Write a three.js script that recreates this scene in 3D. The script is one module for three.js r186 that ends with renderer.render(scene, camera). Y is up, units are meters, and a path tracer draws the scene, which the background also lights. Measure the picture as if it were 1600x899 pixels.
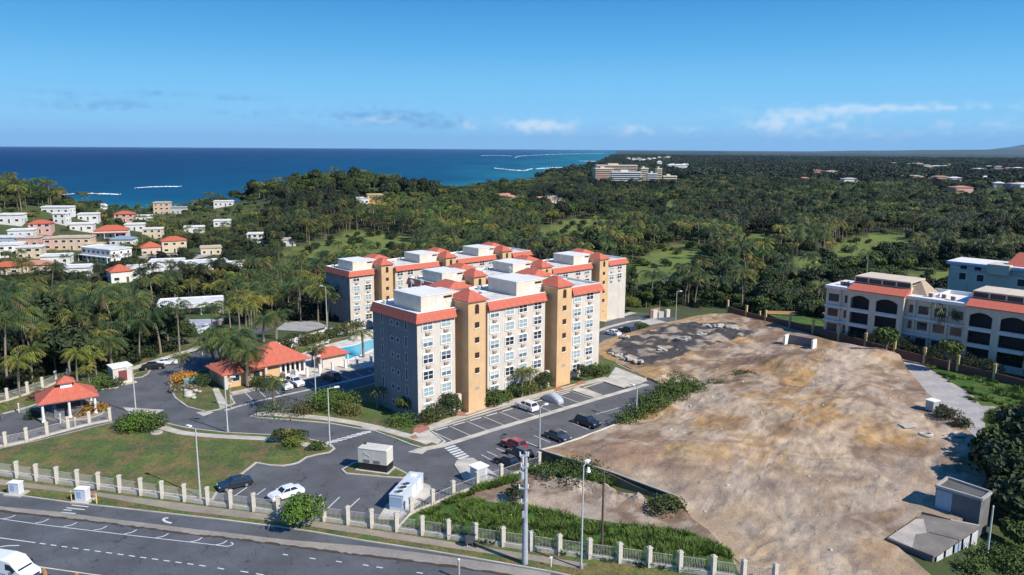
import * as THREE from 'three';
import { mergeGeometries } from 'three/addons/utils/BufferGeometryUtils.js';

// ---------------------------------------------------------------- camera, sky, sun, exposure
const scene = new THREE.Scene();
const camera = new THREE.PerspectiveCamera(41.05, 1600 / 899, 0.5, 90000);
camera.position.set(0, 46, 0);
camera.rotation.order = 'YXZ';
camera.rotation.set(-0.1793, 0, 0.0063);
const renderer = new THREE.WebGLRenderer({ antialias: true });
renderer.toneMapping = THREE.LinearToneMapping;
renderer.toneMappingExposure = 1.16;
renderer.shadowMap.enabled = true;

const clamp = (v, a = 0, b = 1) => Math.min(b, Math.max(a, v));
const lerp = (a, b, t) => a + (b - a) * t;
const sstep = (a, b, v) => { const t = clamp((v - a) / (b - a)); return t * t * (3 - 2 * t); };
function rng(seed) { let a = seed >>> 0; return () => { a = (a + 0x6D2B79F5) | 0; let t = Math.imul(a ^ (a >>> 15), 1 | a); t = (t + Math.imul(t ^ (t >>> 7), 61 | t)) ^ t; return ((t ^ (t >>> 14)) >>> 0) / 4294967296; }; }
function hash2(i, j, s) { let h = (Math.imul(i, 374761393) + Math.imul(j, 668265263) + Math.imul(s, 1442695041)) | 0; h = Math.imul(h ^ (h >>> 13), 1274126177); h ^= h >>> 16; return (h >>> 0) / 4294967296; }
function vnoise(x, y, s = 0, period = 0) {
  const i = Math.floor(x), j = Math.floor(y), fx = x - i, fy = y - j, u = fx * fx * (3 - 2 * fx), v = fy * fy * (3 - 2 * fy);
  const w = (a) => period ? ((a % period) + period) % period : a;
  const a = hash2(w(i), w(j), s), b = hash2(w(i + 1), w(j), s), c = hash2(w(i), w(j + 1), s), d = hash2(w(i + 1), w(j + 1), s);
  return lerp(lerp(a, b, u), lerp(c, d, u), v);
}
function fbm(x, y, oct = 4, s = 0, period = 0) { let v = 0, a = 0.5, n = 0; for (let o = 0; o < oct; o++) { v += a * vnoise(x, y, s + o * 17, period); n += a; x *= 2; y *= 2; period *= 2; a *= 0.5; } return v / n; }

// the sky: clear tropical blue, thin low clouds along the horizon
const lin = (c) => c <= 0.04045 ? c / 12.92 : ((c + 0.055) / 1.055) ** 2.4;
const srgb = (r, g, b) => [lin(r / 255), lin(g / 255), lin(b / 255)];
{
  const W = 2048, H = 1024, data = new Float32Array(W * H * 4);
  const stops = [[0, srgb(140, 199, 241)], [2, srgb(136, 199, 240)], [4.5, srgb(115, 188, 235)], [7.5, srgb(86, 165, 222)], [11, srgb(58, 137, 204)], [25, srgb(40, 110, 184)], [90, srgb(28, 88, 162)]];
  // cloud banks: azimuth (deg right of the view), elevation, half width, half height, strength, brightness
  const banks = [[-27.5, 2.6, 3.6, 0.42, 0.55, 'd'], [-24.2, 3.45, 1.4, 0.17, 0.7, 'd'], [-29.5, 3.2, 2.6, 0.14, 0.5, 'd'], [-17.5, 2.3, 3.4, 0.35, 0.45, 'd'], [-19.3, 3.25, 2.0, 0.13, 0.6, 'd'], [-9.2, 2.2, 3.8, 0.5, 0.8, 'd'], [-5.6, 1.7, 2.6, 0.4, 0.6, 'd'], [-13, 1.5, 4.5, 0.3, 0.4, 'd'],
    [1.9, 1.55, 2.3, 0.5, 0.95, 'w'], [-3.3, 1.6, 0.9, 0.35, 0.7, 'w'], [-9.8, 2.0, 2.2, 0.3, 0.5, 'w'], [8.6, 1.35, 1.7, 0.4, 0.65, 'w'], [18.6, 1.75, 1.8, 0.5, 0.8, 'w'], [22.4, 1.75, 1.4, 0.42, 0.65, 'w'], [25, 2.75, 6.6, 0.24, 0.8, 'w'], [20.5, 2.3, 3.4, 0.32, 0.7, 'w'], [23, 1.0, 8, 0.42, 0.4, 'w'], [28.6, 1.6, 1.0, 0.3, 0.5, 'w'], [31.6, 1.7, 1.2, 0.3, 0.45, 'w'], [12.5, 1.4, 1.4, 0.25, 0.4, 'w']];
  for (let j = 0; j < H; j++) for (let i = 0; i < W; i++) {
    const el = ((j + 0.5) / H - 0.5) * 180, az = ((i + 0.5) / W - 0.25) * 360 , a2 = az > 180 ? az - 360 : az;
    let k = 0; while (k < stops.length - 2 && el > stops[k + 1][0]) k++;
    const t = clamp((el - stops[k][0]) / (stops[k + 1][0] - stops[k][0]));
    let c = stops[k][1].map((v, n) => lerp(v, stops[k + 1][1][n], t));
    if (el < 0) c = stops[0][1].slice();
    if (el > -0.5 && el < 8) for (const [ba, be, wa, we, st, kind] of banks) {
      const dx = (a2 - ba) / wa, dy = (el - be) / we, r2 = dx * dx + dy * dy;
      if (r2 > 4) continue;
      const n = fbm(a2 * 2.1 + 90, el * (kind === 'w' ? 5.5 : 7) + be * 7, 5, 5);
      const d = clamp((Math.exp(-r2) * 1.15 * st + (n - 0.56) * 2.6) * 1.3) * Math.exp(-r2 * 0.55) * st;
      const col = kind === 'w' ? srgb(214, 232, 246) : srgb(86, 146, 202);
      c = c.map((v, q) => lerp(v, col[q], clamp(d)));
    }
    const o = (j * W + i) * 4; data[o] = c[0]; data[o + 1] = c[1]; data[o + 2] = c[2]; data[o + 3] = 1;
  }
  const sky = new THREE.DataTexture(data, W, H, THREE.RGBAFormat, THREE.FloatType);
  sky.mapping = THREE.EquirectangularReflectionMapping; sky.magFilter = THREE.LinearFilter; sky.needsUpdate = true;
  scene.background = sky; scene.environment = sky;
}
const sun = new THREE.DirectionalLight(new THREE.Color(1.0, 0.94, 0.85), 5.0);
sun.position.set(0.63, 0.66, 0.44).multiplyScalar(400);
sun.target.position.set(0, 0, -150); sun.position.z -= 150;
sun.castShadow = true; sun.shadow.radius = 1; sun.shadow.mapSize.set(4096, 4096);
Object.assign(sun.shadow.camera, { left: -260, right: 260, top: 260, bottom: -260, near: 10, far: 1500 });
scene.add(sun, sun.target);

// ---------------------------------------------------------------- helpers
const taken = new Map();
function numbered(n) { const k = taken.get(n) || 0; taken.set(n, k + 1); return k ? `${n}_${String(k).padStart(3, '0')}` : n; }
function tag(o, label, category, group) { o.userData.label = label; o.userData.category = category; if (group) o.userData.group = group; return o; }
function thing(name, label, category, p = [0, 0, 0], turn = 0, group) {
  const o = new THREE.Group(); o.name = numbered(name); o.position.set(...p); o.rotation.y = turn; scene.add(o); return tag(o, label, category, group);
}
function mesh(name, geo, mat, parent) {
  if (!Array.isArray(geo) && !geo.attributes.uv) geo = boxUV(geo);
  const m = new THREE.Mesh(Array.isArray(geo) ? merge(geo) : geo, mat); m.castShadow = m.receiveShadow = true;
  if (parent) { m.name = name; parent.add(m); } else { m.name = numbered(name); scene.add(m); } return m;
}
function struct(name, geo, mat) { const m = mesh(name, geo, mat); m.userData.kind = 'structure'; return m; }
function stuff(o, label, category) { o.userData.kind = 'stuff'; o.userData.label = label; o.userData.category = category; return o; }
function dup(o, p, turn, label, group) { const c = o.clone(); c.name = numbered(o.name.replace(/_\d{3}$/, '')); c.userData = { ...o.userData }; c.position.set(...p); c.rotation.y = turn; if (label) c.userData.label = label; if (group) c.userData.group = group; scene.add(c); return c; }
function boxUV(g) {
  if (g.index) g = g.toNonIndexed();
  if (!g.attributes.normal) g.computeVertexNormals();
  const p = g.attributes.position, n = p.count, uv = new Float32Array(n * 2), A = new THREE.Vector3(), B = new THREE.Vector3(), C = new THREE.Vector3();
  for (let i = 0; i < n; i += 3) {
    A.fromBufferAttribute(p, i); B.fromBufferAttribute(p, i + 1).sub(A); C.fromBufferAttribute(p, i + 2).sub(A); B.cross(C);
    const ax = Math.abs(B.x), ay = Math.abs(B.y), az = Math.abs(B.z);
    for (let k = i; k < i + 3; k++) {
      const x = p.getX(k), y = p.getY(k), z = p.getZ(k);
      if (ay > ax * 1.2 && ay > az * 1.2) { uv[2 * k] = x; uv[2 * k + 1] = z; } else if (ax > az) { uv[2 * k] = z; uv[2 * k + 1] = y; } else { uv[2 * k] = x; uv[2 * k + 1] = y; }
    }
  }
  g.setAttribute('uv', new THREE.BufferAttribute(uv, 2)); return g;
}
function merge(list) {
  const col = list.some((g) => g.attributes.color);
  const a = list.map((g) => { const h = boxUV(g); for (const k of Object.keys(h.attributes)) if (!['position', 'normal', 'uv', 'color'].includes(k)) h.deleteAttribute(k); if (col && !h.attributes.color) h.setAttribute('color', new THREE.BufferAttribute(new Float32Array(h.attributes.position.count * 3).fill(1), 3)); return h; });
  return a.length === 1 ? a[0] : mergeGeometries(a);
}
const bx = (x0, x1, y0, y1, z0, z1) => new THREE.BoxGeometry(Math.abs(x1 - x0), Math.abs(y1 - y0), Math.abs(z1 - z0)).translate((x0 + x1) / 2, (y0 + y1) / 2, (z0 + z1) / 2);
const cyl = (r0, r1, h, x = 0, y = 0, z = 0, n = 10) => new THREE.CylinderGeometry(r1, r0, h, n).translate(x, y + h / 2, z);
function bar(a, b, r = 0.05, n = 6) {
  const A = new THREE.Vector3(...a), B = new THREE.Vector3(...b), L = A.distanceTo(B), g = new THREE.CylinderGeometry(r, r, L, n).translate(0, L / 2, 0);
  return g.applyQuaternion(new THREE.Quaternion().setFromUnitVectors(new THREE.Vector3(0, 1, 0), B.sub(A).normalize())).translate(...a);
}
function tris(list) { const g = new THREE.BufferGeometry(); g.setAttribute('position', new THREE.Float32BufferAttribute(list.flat(2), 3)); g.computeVertexNormals(); return g; }
const quad = (a, b, c, d) => [[a, b, c], [a, c, d]];
// hipped roof over a rectangle: eave height y0, ridge height y1; thin soffit underneath
function hip(x0, x1, z0, z1, y0, y1, ridge = null, lip = 0.16) {
  const w = x1 - x0, d = z1 - z0, in_ = ridge === null ? Math.min(w, d) / 2 : ridge;
  let r0, r1; if (w >= d) { r0 = [x0 + in_, y1, (z0 + z1) / 2]; r1 = [x1 - in_, y1, (z0 + z1) / 2]; } else { r0 = [(x0 + x1) / 2, y1, z0 + in_]; r1 = [(x0 + x1) / 2, y1, z1 - in_]; }
  const a = [x0, y0, z1], b = [x1, y0, z1], c = [x1, y0, z0], e = [x0, y0, z0], T = [];
  if (w >= d) T.push(...quad(a, b, r1, r0), [b, c, r1], ...quad(c, e, r0, r1), [e, a, r0]); else T.push([a, b, r1], ...quad(b, c, r0, r1), [c, e, r0], ...quad(e, a, r1, r0));
  const q = [a, b, c, e].map((v) => [v[0], v[1] - lip, v[2]]);
  T.push(...quad(a, q[0], q[1], b), ...quad(b, q[1], q[2], c), ...quad(c, q[2], q[3], e), ...quad(e, q[3], q[0], a), ...quad(q[0], q[3], q[2], q[1]));
  return tris(T);
}
// flat polygon [[x,z]...] as a sheet at height y (a number or a function), optionally refined
function sheet(poly, y = 0, maxEdge = 0) {
  const pts = poly.map(([x, z]) => new THREE.Vector2(x, z)); if (THREE.ShapeUtils.isClockWise(pts)) pts.reverse();
  let T = THREE.ShapeUtils.triangulateShape(pts, []).map((f) => f.map((i) => [pts[i].x, pts[i].y]));
  if (maxEdge) { for (let it = 0; it < 26; it++) { let again = false; const N = []; for (const t of T) { const e = [0, 1, 2].map((k) => Math.hypot(t[k][0] - t[(k + 1) % 3][0], t[k][1] - t[(k + 1) % 3][1])), m = e.indexOf(Math.max(...e)); if (e[m] > maxEdge) { again = true; const p = t[m], q = t[(m + 1) % 3], r = t[(m + 2) % 3], c = [(p[0] + q[0]) / 2, (p[1] + q[1]) / 2]; N.push([p, c, r], [c, q, r]); } else N.push(t); } T = N; if (!again) break; } }
  const f = typeof y === 'function' ? y : () => y, pos = [];
  for (const t of T) for (const k of [0, 2, 1]) pos.push(t[k][0], f(t[k][0], t[k][1]), t[k][1]);
  const g = new THREE.BufferGeometry(); g.setAttribute('position', new THREE.Float32BufferAttribute(pos, 3)); g.computeVertexNormals(); return g;
}
// upright slab: polygon with vertical sides from y0 to y1
function slab(poly, y0, y1) {
  const pts = poly.map(([x, z]) => new THREE.Vector2(x, z)); if (THREE.ShapeUtils.isClockWise(pts)) pts.reverse();
  const T = []; for (let i = 0; i < pts.length; i++) { const a = pts[i], b = pts[(i + 1) % pts.length]; T.push(...quad([a.x, y0, a.y], [a.x, y1, a.y], [b.x, y1, b.y], [b.x, y0, b.y])); }
  const s = tris(T), t = sheet(poly, y1); t.deleteAttribute('uv'); return merge([s, t]);
}
function inset(poly, d) {
  const n = poly.length; let area = 0; for (let i = 0; i < n; i++) { const a = poly[i], b = poly[(i + 1) % n]; area += a[0] * b[1] - b[0] * a[1]; }
  const s = area > 0 ? 1 : -1;
  return poly.map((p, i) => { const a = poly[(i + n - 1) % n], b = poly[(i + 1) % n]; const n1 = nrm(a, p), n2 = nrm(p, b); let mx = n1[0] + n2[0], mz = n1[1] + n2[1]; const L = Math.hypot(mx, mz) || 1; mx /= L; mz /= L; const k = d / Math.max(0.45, mx * n1[0] + mz * n1[1]); return [p[0] + s * mx * k, p[1] + s * mz * k]; });
  function nrm(a, b) { const dx = b[0] - a[0], dz = b[1] - a[1], L = Math.hypot(dx, dz) || 1; return [-dz / L, dx / L]; }
}
function smooth(line, n = 4, closed = false) { const c = new THREE.CatmullRomCurve3(line.map(([x, z]) => new THREE.Vector3(x, 0, z)), closed, 'centripetal'); return c.getPoints(line.length * n).slice(0, closed ? -1 : undefined).map((p) => [p.x, p.z]); }
// a strip of constant width along a line; y number or function; h > 0 makes it a raised kerb
function strip(line, w, y = 0, h = 0) {
  const f = typeof y === 'function' ? y : () => y, L = [], R = [];
  line.forEach((p, i) => { const a = line[Math.max(0, i - 1)], b = line[Math.min(line.length - 1, i + 1)], dx = b[0] - a[0], dz = b[1] - a[1], l = Math.hypot(dx, dz) || 1, nx = -dz / l * w / 2, nz = dx / l * w / 2; L.push([p[0] - nx, f(p[0], p[1]) + h, p[1] - nz]); R.push([p[0] + nx, f(p[0], p[1]) + h, p[1] + nz]); });
  const T = [], dn = (v) => [v[0], v[1] - h - 0.02, v[2]];
  for (let i = 0; i + 1 < line.length; i++) { T.push(...quad(L[i], R[i], R[i + 1], L[i + 1])); if (h) { T.push(...quad(L[i], L[i + 1], dn(L[i + 1]), dn(L[i])), ...quad(R[i], dn(R[i]), dn(R[i + 1]), R[i + 1])); } }
  if (h) { const e = line.length - 1; T.push(...quad(L[0], dn(L[0]), dn(R[0]), R[0]), ...quad(L[e], R[e], dn(R[e]), dn(L[e]))); }
  return tris(T);
}
function inPoly(x, z, P) { let c = false; for (let i = 0, j = P.length - 1; i < P.length; j = i++) { const [xi, zi] = P[i], [xj, zj] = P[j]; if ((zi > z) !== (zj > z) && x < (xj - xi) * (z - zi) / (zj - zi) + xi) c = !c; } return c; }
const along = (a, b, t) => [lerp(a[0], b[0], t), lerp(a[1], b[1], t)];

// ---------------------------------------------------------------- materials
function tex(size, metres, fn, colour = true) {
  const d = new Uint8Array(size * size * 4);
  for (let j = 0; j < size; j++) for (let i = 0; i < size; i++) { const c = fn(i / size, j / size), o = (j * size + i) * 4; for (let k = 0; k < 3; k++) d[o + k] = clamp(colour ? c[k] : c) * 255; d[o + 3] = 255; }
  const t = new THREE.DataTexture(d, size, size); t.wrapS = t.wrapT = THREE.RepeatWrapping; t.magFilter = THREE.LinearFilter; t.minFilter = THREE.LinearMipmapLinearFilter; t.generateMipmaps = true;
  if (colour) t.colorSpace = THREE.SRGBColorSpace; t.repeat.set(1 / metres, 1 / metres); t.needsUpdate = true; return t;
}
const grey = (v) => [v, v, v];
// neutral grain maps that multiply a base colour
const T_fine = tex(256, 3, (u, v) => grey(0.86 + 0.14 * fbm(u * 24, v * 24, 4, 3, 24)));
const T_wall = tex(512, 11, (u, v) => { const st = fbm(u * 60, v * 4, 3, 9, 60), b = fbm(u * 8, v * 8, 4, 4, 8); return grey(0.84 + 0.1 * b + 0.06 * st); });
const T_asph = tex(512, 17, (u, v) => { const b = fbm(u * 6, v * 6, 5, 21, 6), f = fbm(u * 120, v * 120, 2, 22, 120), cr = Math.abs(fbm(u * 5, v * 5, 4, 29, 5) - 0.5); return grey(0.68 + 0.22 * (b - 0.15) + 0.1 * (f - 0.5) - (cr < 0.006 ? 0.16 : 0)); });
const T_asphB = tex(256, 1.6, (u, v) => fbm(u * 40, v * 40, 2, 31, 40), false);
const T_conc = tex(512, 9, (u, v) => { const b = fbm(u * 6, v * 6, 5, 41, 6), f = fbm(u * 70, v * 70, 2, 42, 70); return grey(0.86 + 0.26 * (b - 0.42) + 0.1 * (f - 0.5)); });
const T_tile = tex(256, 1.6, (u, v) => { const r = v * 4 % 1, c = Math.abs(Math.sin(u * Math.PI * 5)); const n = vnoise(Math.floor(u * 5) , Math.floor(v * 4), 3, 20); return [0.90 + 0.06 * n + (r < 0.1 ? -0.1 : 0), 0.88 + 0.07 * n + (r < 0.1 ? -0.1 : 0), 0.87 + 0.08 * n + (r < 0.1 ? -0.1 : 0)].map((k) => k * (0.94 + 0.06 * c)); });
const T_tileB = tex(256, 1.6, (u, v) => 0.5 * Math.abs(Math.sin(u * Math.PI * 5)) + 0.5 * (v * 4 % 1), false);
const T_grass = tex(512, 19, (u, v) => { const a = fbm(u * 7, v * 7, 5, 51, 7), f = fbm(u * 90, v * 90, 3, 52, 90), d = sstep(0.36, 0.72, fbm(u * 9, v * 9, 5, 57, 9)); return [0.52 + 0.4 * (f - 0.2) + 0.24 * d + 0.2 * (a - 0.5), 0.62 + 0.4 * (f - 0.2) + 0.04 * d + 0.24 * (a - 0.5), 0.5 + 0.3 * (f - 0.2) + 0.16 * d]; });
const T_grassB = tex(256, 2.4, (u, v) => fbm(u * 40, v * 40, 3, 61, 40), false);
const T_dirt = tex(512, 16, (u, v) => { const f = fbm(u * 80, v * 80, 4, 71, 80), a = fbm(u * 7, v * 7, 5, 72, 7); return [0.84 + 0.16 * (f - 0.45) + 0.24 * (a - 0.5), 0.84 + 0.16 * (f - 0.45) + 0.22 * (a - 0.5), 0.84 + 0.16 * (f - 0.45) + 0.17 * (a - 0.5)]; });
const T_dirtB = tex(512, 6, (u, v) => 0.65 * fbm(u * 14, v * 14, 5, 81, 14) + 0.35 * fbm(u * 90, v * 90, 2, 82, 90), false);
const col = (r, g, b) => new THREE.Color().setRGB(r, g, b);
const std = (c, rough = 0.9, o = {}) => new THREE.MeshStandardMaterial({ color: col(...c), roughness: rough, side: THREE.DoubleSide, ...o });
const wallM = (c, o = {}) => std(c, 0.9, { map: T_wall, ...o });
const M = {
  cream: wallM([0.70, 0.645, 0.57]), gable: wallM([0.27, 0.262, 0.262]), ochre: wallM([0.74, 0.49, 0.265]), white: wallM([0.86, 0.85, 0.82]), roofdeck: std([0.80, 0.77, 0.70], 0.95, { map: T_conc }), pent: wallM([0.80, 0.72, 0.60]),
  tile: std([0.68, 0.18, 0.11], 0.75, { map: T_tile, bumpMap: T_tileB, bumpScale: 0.06 }), trim: std([0.85, 0.84, 0.80], 0.7), frame: std([0.82, 0.82, 0.80], 0.5), gframe: std([0.42, 0.46, 0.52], 0.5),
  glassD: std([0.025, 0.035, 0.05], 0.12), glassB: std([0.12, 0.17, 0.22], 0.15), blind: std([0.30, 0.40, 0.42], 0.3), curtain: std([0.52, 0.54, 0.52], 0.5), slot: std([0.03, 0.016, 0.012], 0.8), ac: std([0.34, 0.26, 0.2], 0.8),
  asphalt: std([0.19, 0.195, 0.206], 0.9, { map: T_asph, bumpMap: T_asphB, bumpScale: 0.006 }), road: std([0.18, 0.19, 0.203], 0.88, { map: T_asph, bumpMap: T_asphB, bumpScale: 0.006 }), patch: std([0.15, 0.153, 0.16], 0.9, { map: T_asph }),
  paint: std([0.74, 0.74, 0.72], 0.8, { map: T_fine }), kerb: std([0.62, 0.58, 0.50], 0.9, { map: T_conc }), pave: std([0.66, 0.61, 0.52], 0.9, { map: T_conc }), concrete: std([0.5, 0.48, 0.44], 0.92, { map: T_conc }), post: std([0.78, 0.71, 0.6], 0.9, { map: T_conc }), brick: std([0.45, 0.2, 0.14], 0.9, { map: T_fine }),
  grass: std([0.225, 0.235, 0.085], 1, { map: T_grass, bumpMap: T_grassB, bumpScale: 0.05 }), lush: std([0.13, 0.24, 0.04], 1, { map: T_grass, bumpMap: T_grassB, bumpScale: 0.1 }), dry: std([0.30, 0.21, 0.10], 1, { map: T_dirt, bumpMap: T_dirtB, bumpScale: 0.08 }),
  metal: std([0.55, 0.58, 0.58], 0.5, { metalness: 0.3 }), pole: std([0.56, 0.6, 0.58], 0.6, { map: T_fine }), darkm: std([0.05, 0.05, 0.055], 0.6), wood: std([0.12, 0.09, 0.065], 0.9, { map: T_fine }), rail: std([0.62, 0.32, 0.13], 0.7, { map: T_fine }), black: std([0.012, 0.012, 0.014], 0.6),
  tyre: std([0.02, 0.02, 0.02], 0.9), rim: std([0.5, 0.5, 0.52], 0.35, { metalness: 0.7 }), lamp: std([0.85, 0.86, 0.84], 0.25), tail: std([0.4, 0.02, 0.02], 0.3), yellow: std([0.72, 0.55, 0.16], 0.7),
};

// ---------------------------------------------------------------- terrain, sea, far hills
const COAST = [[-3000, -700], [-520, -640], [-350, -690], [-262, -712], [-236, -655], [-222, -720], [-150, -770], [-115, -860], [-72, -1060], [33, -1300], [113, -1938], [205, -2350], [500, -4100], [960, -7400], [2600, -20000], [5000, -40000]];
const LAND = [...COAST, [60000, -40000], [60000, 3000], [-3000, 3000]];
const SEA = -16;
function groundAt(x, z) {
  const K = [[0, 0], [180, 0], [240, -6.5], [400, -9.5], [900, -12.5], [60000, -12.5]], D = clamp(-z, 0, 59999); let h = 0;
  for (let i = 0; i + 1 < K.length; i++) if (D <= K[i + 1][0]) { h = lerp(K[i][1], K[i + 1][1], (D - K[i][0]) / (K[i + 1][0] - K[i][0])); break; }
  h += 26 * Math.exp(-(((x + 140) / 105) ** 2) - ((z + 640) / 85) ** 2) + 25 * Math.exp(-(((x + 318) / 62) ** 2) - ((z + 470) / 60) ** 2) - 3.2 * Math.exp(-(((x - 66) / 11) ** 2) - ((z + 84) / 15) ** 2);
  return h;
}
function coastDist(x, z) {
  let d = 1e9; for (let i = 0; i + 1 < COAST.length; i++) { const [ax, az] = COAST[i], [bx_, bz] = COAST[i + 1], vx = bx_ - ax, vz = bz - az, t = clamp(((x - ax) * vx + (z - az) * vz) / (vx * vx + vz * vz)); d = Math.min(d, Math.hypot(x - ax - vx * t, z - az - vz * t)); }
  return inPoly(x, z, LAND) ? d : -d;
}
function landHeight(x, z) {
  let h = groundAt(x, z);
  if (z < -300) { h += (fbm(x / 90, z / 90, 3, 7) - 0.5) * 3 * sstep(300, 450, -z); const w = sstep(-12, 26, coastDist(x, z)); h = lerp(-21, h, w); }
  return h;
}
const CLEAR = [
  [[-123.88, -387.27], [-119.68, -431.67], [-111.41, -474.36], [-101.17, -503.07], [-64.26, -478.26], [-52.69, -447.52], [-69.29, -411.72], [-92.95, -394.36], [-103.64, -372.76]],
  [[14.62, -464.74], [18.91, -546.75], [51.63, -623.84], [77.18, -620.07], [71.48, -529.8], [40.61, -487.6]], [[46.12, -302.81], [57.7, -370.89], [77.29, -419.07], [115.5, -484.93], [102.4, -409.47], [72.36, -336.4], [53.86, -303.12]], [[132.36, -451.64], [155.88, -518.65], [183.34, -520.32], [168.8, -473.62]],
  [[171.88, -412.82], [205.95, -482.78], [271.99, -543.15], [269.17, -493.7], [245.3, -457.62], [187.47, -413.58]], [[257.97, -448.78], [281.93, -487.04], [350.01, -498.3], [318.07, -451.9]], [[127.35, -355.7], [148.32, -401.32], [175.55, -418.4], [154.85, -375.63]], [[139.19, -711.17], [179.45, -889.47], [197.57, -891.33], [159.59, -728.92]], [[-155.67, -271.26], [-166.27, -297.52], [-150.22, -298.17], [-135.76, -272]], [[157.6, -310.61], [185.71, -349.71], [218.28, -359.91], [196.87, -319.15]],
];
{
  const angs = []; for (let a = -46; a <= 46.001; a += 0.3) angs.push(a); for (let a = 50; a < 313; a += 6) angs.push(a); angs.push(314 - 0.001);
  const rad = []; for (let r = 6; r < 44000; r *= r < 300 ? 1.03 : 1.045) rad.push(r); rad.push(44000);
  const pos = [], colr = [], idx = [], nA = angs.length;
  const greens = [[0.060, 0.085, 0.022], [0.085, 0.12, 0.028], [0.10, 0.095, 0.045], [0.17, 0.14, 0.085]];
  for (const r of rad) for (const a of angs) {
    const x = r * Math.sin(a * Math.PI / 180), z = -r * Math.cos(a * Math.PI / 180); pos.push(x, landHeight(x, z), z);
    const n = fbm(x / 38, z / 38, 4, 11), m = fbm(x / 9, z / 9, 3, 12);
    let c = greens[0].map((v, k) => lerp(v, greens[1][k], sstep(0.35, 0.6, n))); c = c.map((v, k) => lerp(v, greens[2][k], sstep(0.55, 0.75, m)));
    if (r > 1500) c = [0.030, 0.050, 0.024].map((v) => v * (0.6 + 0.8 * fbm(x / (r * 0.02), z / (r * 0.05), 3, 15)));
    const cd = z < -500 && r < 3000 ? coastDist(x, z) : 99; if (cd < 16) c = greens[3].map((v) => v * (1.6 + m));
    if (r < 900 && CLEAR.some((P) => inPoly(x, z, P))) c = [0.15, 0.235, 0.04].map((v, k) => v * (0.7 + 0.7 * m) + (k === 0 ? 0.07 * n : 0));
    colr.push(...c);
  }
  for (let i = 0; i + 1 < rad.length; i++) for (let j = 0; j < nA; j++) { const a = i * nA + j, b = i * nA + (j + 1) % nA, c = a + nA, d = b + nA; idx.push(a, b, c, b, d, c); }
  const g = new THREE.BufferGeometry(); g.setAttribute('position', new THREE.Float32BufferAttribute(pos, 3)); g.setAttribute('color', new THREE.Float32BufferAttribute(colr, 3));
  const uv = []; for (let i = 0; i < pos.length; i += 3) uv.push(pos[i], pos[i + 2]); g.setAttribute('uv', new THREE.Float32BufferAttribute(uv, 2)); g.setIndex(idx); g.computeVertexNormals();
  struct('terrain', g, std([1, 1, 1], 1, { vertexColors: true, map: T_dirt, bumpMap: T_grassB, bumpScale: 0.06 }));
}
{ // the sea: deep blue offshore, paler over the reefs along the coast
  const angs = []; for (let a = -50; a <= 30; a += 0.4) angs.push(a);
  const rad = []; for (let r = 420; r < 44000; r *= 1.03) rad.push(r); rad.push(44000);
  const pos = [], cl = [], uv = [], idx = [], nA = angs.length, deep = [0.003, 0.042, 0.125], mid = [0.004, 0.080, 0.165], shallow = [0.02, 0.19, 0.25];
  for (const r of rad) for (const a of angs) {
    const x = r * Math.sin(a * Math.PI / 180), z = -r * Math.cos(a * Math.PI / 180); pos.push(x, SEA, z); uv.push(x, z);
    const d = -coastDist(x, z), n = fbm(x / 130, z / 320, 4, 91), k = 1 - sstep(20, 190 + r * 0.16, d + (n - 0.5) * (160 + r * 0.1));
    const q = 1 - sstep(150, 700 + r * 0.45, d + (n - 0.5) * 300), w = 0.86 + 0.28 * fbm(x / 60, z / 400, 3, 92);
    cl.push(...deep.map((v, i) => lerp(lerp(v, mid[i], q), shallow[i], k * k * 0.75) * w));
  }
  for (let i = 0; i + 1 < rad.length; i++) for (let j = 0; j + 1 < nA; j++) { const a = i * nA + j, b = a + 1, c = a + nA, d = b + nA; idx.push(a, b, c, b, d, c); }
  const g = new THREE.BufferGeometry(); g.setAttribute('position', new THREE.Float32BufferAttribute(pos, 3)); g.setAttribute('color', new THREE.Float32BufferAttribute(cl, 3)); g.setAttribute('uv', new THREE.Float32BufferAttribute(uv, 2)); g.setIndex(idx); g.computeVertexNormals();
  const wav = tex(512, 90, (u, v) => fbm(u * 10, v * 24, 5, 95, 24), false);
  struct('sea', g, new THREE.MeshPhysicalMaterial({ color: 0xffffff, vertexColors: true, roughness: 0.75, specularIntensity: 0.18, bumpMap: wav, bumpScale: 0.5, side: THREE.DoubleSide }));
}
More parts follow.
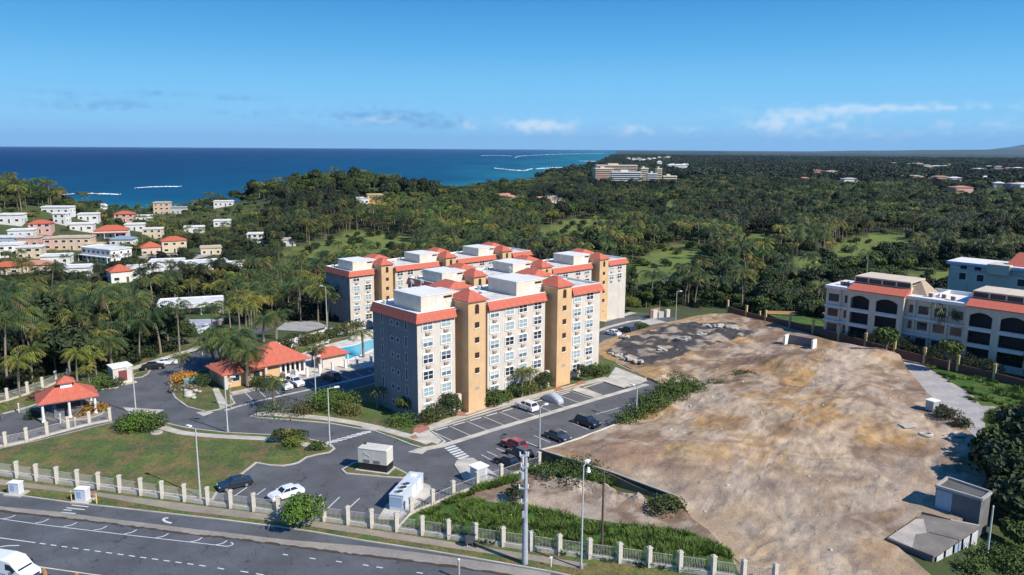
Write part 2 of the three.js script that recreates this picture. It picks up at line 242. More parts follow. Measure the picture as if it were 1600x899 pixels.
{ // surf: ragged foam lines on the reefs and along the shore
  const R = rng(5), foam = std([0.86, 0.88, 0.88], 0.9);
  const lines = [[[[-574.29, -988.02], [-567.42, -1017.12], [-534.71, -1006.24], [-507.39, -995.09]], 5], [[[-563.06, -1158.65], [-552.11, -1189.05], [-518.84, -1203.3]], 7], [[[-263.09, -6497.86], [-148.46, -6873.73], [-6.78, -6390.28]], 60], [[[11.47, -5118.93], [72.53, -6440.94], [316.65, -7919.07], [779.63, -9623.42], [1266.36, -10812.85]], 110],
    [[[-58.95, -2453.33], [-21.26, -2312.69], [25, -2190.01], [61.09, -2405.05]], 34], [[[73.06, -2407.92], [133.63, -2542.12], [242.17, -2702.9]], 30], [[[-12.85, -1410.06], [13.3, -1468.59], [38.13, -1595.88]], 22], [[[-71.2, -1304.33], [-45.13, -1330.91], [-26.31, -1382.35]], 14], [[[337.97, -3961.23], [479.18, -3917.12]], 40], [[[-237.69, -1459.89], [-230.32, -1490.45]], 6]];
  for (const [ln, w] of lines) {
    const pts = smooth(ln, 14), T = [];
    for (let i = 0; i + 1 < pts.length; i++) for (let k = 0; k < 4; k++) {
      if (R() < 0.3) continue; const o = (R() - 0.5) * w * 2.6, ww = w * (0.12 + 0.9 * R() * R()), a = pts[i], b = pts[i + 1], e = (R() - 0.5) * w * 0.4, ex = (b[0] - a[0]) * 0.4 * R();
      T.push(...quad([a[0] - ex, SEA + 0.25, a[1] + o], [b[0] + ex, SEA + 0.25, b[1] + o + e], [b[0] + ex * 0.5, SEA + 0.6, b[1] + o + e - ww], [a[0], SEA + 0.6, a[1] + o - ww * 0.6]));
    }
    stuff(mesh('surf', tris(T), foam), 'white surf breaking over a reef', 'surf');
  }
  const rk = []; for (const [p, s] of [[[-563.64, -1010.28], 5], [[-560.25, -1017.9], 3], [[-546.09, -1015.07], 4], [[-584.15, -1008.07], 3]]) rk.push([p, s]);
  for (const [p, s] of rk) { const g = new THREE.IcosahedronGeometry(s, 2), a = g.attributes.position; for (let i = 0; i < a.count; i++) { const n = 0.6 + 0.8 * vnoise(a.getX(i) * 0.7 + s * 9, a.getZ(i) * 0.7 + a.getY(i), 3); a.setXYZ(i, a.getX(i) * n * 1.6, a.getY(i) * n * 0.55, a.getZ(i) * n); } g.computeVertexNormals(); g.translate(p[0], SEA, p[1]); tag(mesh('sea_rock', g, std([0.06, 0.05, 0.045], 1)), 'dark rock awash in the surf off the town', 'rock', 'rocks awash off the town'); }
}
{ // far hills and mountains beyond the plain
  const ridge = (name, x0, x1, z, hgt, seed) => { const P = [], n = 90; for (let i = 0; i < n; i++) { const t0 = i / n, t1 = (i + 1) / n, f = (t) => hgt * sstep(0, 0.35, t) * (0.45 + 0.75 * fbm(t * 9, seed, 4, seed)) , a = lerp(x0, x1, t0), b = lerp(x0, x1, t1); P.push(...quad([a, -20, z + 2500], [b, -20, z + 2500], [b, f(t1), z], [a, f(t0), z]), ...quad([a, f(t0), z], [b, f(t1), z], [b, -20, z - 2500], [a, -20, z - 2500])); } struct(name, tris(P), std([0.05, 0.075, 0.05], 1)); };
  ridge('mountains', 17500, 34000, -31000, 760, 3); ridge('hills', 4500, 21000, -17500, 95, 8);
}

// ---------------------------------------------------------------- vegetation builders
function leafGeo(list) { // list of [p0,p1,p2,(p3),colour]
  const pos = [], cl = [], uv = [];
  for (const f of list) { const c = f[f.length - 1], v = f.slice(0, -1), T = v.length === 4 ? [0, 1, 2, 0, 2, 3] : [0, 1, 2]; for (const k of T) { pos.push(...v[k]); cl.push(...c); uv.push(v[k][0], v[k][2]); } }
  const g = new THREE.BufferGeometry(); g.setAttribute('position', new THREE.Float32BufferAttribute(pos, 3)); g.setAttribute('color', new THREE.Float32BufferAttribute(cl, 3)); g.setAttribute('uv', new THREE.Float32BufferAttribute(uv, 2)); g.computeVertexNormals(); return g;
}
const leafM = std([1, 1, 1], 0.75, { vertexColors: true });
const palmM = std([1, 1, 1], 0.55, { vertexColors: true });
const barkM = std([0.26, 0.22, 0.17], 1, { map: T_fine });
const mixc = (a, b, t) => a.map((v, i) => lerp(v, b[i], t));
function frond(F, R, az, up, len, c, y0 = 0, nL = 9, x0 = 0, z0 = 0) { // one arching frond with drooping leaflets
  const ca = Math.cos(az), sa = Math.sin(az), P = (t) => { const r = len * (0.98 * t - 0.14 * t * t * (1 - up)), h = len * (up * 0.9 * t - (0.42 + 0.5 * up) * t * t); return [x0 + ca * r, y0 + h, z0 + sa * r]; };
  const side = [-sa, 0, ca];
  for (let i = 0; i < nL; i++) {
    const t = 0.14 + 0.86 * i / nL, t2 = Math.min(1, t + 0.75 / nL + 0.06), a = P(t), b = P(Math.min(1, t + 0.6 / nL)), o = P(t2), ll = len * 0.27 * Math.sin(Math.PI * clamp(0.12 + 0.82 * t)) * (0.85 + 0.3 * R());
    for (const s of [-1, 1]) { const dr = 0.35 + 0.5 * R(), tip = [o[0] + side[0] * s * ll * 0.82, o[1] - ll * dr, o[2] + side[2] * s * ll * 0.82]; F.push([a, b, tip, mixc(c, [c[0] * 1.25, c[1] * 1.2, c[2] * 1.2], R())]); }
  }
  for (let i = 0; i < 3; i++) { const a = P(i / 3), b = P((i + 1) / 3), w = 0.05 * (1 - i * 0.25); F.push([[a[0] - side[0] * w, a[1], a[2] - side[2] * w], [a[0] + side[0] * w, a[1], a[2] + side[2] * w], [b[0] + side[0] * w, b[1], b[2] + side[2] * w], [b[0] - side[0] * w, b[1], b[2] - side[2] * w], [c[0] * 1.5, c[1] * 1.2, c[2]]]); }
}
const PG = { deep: [0.018, 0.042, 0.009], mid: [0.040, 0.075, 0.012], lime: [0.115, 0.165, 0.016], gold: [0.27, 0.21, 0.025], olive: [0.062, 0.068, 0.018], dead: [0.13, 0.085, 0.04] };
function palmCrown(seed, o = {}) {
  const R = rng(seed), F = [], n = o.n ?? 20, len = o.len ?? 3.9, tone = o.tone ?? 0;
  for (let i = 0; i < n; i++) {
    const k = i / n, up = lerp(1.25, -0.25, k) + (R() - 0.5) * 0.25, c0 = k > 0.86 ? mixc(PG.dead, PG.olive, R()) : mixc(mixc(PG.deep, PG.mid, R()), mixc(PG.lime, PG.gold, R()), clamp(R() * 0.55 - 0.1 + tone));
    frond(F, R, i * 2.399 + R() * 0.5, up, len * (0.8 + 0.35 * R()), c0, 0, o.leaflets ?? 9);
  }
  return leafGeo(F);
}
function palmTrunk(seed, h, lean, r = 0.17) {
  const R = rng(seed), a = R() * 6.28, pts = [0, 0.3, 0.65, 1].map((t) => new THREE.Vector3(Math.cos(a) * lean * t * t, h * t, Math.sin(a) * lean * t * t));
  const g = new THREE.TubeGeometry(new THREE.CatmullRomCurve3(pts), 6, r, 6); const p = g.attributes.position; for (let i = 0; i < p.count; i++) { const t = clamp(p.getY(i) / h), s = lerp(1.35, 0.75, t), c = Math.cos(a) * lean * t * t, d = Math.sin(a) * lean * t * t; p.setX(i, c + (p.getX(i) - c) * s); p.setZ(i, d + (p.getZ(i) - d) * s); }
  g.computeVertexNormals(); return { g: boxUV(g), top: [pts[3].x, h - 0.1, pts[3].z] };
}
function palmKind(seed, o = {}) { const t = palmTrunk(seed, o.h ?? 8.5, o.lean ?? 0.8, o.r ?? 0.17), c = palmCrown(seed + 1, o).translate(...t.top); return { trunk: t.g, crown: c }; }
const PALMS = [palmKind(11, { h: 9, lean: 1.2, tone: -0.1 }), palmKind(23, { h: 7.5, lean: 0.5, tone: 0.14 }), palmKind(37, { h: 10.5, lean: 1.6, n: 18 }), palmKind(41, { h: 6.5, lean: 0.4, tone: 0.42, len: 3.8 }), palmKind(59, { h: 8.5, lean: 0.9, tone: -0.25, n: 22 }), palmKind(67, { h: 8, lean: 1.1, tone: -0.3, n: 20, len: 4.3 }), palmKind(73, { h: 9.5, lean: 0.7, tone: 0.25, n: 19, len: 4.2 })];
function treeCrown(seed, o = {}) {
  const R = rng(seed), w = o.w ?? 3.6, h = o.h ?? 3.2, n = o.n ?? 900, ls = o.leaf ?? 0.5, F = [], lobes = [], nl = o.lobes ?? 9, base = o.col ?? [0.033, 0.060, 0.010];
  for (let i = 0; i < nl; i++) { const a = i * 2.4 + R(), rr = w * 0.62 * Math.sqrt((i + 0.3) / nl), q = 0.38 + 0.22 * R(); lobes.push({ x: Math.cos(a) * rr, y: h * (0.12 + 0.62 * R() * (1 - rr / w * 0.6)), z: Math.sin(a) * rr, r: w * q }); }
  for (let i = 0; i < n; i++) {
    const L = lobes[i % nl]; let x = R() * 2 - 1, y = R() * 1.7 - 0.7, z = R() * 2 - 1; const l = Math.hypot(x, y, z) || 1; x /= l; y /= l; z /= l; const rr = L.r * (0.72 + 0.36 * R()), p = [L.x + x * rr, L.y + y * rr * 0.82, L.z + z * rr];
    const nrm = new THREE.Vector3(x + (R() - 0.5) * 1.1, y + (R() - 0.5) * 1.1 + 0.15, z + (R() - 0.5) * 1.1).normalize(), u = new THREE.Vector3(R() - 0.5, R() - 0.5, R() - 0.5).cross(nrm).normalize(), v = new THREE.Vector3().crossVectors(nrm, u), s = ls * (0.55 + 0.8 * R());
    const c = mixc(base, [base[0] * 1.6 + 0.01, base[1] * 1.4, base[2] * 1.1], R() * R()); const at = (a, b, d) => [p[0] + u.x * a + v.x * b + nrm.x * d, p[1] + u.y * a + v.y * b + nrm.y * d, p[2] + u.z * a + v.z * b + nrm.z * d];
    F.push([at(-s, -s * 0.35, -s * 0.2), at(-s * 0.1, -s * 0.8, 0.1), at(s, s * 0.1, -s * 0.25), at(0.1 * s, s * 0.75, 0), c]);
  }
  return leafGeo(F);
}
function treeTrunk(seed, h, spread) {
  const R = rng(seed), L = [cyl(0.24, 0.15, h, 0, 0, 0, 7)]; for (let i = 0; i < 5; i++) { const a = i * 1.26 + R(), s = spread * (0.5 + 0.4 * R()); L.push(bar([0, h * (0.65 + 0.06 * i), 0], [Math.cos(a) * s, h + 1 + R(), Math.sin(a) * s], 0.07, 5)); } return merge(L);
}
function treeKind(seed, o = {}) { const th = o.th ?? 3; return { trunk: treeTrunk(seed, th, (o.w ?? 3.6) * 0.6), crown: treeCrown(seed + 1, o).translate(0, th + (o.h ?? 3.2) * 0.25, 0) }; }
const TREES = [treeKind(101, { w: 3.8, h: 3.4 }), treeKind(113, { w: 4.6, h: 3.0, lobes: 11, n: 1050, col: [0.024, 0.048, 0.009] }), treeKind(127, { w: 3.0, h: 3.8, lobes: 8, col: [0.050, 0.086, 0.011] }), treeKind(131, { w: 4.0, h: 4.4, th: 3.6, lobes: 10, n: 1000, col: [0.020, 0.038, 0.009] })];
function bushGeo(seed, w, h, o = {}) { return treeCrown(seed, { w: w * 0.62, h: h * 0.75, n: o.n ?? 400, leaf: o.leaf ?? 0.22, lobes: o.lobes ?? 7, col: o.col ?? [0.055, 0.095, 0.018] }).translate(0, h * 0.3, 0); }
function palmThing(k, p, s, turn, name, label, group) {
  const o = thing(name, label, 'palm', p, turn, group); mesh('trunk', k.trunk, barkM, o); mesh('crown', k.crown, palmM, o); o.scale.setScalar(s); return o;
}
function treeThing(k, p, s, turn, name, label, group) { const o = thing(name, label, 'tree', p, turn, group); mesh('trunk', k.trunk, barkM, o); mesh('crown', k.crown, leafM, o); o.scale.set(s, s, s); return o; }
function bush(px, w, h, label, o = {}) { const g = bushGeo(o.seed ?? Math.round(px[0] * 7 + 900), w, h, o); const m = mesh(o.name ?? 'bush', g, leafM); m.position.set(px[0], (o.y ?? groundAt(px[0], px[1])) - 0.05, px[1]); tag(m, label, o.cat ?? 'bush', o.group); return m; }

// ---------------------------------------------------------------- the groves and woods
const KEEP = [], HOUSES = [];
const TOWN = [[-302.87, -421.33], [-274.04, -452.97], [-288.18, -487.63], [-393.3, -787.84], [-189.14, -598.34], [-128.08, -406.1], [-106.08, -313.6], [-135.88, -286.25], [-206.73, -283.5]];
const LOOK_P = ['tall leaning dark coconut palm', 'mid sized green coconut palm', 'very tall slender leaning palm', 'short yellow green palm', 'bushy dark green palm', 'wide crowned dark palm', 'tall golden tinged palm'], LOOK_T = ['round mid green tree', 'broad dark spreading tree', 'narrow light green tree', 'tall dark leafy tree'];
const MARKS = [[[-103.4, -242.8], 'near the white bungalow'], [[-82.44, -136.97], 'behind the guardhouse fence'], [[-96.43, -144.58], 'beside the entrance drive fence'], [[-81.5, -166.24], 'along the grass bank of the rear drive'], [[-72.3, -223.06], 'beside the court behind the clubhouse'], [[-131.34, -219.8], 'deep in the grove below the town'], [[-133.4, -261.63], 'in the grove above the bungalow'], [[-165.02, -248.53], 'at the outer side of the grove'], [[-161.76, -342.3], 'below the town street'], [[-206.69, -340.16], 'below the peach town houses'], [[-114.04, -306.3], 'in the grove beyond the pool'], [[-88, -325.45], 'near the gable of the block beyond the pool'], [[-102.8, -407.35], 'at the edge of the western green field'], [[-38.28, -454.72], 'behind the roofs of the apartment blocks'], [[41.22, -495.08], 'by the field behind the apartment blocks'], [[46.64, -274.62], 'behind the lower parking'], [[63.91, -268.64], 'behind the bin store'], [[80.81, -271.86], 'behind the end of the yellow post wall'], [[103.43, -283.65], 'behind the apartment garden'], [[68.38, -352.97], 'around the field beyond the lower parking'], [[107.6, -354.78], 'in the wood beyond the yellow post wall'], [[157.68, -346.34], 'behind the terrace apartments'], [[206.02, -370.86], 'beyond the roofs of the terrace apartments'], [[233.9, -360.64], 'beyond the rear apartments'], [[150.19, -406.53], 'beside the small eastern field'], [[220.13, -453.09], 'beside the long eastern field']];
const nearMark = (x, z) => { let b = '', d = 1e9; for (const [p, t] of MARKS) { const q = Math.hypot(p[0] - x, p[1] - z); if (q < d) { d = q; b = t; } } return b; };
function wild() {
  const R = rng(2024), spots = [];
  const free = (x, z) => !KEEP.some((P) => inPoly(x, z, P)) && ![1, 1.045, 1.09, 1.13].some((s) => CLEAR.some((P) => inPoly(x * s, z * s, P))) && !(z < -600 ? [1.03, 1.07, 1.11] : [1.025]).some((s) => HOUSES.some((P) => inPoly(x * s, z * s, P)));
  const add = (d0, d1, cell, th0 = -43, th1 = 43) => {
    for (let r = d0; r < d1; r += cell) for (let a = th0 * Math.PI / 180 + R() * cell / r; a < th1 * Math.PI / 180; a += cell / r) {
      const rr = r + (R() - 0.5) * cell, aa = a + (R() - 0.5) * cell / r, x = rr * Math.sin(aa), z = -rr * Math.cos(aa); const dice = [R(), R(), R(), R()];
      if (z > -95) continue; if (rr < 3200 && coastDist(x, z) < 9) continue; if (rr >= 3200 && !inPoly(x, z, LAND)) continue; if (!free(x, z)) continue; const tn = inPoly(x, z, TOWN); if (tn && dice[1] < 0.25) continue;
      const y = landHeight(x, z); spots.push({ x, y, z, r: rr, a: aa * 180 / Math.PI, d: dice, k: tn ? 0.5 : aa < -0.12 && rr > 235 && rr < 420 ? 0.8 : 1 });
    }
  };
  add(110, 600, 5.7);
  const near = spots.splice(0); add(600, 1500, 8.2); const far = spots.splice(0); add(1500, 7000, 42); const clumps = spots.splice(0);
  const palmy = (s) => { let k = 0.55; if (s.a < -6) k = 0.8; if (s.a < -14 && s.r < 330) k = 0.86; if (s.a > 2 && s.r < 430) k = 0.1; if (s.a > 12 && s.r > 430 && s.r < 700) k = 0.75; if (s.x > -250 && s.x < -40 && s.z < -560 && s.z > -760) k = 0.25; return clamp(k + (fbm(s.x / 60, s.z / 60, 2, 77) - 0.5) * 0.9); };
  const shrubby = (s) => s.a > 3 && s.r < 420 ? 0.75 : 1;
  const visible = (s) => Math.abs(s.a) < 34.5;
  let nP = 0, nT = 0; const iP = PALMS.map(() => []), iT = TREES.map(() => []);
  near.sort((p, q) => p.r - q.r);
  for (const s of near) {
    const isP = s.d[0] < palmy(s), sc = s.k * (isP ? 0.95 + 0.42 * s.d[1] : (0.75 + 0.55 * s.d[1]) * shrubby(s)), k = Math.floor(s.d[2] * (isP ? PALMS.length : TREES.length)), t = s.d[3] * 6.28;
    if (isP && nP < 300 && visible(s)) { nP++; palmThing(PALMS[k], [s.x, s.y - 0.1, s.z], sc, t, 'coconut_palm', LOOK_P[k] + ' ' + nearMark(s.x, s.z), 'palms ' + nearMark(s.x, s.z)); }
    else if (!isP && nT < 300 && visible(s)) { nT++; treeThing(TREES[k], [s.x, s.y - 0.2, s.z], sc, t, 'broadleaf_tree', LOOK_T[k] + ' ' + nearMark(s.x, s.z), 'trees ' + nearMark(s.x, s.z)); }
    else (isP ? iP : iT)[k].push([s.x, s.y - 0.1, s.z, sc, t, s.d[1]]);
  }
  for (const s of far) { const isP = s.d[0] < palmy(s) * 0.75, k = Math.floor(s.d[2] * (isP ? PALMS.length : TREES.length)); (isP ? iP : iT)[k].push([s.x, s.y - 0.2, s.z, s.k * (isP ? 1 : 1.15) * (0.85 + 0.5 * s.d[1]), s.d[3] * 6.28, s.d[1]]); }
  const inst = (name, geo, mat, list, label, cat) => {
    if (!list.length) return; const m = new THREE.InstancedMesh(geo, mat, list.length), q = new THREE.Matrix4(), c = new THREE.Color(), e = new THREE.Euler(), Q = new THREE.Quaternion();
    list.forEach(([x, y, z, s, t, v], i) => { q.compose(new THREE.Vector3(x, y, z), Q.setFromEuler(e.set(0, t, 0)), new THREE.Vector3(s, s * (0.85 + 0.3 * v), s)); m.setMatrixAt(i, q); const b = (0.5 + 0.75 * ((v * 7.3) % 1) ** 1.3) * (0.55 + 0.9 * sstep(0.3, 0.7, fbm(x / 70, z / 110, 3, 171))), yl = (v * 13.7) % 1; m.setColorAt(i, c.setRGB(b * (0.85 + 0.35 * yl), b, b * 0.9)); });
    m.name = numbered(name); m.castShadow = m.receiveShadow = true; scene.add(m); stuff(m, label, cat);
  };
  const paint = (g, c) => { const n = g.attributes.position.count, a = new Float32Array(n * 3); for (let i = 0; i < n; i++) a.set(c, i * 3); g.setAttribute('color', new THREE.BufferAttribute(a, 3)); return g; };
  PALMS.forEach((k, i) => inst('palm_wood', merge([paint(k.trunk.clone(), [0.2, 0.17, 0.13]), k.crown.clone()]), palmM, iP[i], 'wood of far coconut palms running down to the sea', 'palm wood'));
  TREES.forEach((k, i) => inst('far_wood', merge([paint(k.trunk.clone(), [0.12, 0.1, 0.08]), k.crown.clone()]), leafM, iT[i], 'dense far wood of broadleaf trees on the coastal plain', 'wood'));
  const ug = [], UR = rng(31); for (let r = 112; r < 580; r += r < 340 ? 4.2 : 6) for (let a = -0.74; a < 0.74; a += 4.2 / r) { const x = (r + UR() * 3) * Math.sin(a + UR() * 3 / r), z = -(r + UR() * 3) * Math.cos(a + UR() * 3 / r); const e = [UR(), UR(), UR()]; const cl = r > 200 && r < 700 && e[0] > 0.9 && CLEAR.some((P) => inPoly(x, z, P)); if (z > -95 || (!cl && !free(x, z)) || e[0] < 0.25 || (r > 340 && !cl && !inPoly(x, z, TOWN))) continue; ug.push([x, landHeight(x, z) - 0.3, z, 0.5 + 0.6 * e[1], e[2] * 6.28, e[0]]); }
  inst('undergrowth', bushGeo(77, 5, 3.4, { n: 420, leaf: 0.36, col: [0.024, 0.046, 0.009] }), leafM, ug, 'dense green undergrowth between the trunks', 'undergrowth');
  const cg = [0, 1, 2].map((v) => { const Q = rng(700 + v), parts = []; for (let i = 0; i < 16; i++) { const w = 4.5 + 3 * Q(); parts.push(treeCrown(800 + v * 40 + i, { w, h: w * 0.8, n: 60, leaf: 1.9, lobes: 5, col: mixc([0.016, 0.034, 0.012], [0.034, 0.056, 0.015], Q()) }).translate((Q() - 0.5) * 44, 2 + 3 * Q(), (Q() - 0.5) * 44)); } return mergeGeometries(parts); });
  const byK = [[], [], []]; for (const s of clumps) if (s.d[0] < 0.93) byK[Math.floor(s.d[2] * 3)].push([s.x, s.y - 0.5, s.z, 1 + 0.4 * s.d[1], s.d[3] * 6.28, s.d[1]]);
  cg.forEach((g, i) => inst('distant_forest', g, leafM, byK[i], 'distant dark green forest covering the coastal plain to the horizon', 'forest'));
  console.log('individual palms', nP, 'trees', nT, 'instanced', iP.map((l) => l.length), iT.map((l) => l.length), byK.map((l) => l.length));
}

// ---------------------------------------------------------------- roads, lawns and pavements of the estate
// site axes: along the long facades (ux) and out of them towards the car park (nx)
const UX = [0.7373, -0.6756], NX = [0.6756, 0.7373], A0 = [-15.73, -124.28], TURN = 0.7418;
const at = (u, o) => [A0[0] + UX[0] * u + NX[0] * o, A0[1] + UX[1] * u + NX[1] * o];
struct('estate_asphalt', sheet([[-90.12, -119.67], [-88.27, -126.44], [-86.51, -129.44], [-84.06, -133.29], [-78.78, -139.72], [-76.17, -141.74], [-75.57, -146.28], [-76.23, -148.41], [-76.74, -151.06], [-70.35, -174.43], [-67.96, -176.88], [-65.05, -172.22], [-64.64, -157.89], [-57.24, -145.4], [-51.75, -149.81], [-31.14, -173.05], [-14.13, -165.15], [28.84, -158.53], [30.9, -148.08], [29.71, -143.9], [23.47, -131.84], [17.68, -123.64], [11.09, -116.33], [7.27, -112.06], [4.63, -110.27], [4.13, -106.67], [1.74, -104.81], [-1.37, -102.13], [-4.69, -99.57], [-7.74, -96.55], [-10.21, -93.88], [-12.65, -91.34], [-14.22, -89.27], [-17.97, -90.06], [-23.73, -91.19], [-30.22, -93.24], [-36.88, -94.62], [-52.18, -98.08], [-73.45, -103.89], [-80.02, -105.37]], 0.03), M.asphalt);
// rear drive and the parking between the blocks, laid over the falling ground
const drape = (h) => (x, z) => groundAt(x, z) + h;
struct('rear_drive', sheet([[-70.4, -171.51], [-70.15, -179.91], [-69.18, -207.65], [-64.81, -202.22], [-65.17, -173.38]], drape(0.07), 3), M.asphalt);
struct('rear_parking', sheet([[18.67, -165.92], [27.34, -220.3], [38.87, -246.38], [43.77, -244.37], [51.82, -233.39], [48, -224.64], [35.04, -204.43], [23.75, -184.04]], drape(0.08), 3), M.asphalt);
struct('rear_walkway', [strip([[21.04, -195.84], [26.95, -209.66], [35.43, -223.96], [39.48, -227.52]], 1.6, drape(0.14)), sheet([[38.33, -224.12], [43.37, -232.92], [46.12, -222.91], [39.51, -214.73]], drape(0.13), 3)], M.pave);
struct('rear_walkway', strip([[26.78, -223.5], [33.26, -235.94], [39.76, -245.32]], 2.5, drape(0.14)), M.pave);
function island(name, px, k = 0.32, top = M.grass, h = 0.15) { struct(name + '_kerb', slab(px, -0.05, h), M.kerb); struct(name, sheet(inset(px, k), h + 0.025), top); }
const LAWN = [[-81.99, -108.16], [-78.57, -111.69], [-74.78, -115.16], [-71.64, -118.55], [-69.06, -121.51], [-67.51, -123.05], [-65.58, -125.26], [-61.46, -125.33], [-59.02, -123.81], [-54.46, -121.47], [-52.09, -120.62], [-46.45, -119.1], [-41.45, -118.5], [-38.22, -118.13], [-32.28, -116.42], [-30.2, -115.48], [-28.34, -114.46], [-27.19, -112.52], [-27.65, -110.87], [-29.43, -109.97], [-30.62, -108.97], [-31.25, -107.06], [-32, -106.34], [-33.32, -105.72], [-35.44, -105.94], [-37.48, -106.72], [-38.21, -103.1], [-39.51, -96.88], [-39.24, -94.59], [-52.08, -97.88], [-62.35, -100.59], [-73.16, -103.45], [-79.86, -105.15]];
island('front_lawn', LAWN);
struct('lawn_path', strip(smooth([[-58.02, -121.11], [-56.58, -120.25], [-53.44, -118.58], [-49.38, -117.52], [-45.03, -116.9], [-39.7, -116.3], [-36.49, -115.81], [-33.49, -114.51], [-30.55, -113.24]]), 1.5, 0.19), M.pave);
struct('lawn_path', sheet([[-30.45, -114.03], [-29.99, -115.43], [-28.55, -114.06], [-28.5, -113.02], [-29.56, -112.48]], 0.196), M.pave);
island('club_island', [[-65.81, -141.95], [-66.98, -145.19], [-66.82, -147.74], [-66, -151.97], [-64.1, -155.49], [-63.35, -159.9], [-56.24, -172.44], [-33.82, -188.35], [-26.08, -159.75], [-29.08, -157.23], [-36.68, -151.92], [-46.34, -143.56], [-52.53, -137.94], [-50.14, -133.59], [-51.73, -130.09], [-53.47, -128.72], [-55.09, -129.69], [-58.04, -131.34], [-62.35, -136.25]]);
island('tower_lawn', [[-45.25, -126.68], [-43.6, -126.04], [-37.2, -124.83], [-30.64, -123.4], [-26.36, -121.52], [-22.47, -119.97], [-18.15, -116.39], [-15.83, -114.27], [-13.76, -112.87], [-11.29, -114.08], [-10.32, -115.7], [-13.18, -120.71], [-4.36, -128.96], [0.72, -133.85], [11.61, -142.33], [15.37, -137.96], [17.22, -139.51], [14.24, -143.99], [19.18, -148.7], [23, -144.98], [26.33, -147.56], [27.9, -151.51], [24.11, -158.91], [21.54, -165.99], [15.06, -174.18], [-21.22, -164.99], [-27.09, -146.02], [-31.72, -141.06], [-35.52, -134.23], [-39.09, -130.33], [-43.75, -128.9]]);
struct('front_walk', strip(smooth([[-44.71, -127.73], [-39.91, -127.33], [-32.91, -126.01], [-27.54, -124.07], [-22.2, -121.44], [-17.51, -118.34], [-14.68, -116.44], [-12.77, -114.85]], 5), 1.7, 0.186), M.pave);
struct('front_walk', sheet([[-25.74, -123.18], [-22.73, -122.03], [-22.05, -119.98], [-24.31, -120.81]], 0.192), M.pave);
struct('front_walk', sheet([[-16.4, -117.8], [-15.16, -121.27], [-13.96, -120.99], [-11.06, -115.96], [-11.51, -114.34], [-13.7, -115.92]], 0.193), M.pave);
struct('front_walk', strip([[-14.88, -119.81], [-10.79, -124.99], [-4.43, -130.98], [1.32, -136.02], [12.71, -145.18], [19.65, -150.45]], 1.9, 0.2), M.pave);
struct('front_walk', sheet([[17.88, -148.67], [20.02, -151.35], [23.51, -145.82], [21.95, -143.74]], 0.204), M.pave);
struct('front_walk', sheet([[11.61, -142.33], [13.02, -144.37], [17.22, -139.51], [15.37, -137.96]], 0.206), M.pave);
struct('front_walk', sheet([[23.44, -145.41], [19.65, -150.45], [22.25, -158.38], [26.96, -150.61], [27.37, -148.44]], 0.198), M.pave);
struct('brick_step', sheet([[-16.13, -119.79], [-15.87, -123.66], [-14.08, -123.08], [-13.4, -120.71], [-14.98, -118.95]], 0.21), M.brick);
struct('brick_step', sheet([[-16.36, -117.52], [-15.54, -118.37], [-14.85, -116.99], [-15.7, -116.43]], 0.21), M.brick);
struct('brick_step', sheet([[-9.42, -127.24], [-9.91, -130.87], [-7.68, -127.92], [-4.44, -131.32], [-3.95, -134.12], [-2.76, -132.73], [-7.64, -127.27]], 0.215), M.brick);
struct('brick_step', sheet([[8.21, -141.08], [8.65, -144.69], [10.31, -143.1], [12.78, -146.02], [14.05, -149.02], [14.89, -146.9], [10.01, -142.29]], 0.215), M.brick);
struct('club_gutter', strip([[-50.71, -129.77], [-49.29, -131.85], [-44.07, -137.36], [-34.12, -146.3], [-27.67, -153.03]], 0.8, 0.045), M.pave);
struct('front_gutter', strip([[-13.71, -112.49], [-10.87, -113.96], [-4.06, -120.14], [5.76, -128.65], [15.65, -137.22], [27.08, -146.73]], 1.25, 0.046), M.pave);
struct('gutter_apron', sheet([[-15.85, -111.43], [-14.47, -112.99], [-12.59, -113.15], [-13.51, -110.72]], 0.05), M.pave);
island('generator_island', [[-24.57, -104.63], [-23.61, -103.21], [-17.67, -102.1], [-14.99, -101.72], [-14.35, -103.02], [-17.07, -105.88], [-21.72, -107.68], [-23.33, -107.18]]);
island('booth_island', [[-8.31, -106.48], [-8.13, -107.89], [-7.16, -109.1], [-5.62, -109.13], [-1.84, -102.77], [-4.71, -99.98], [-6.59, -101.63]], 0.3, M.pave);
island('pump_island', [[-16.7, -89.74], [-16.21, -93.61], [-13.29, -101.11], [-11.14, -99.48], [-10.54, -97.09], [-12.96, -91.86], [-14.25, -89.43]], 0.3, M.pave);
island('guardhouse_island', [[-79.74, -126.6], [-81.63, -130.55], [-79.89, -135.18], [-76.01, -134.52], [-71.81, -130.05], [-71.09, -127.4], [-72.09, -125.14], [-75.54, -123.52]], 0.3, M.dry);
island('gate_planting', [[-82.05, -124.96], [-82.32, -127.2], [-80.02, -125.95], [-79.94, -124.37]], 0.2);
island('left_planting', [[-91.35, -121.42], [-88.48, -126.76], [-86.62, -129.6], [-85.36, -132.56], [-83.59, -135.47], [-80.19, -140.08], [-76.01, -142.14], [-75.67, -146.49], [-79.14, -150.11], [-89.2, -147.27], [-95.03, -136.73], [-97.12, -129.58]]);
island('car_bay_island', [[-77.08, -148.83], [-77.17, -151.95], [-75.11, -154.31], [-74.36, -151.56], [-74.48, -149.32], [-75.72, -148.42]], 0.25);
struct('slip_path', sheet([[-69.39, -131.12], [-61.42, -129.91], [-62.12, -127.24], [-65.71, -126.85]], 0.05), M.pave);
struct('left_walk', strip([[-79.56, -154.68], [-76.78, -162.13], [-73.15, -170.31], [-71.87, -176.79]], 2.2, 0.12, 0), M.pave);
struct('left_bank', sheet([[-81.47, -153.7], [-78.29, -151.02], [-72.47, -168.65], [-70.45, -178.66], [-68.82, -212.12], [-78.57, -204.31], [-80.01, -175.98]], drape(0.05), 3), M.grass);
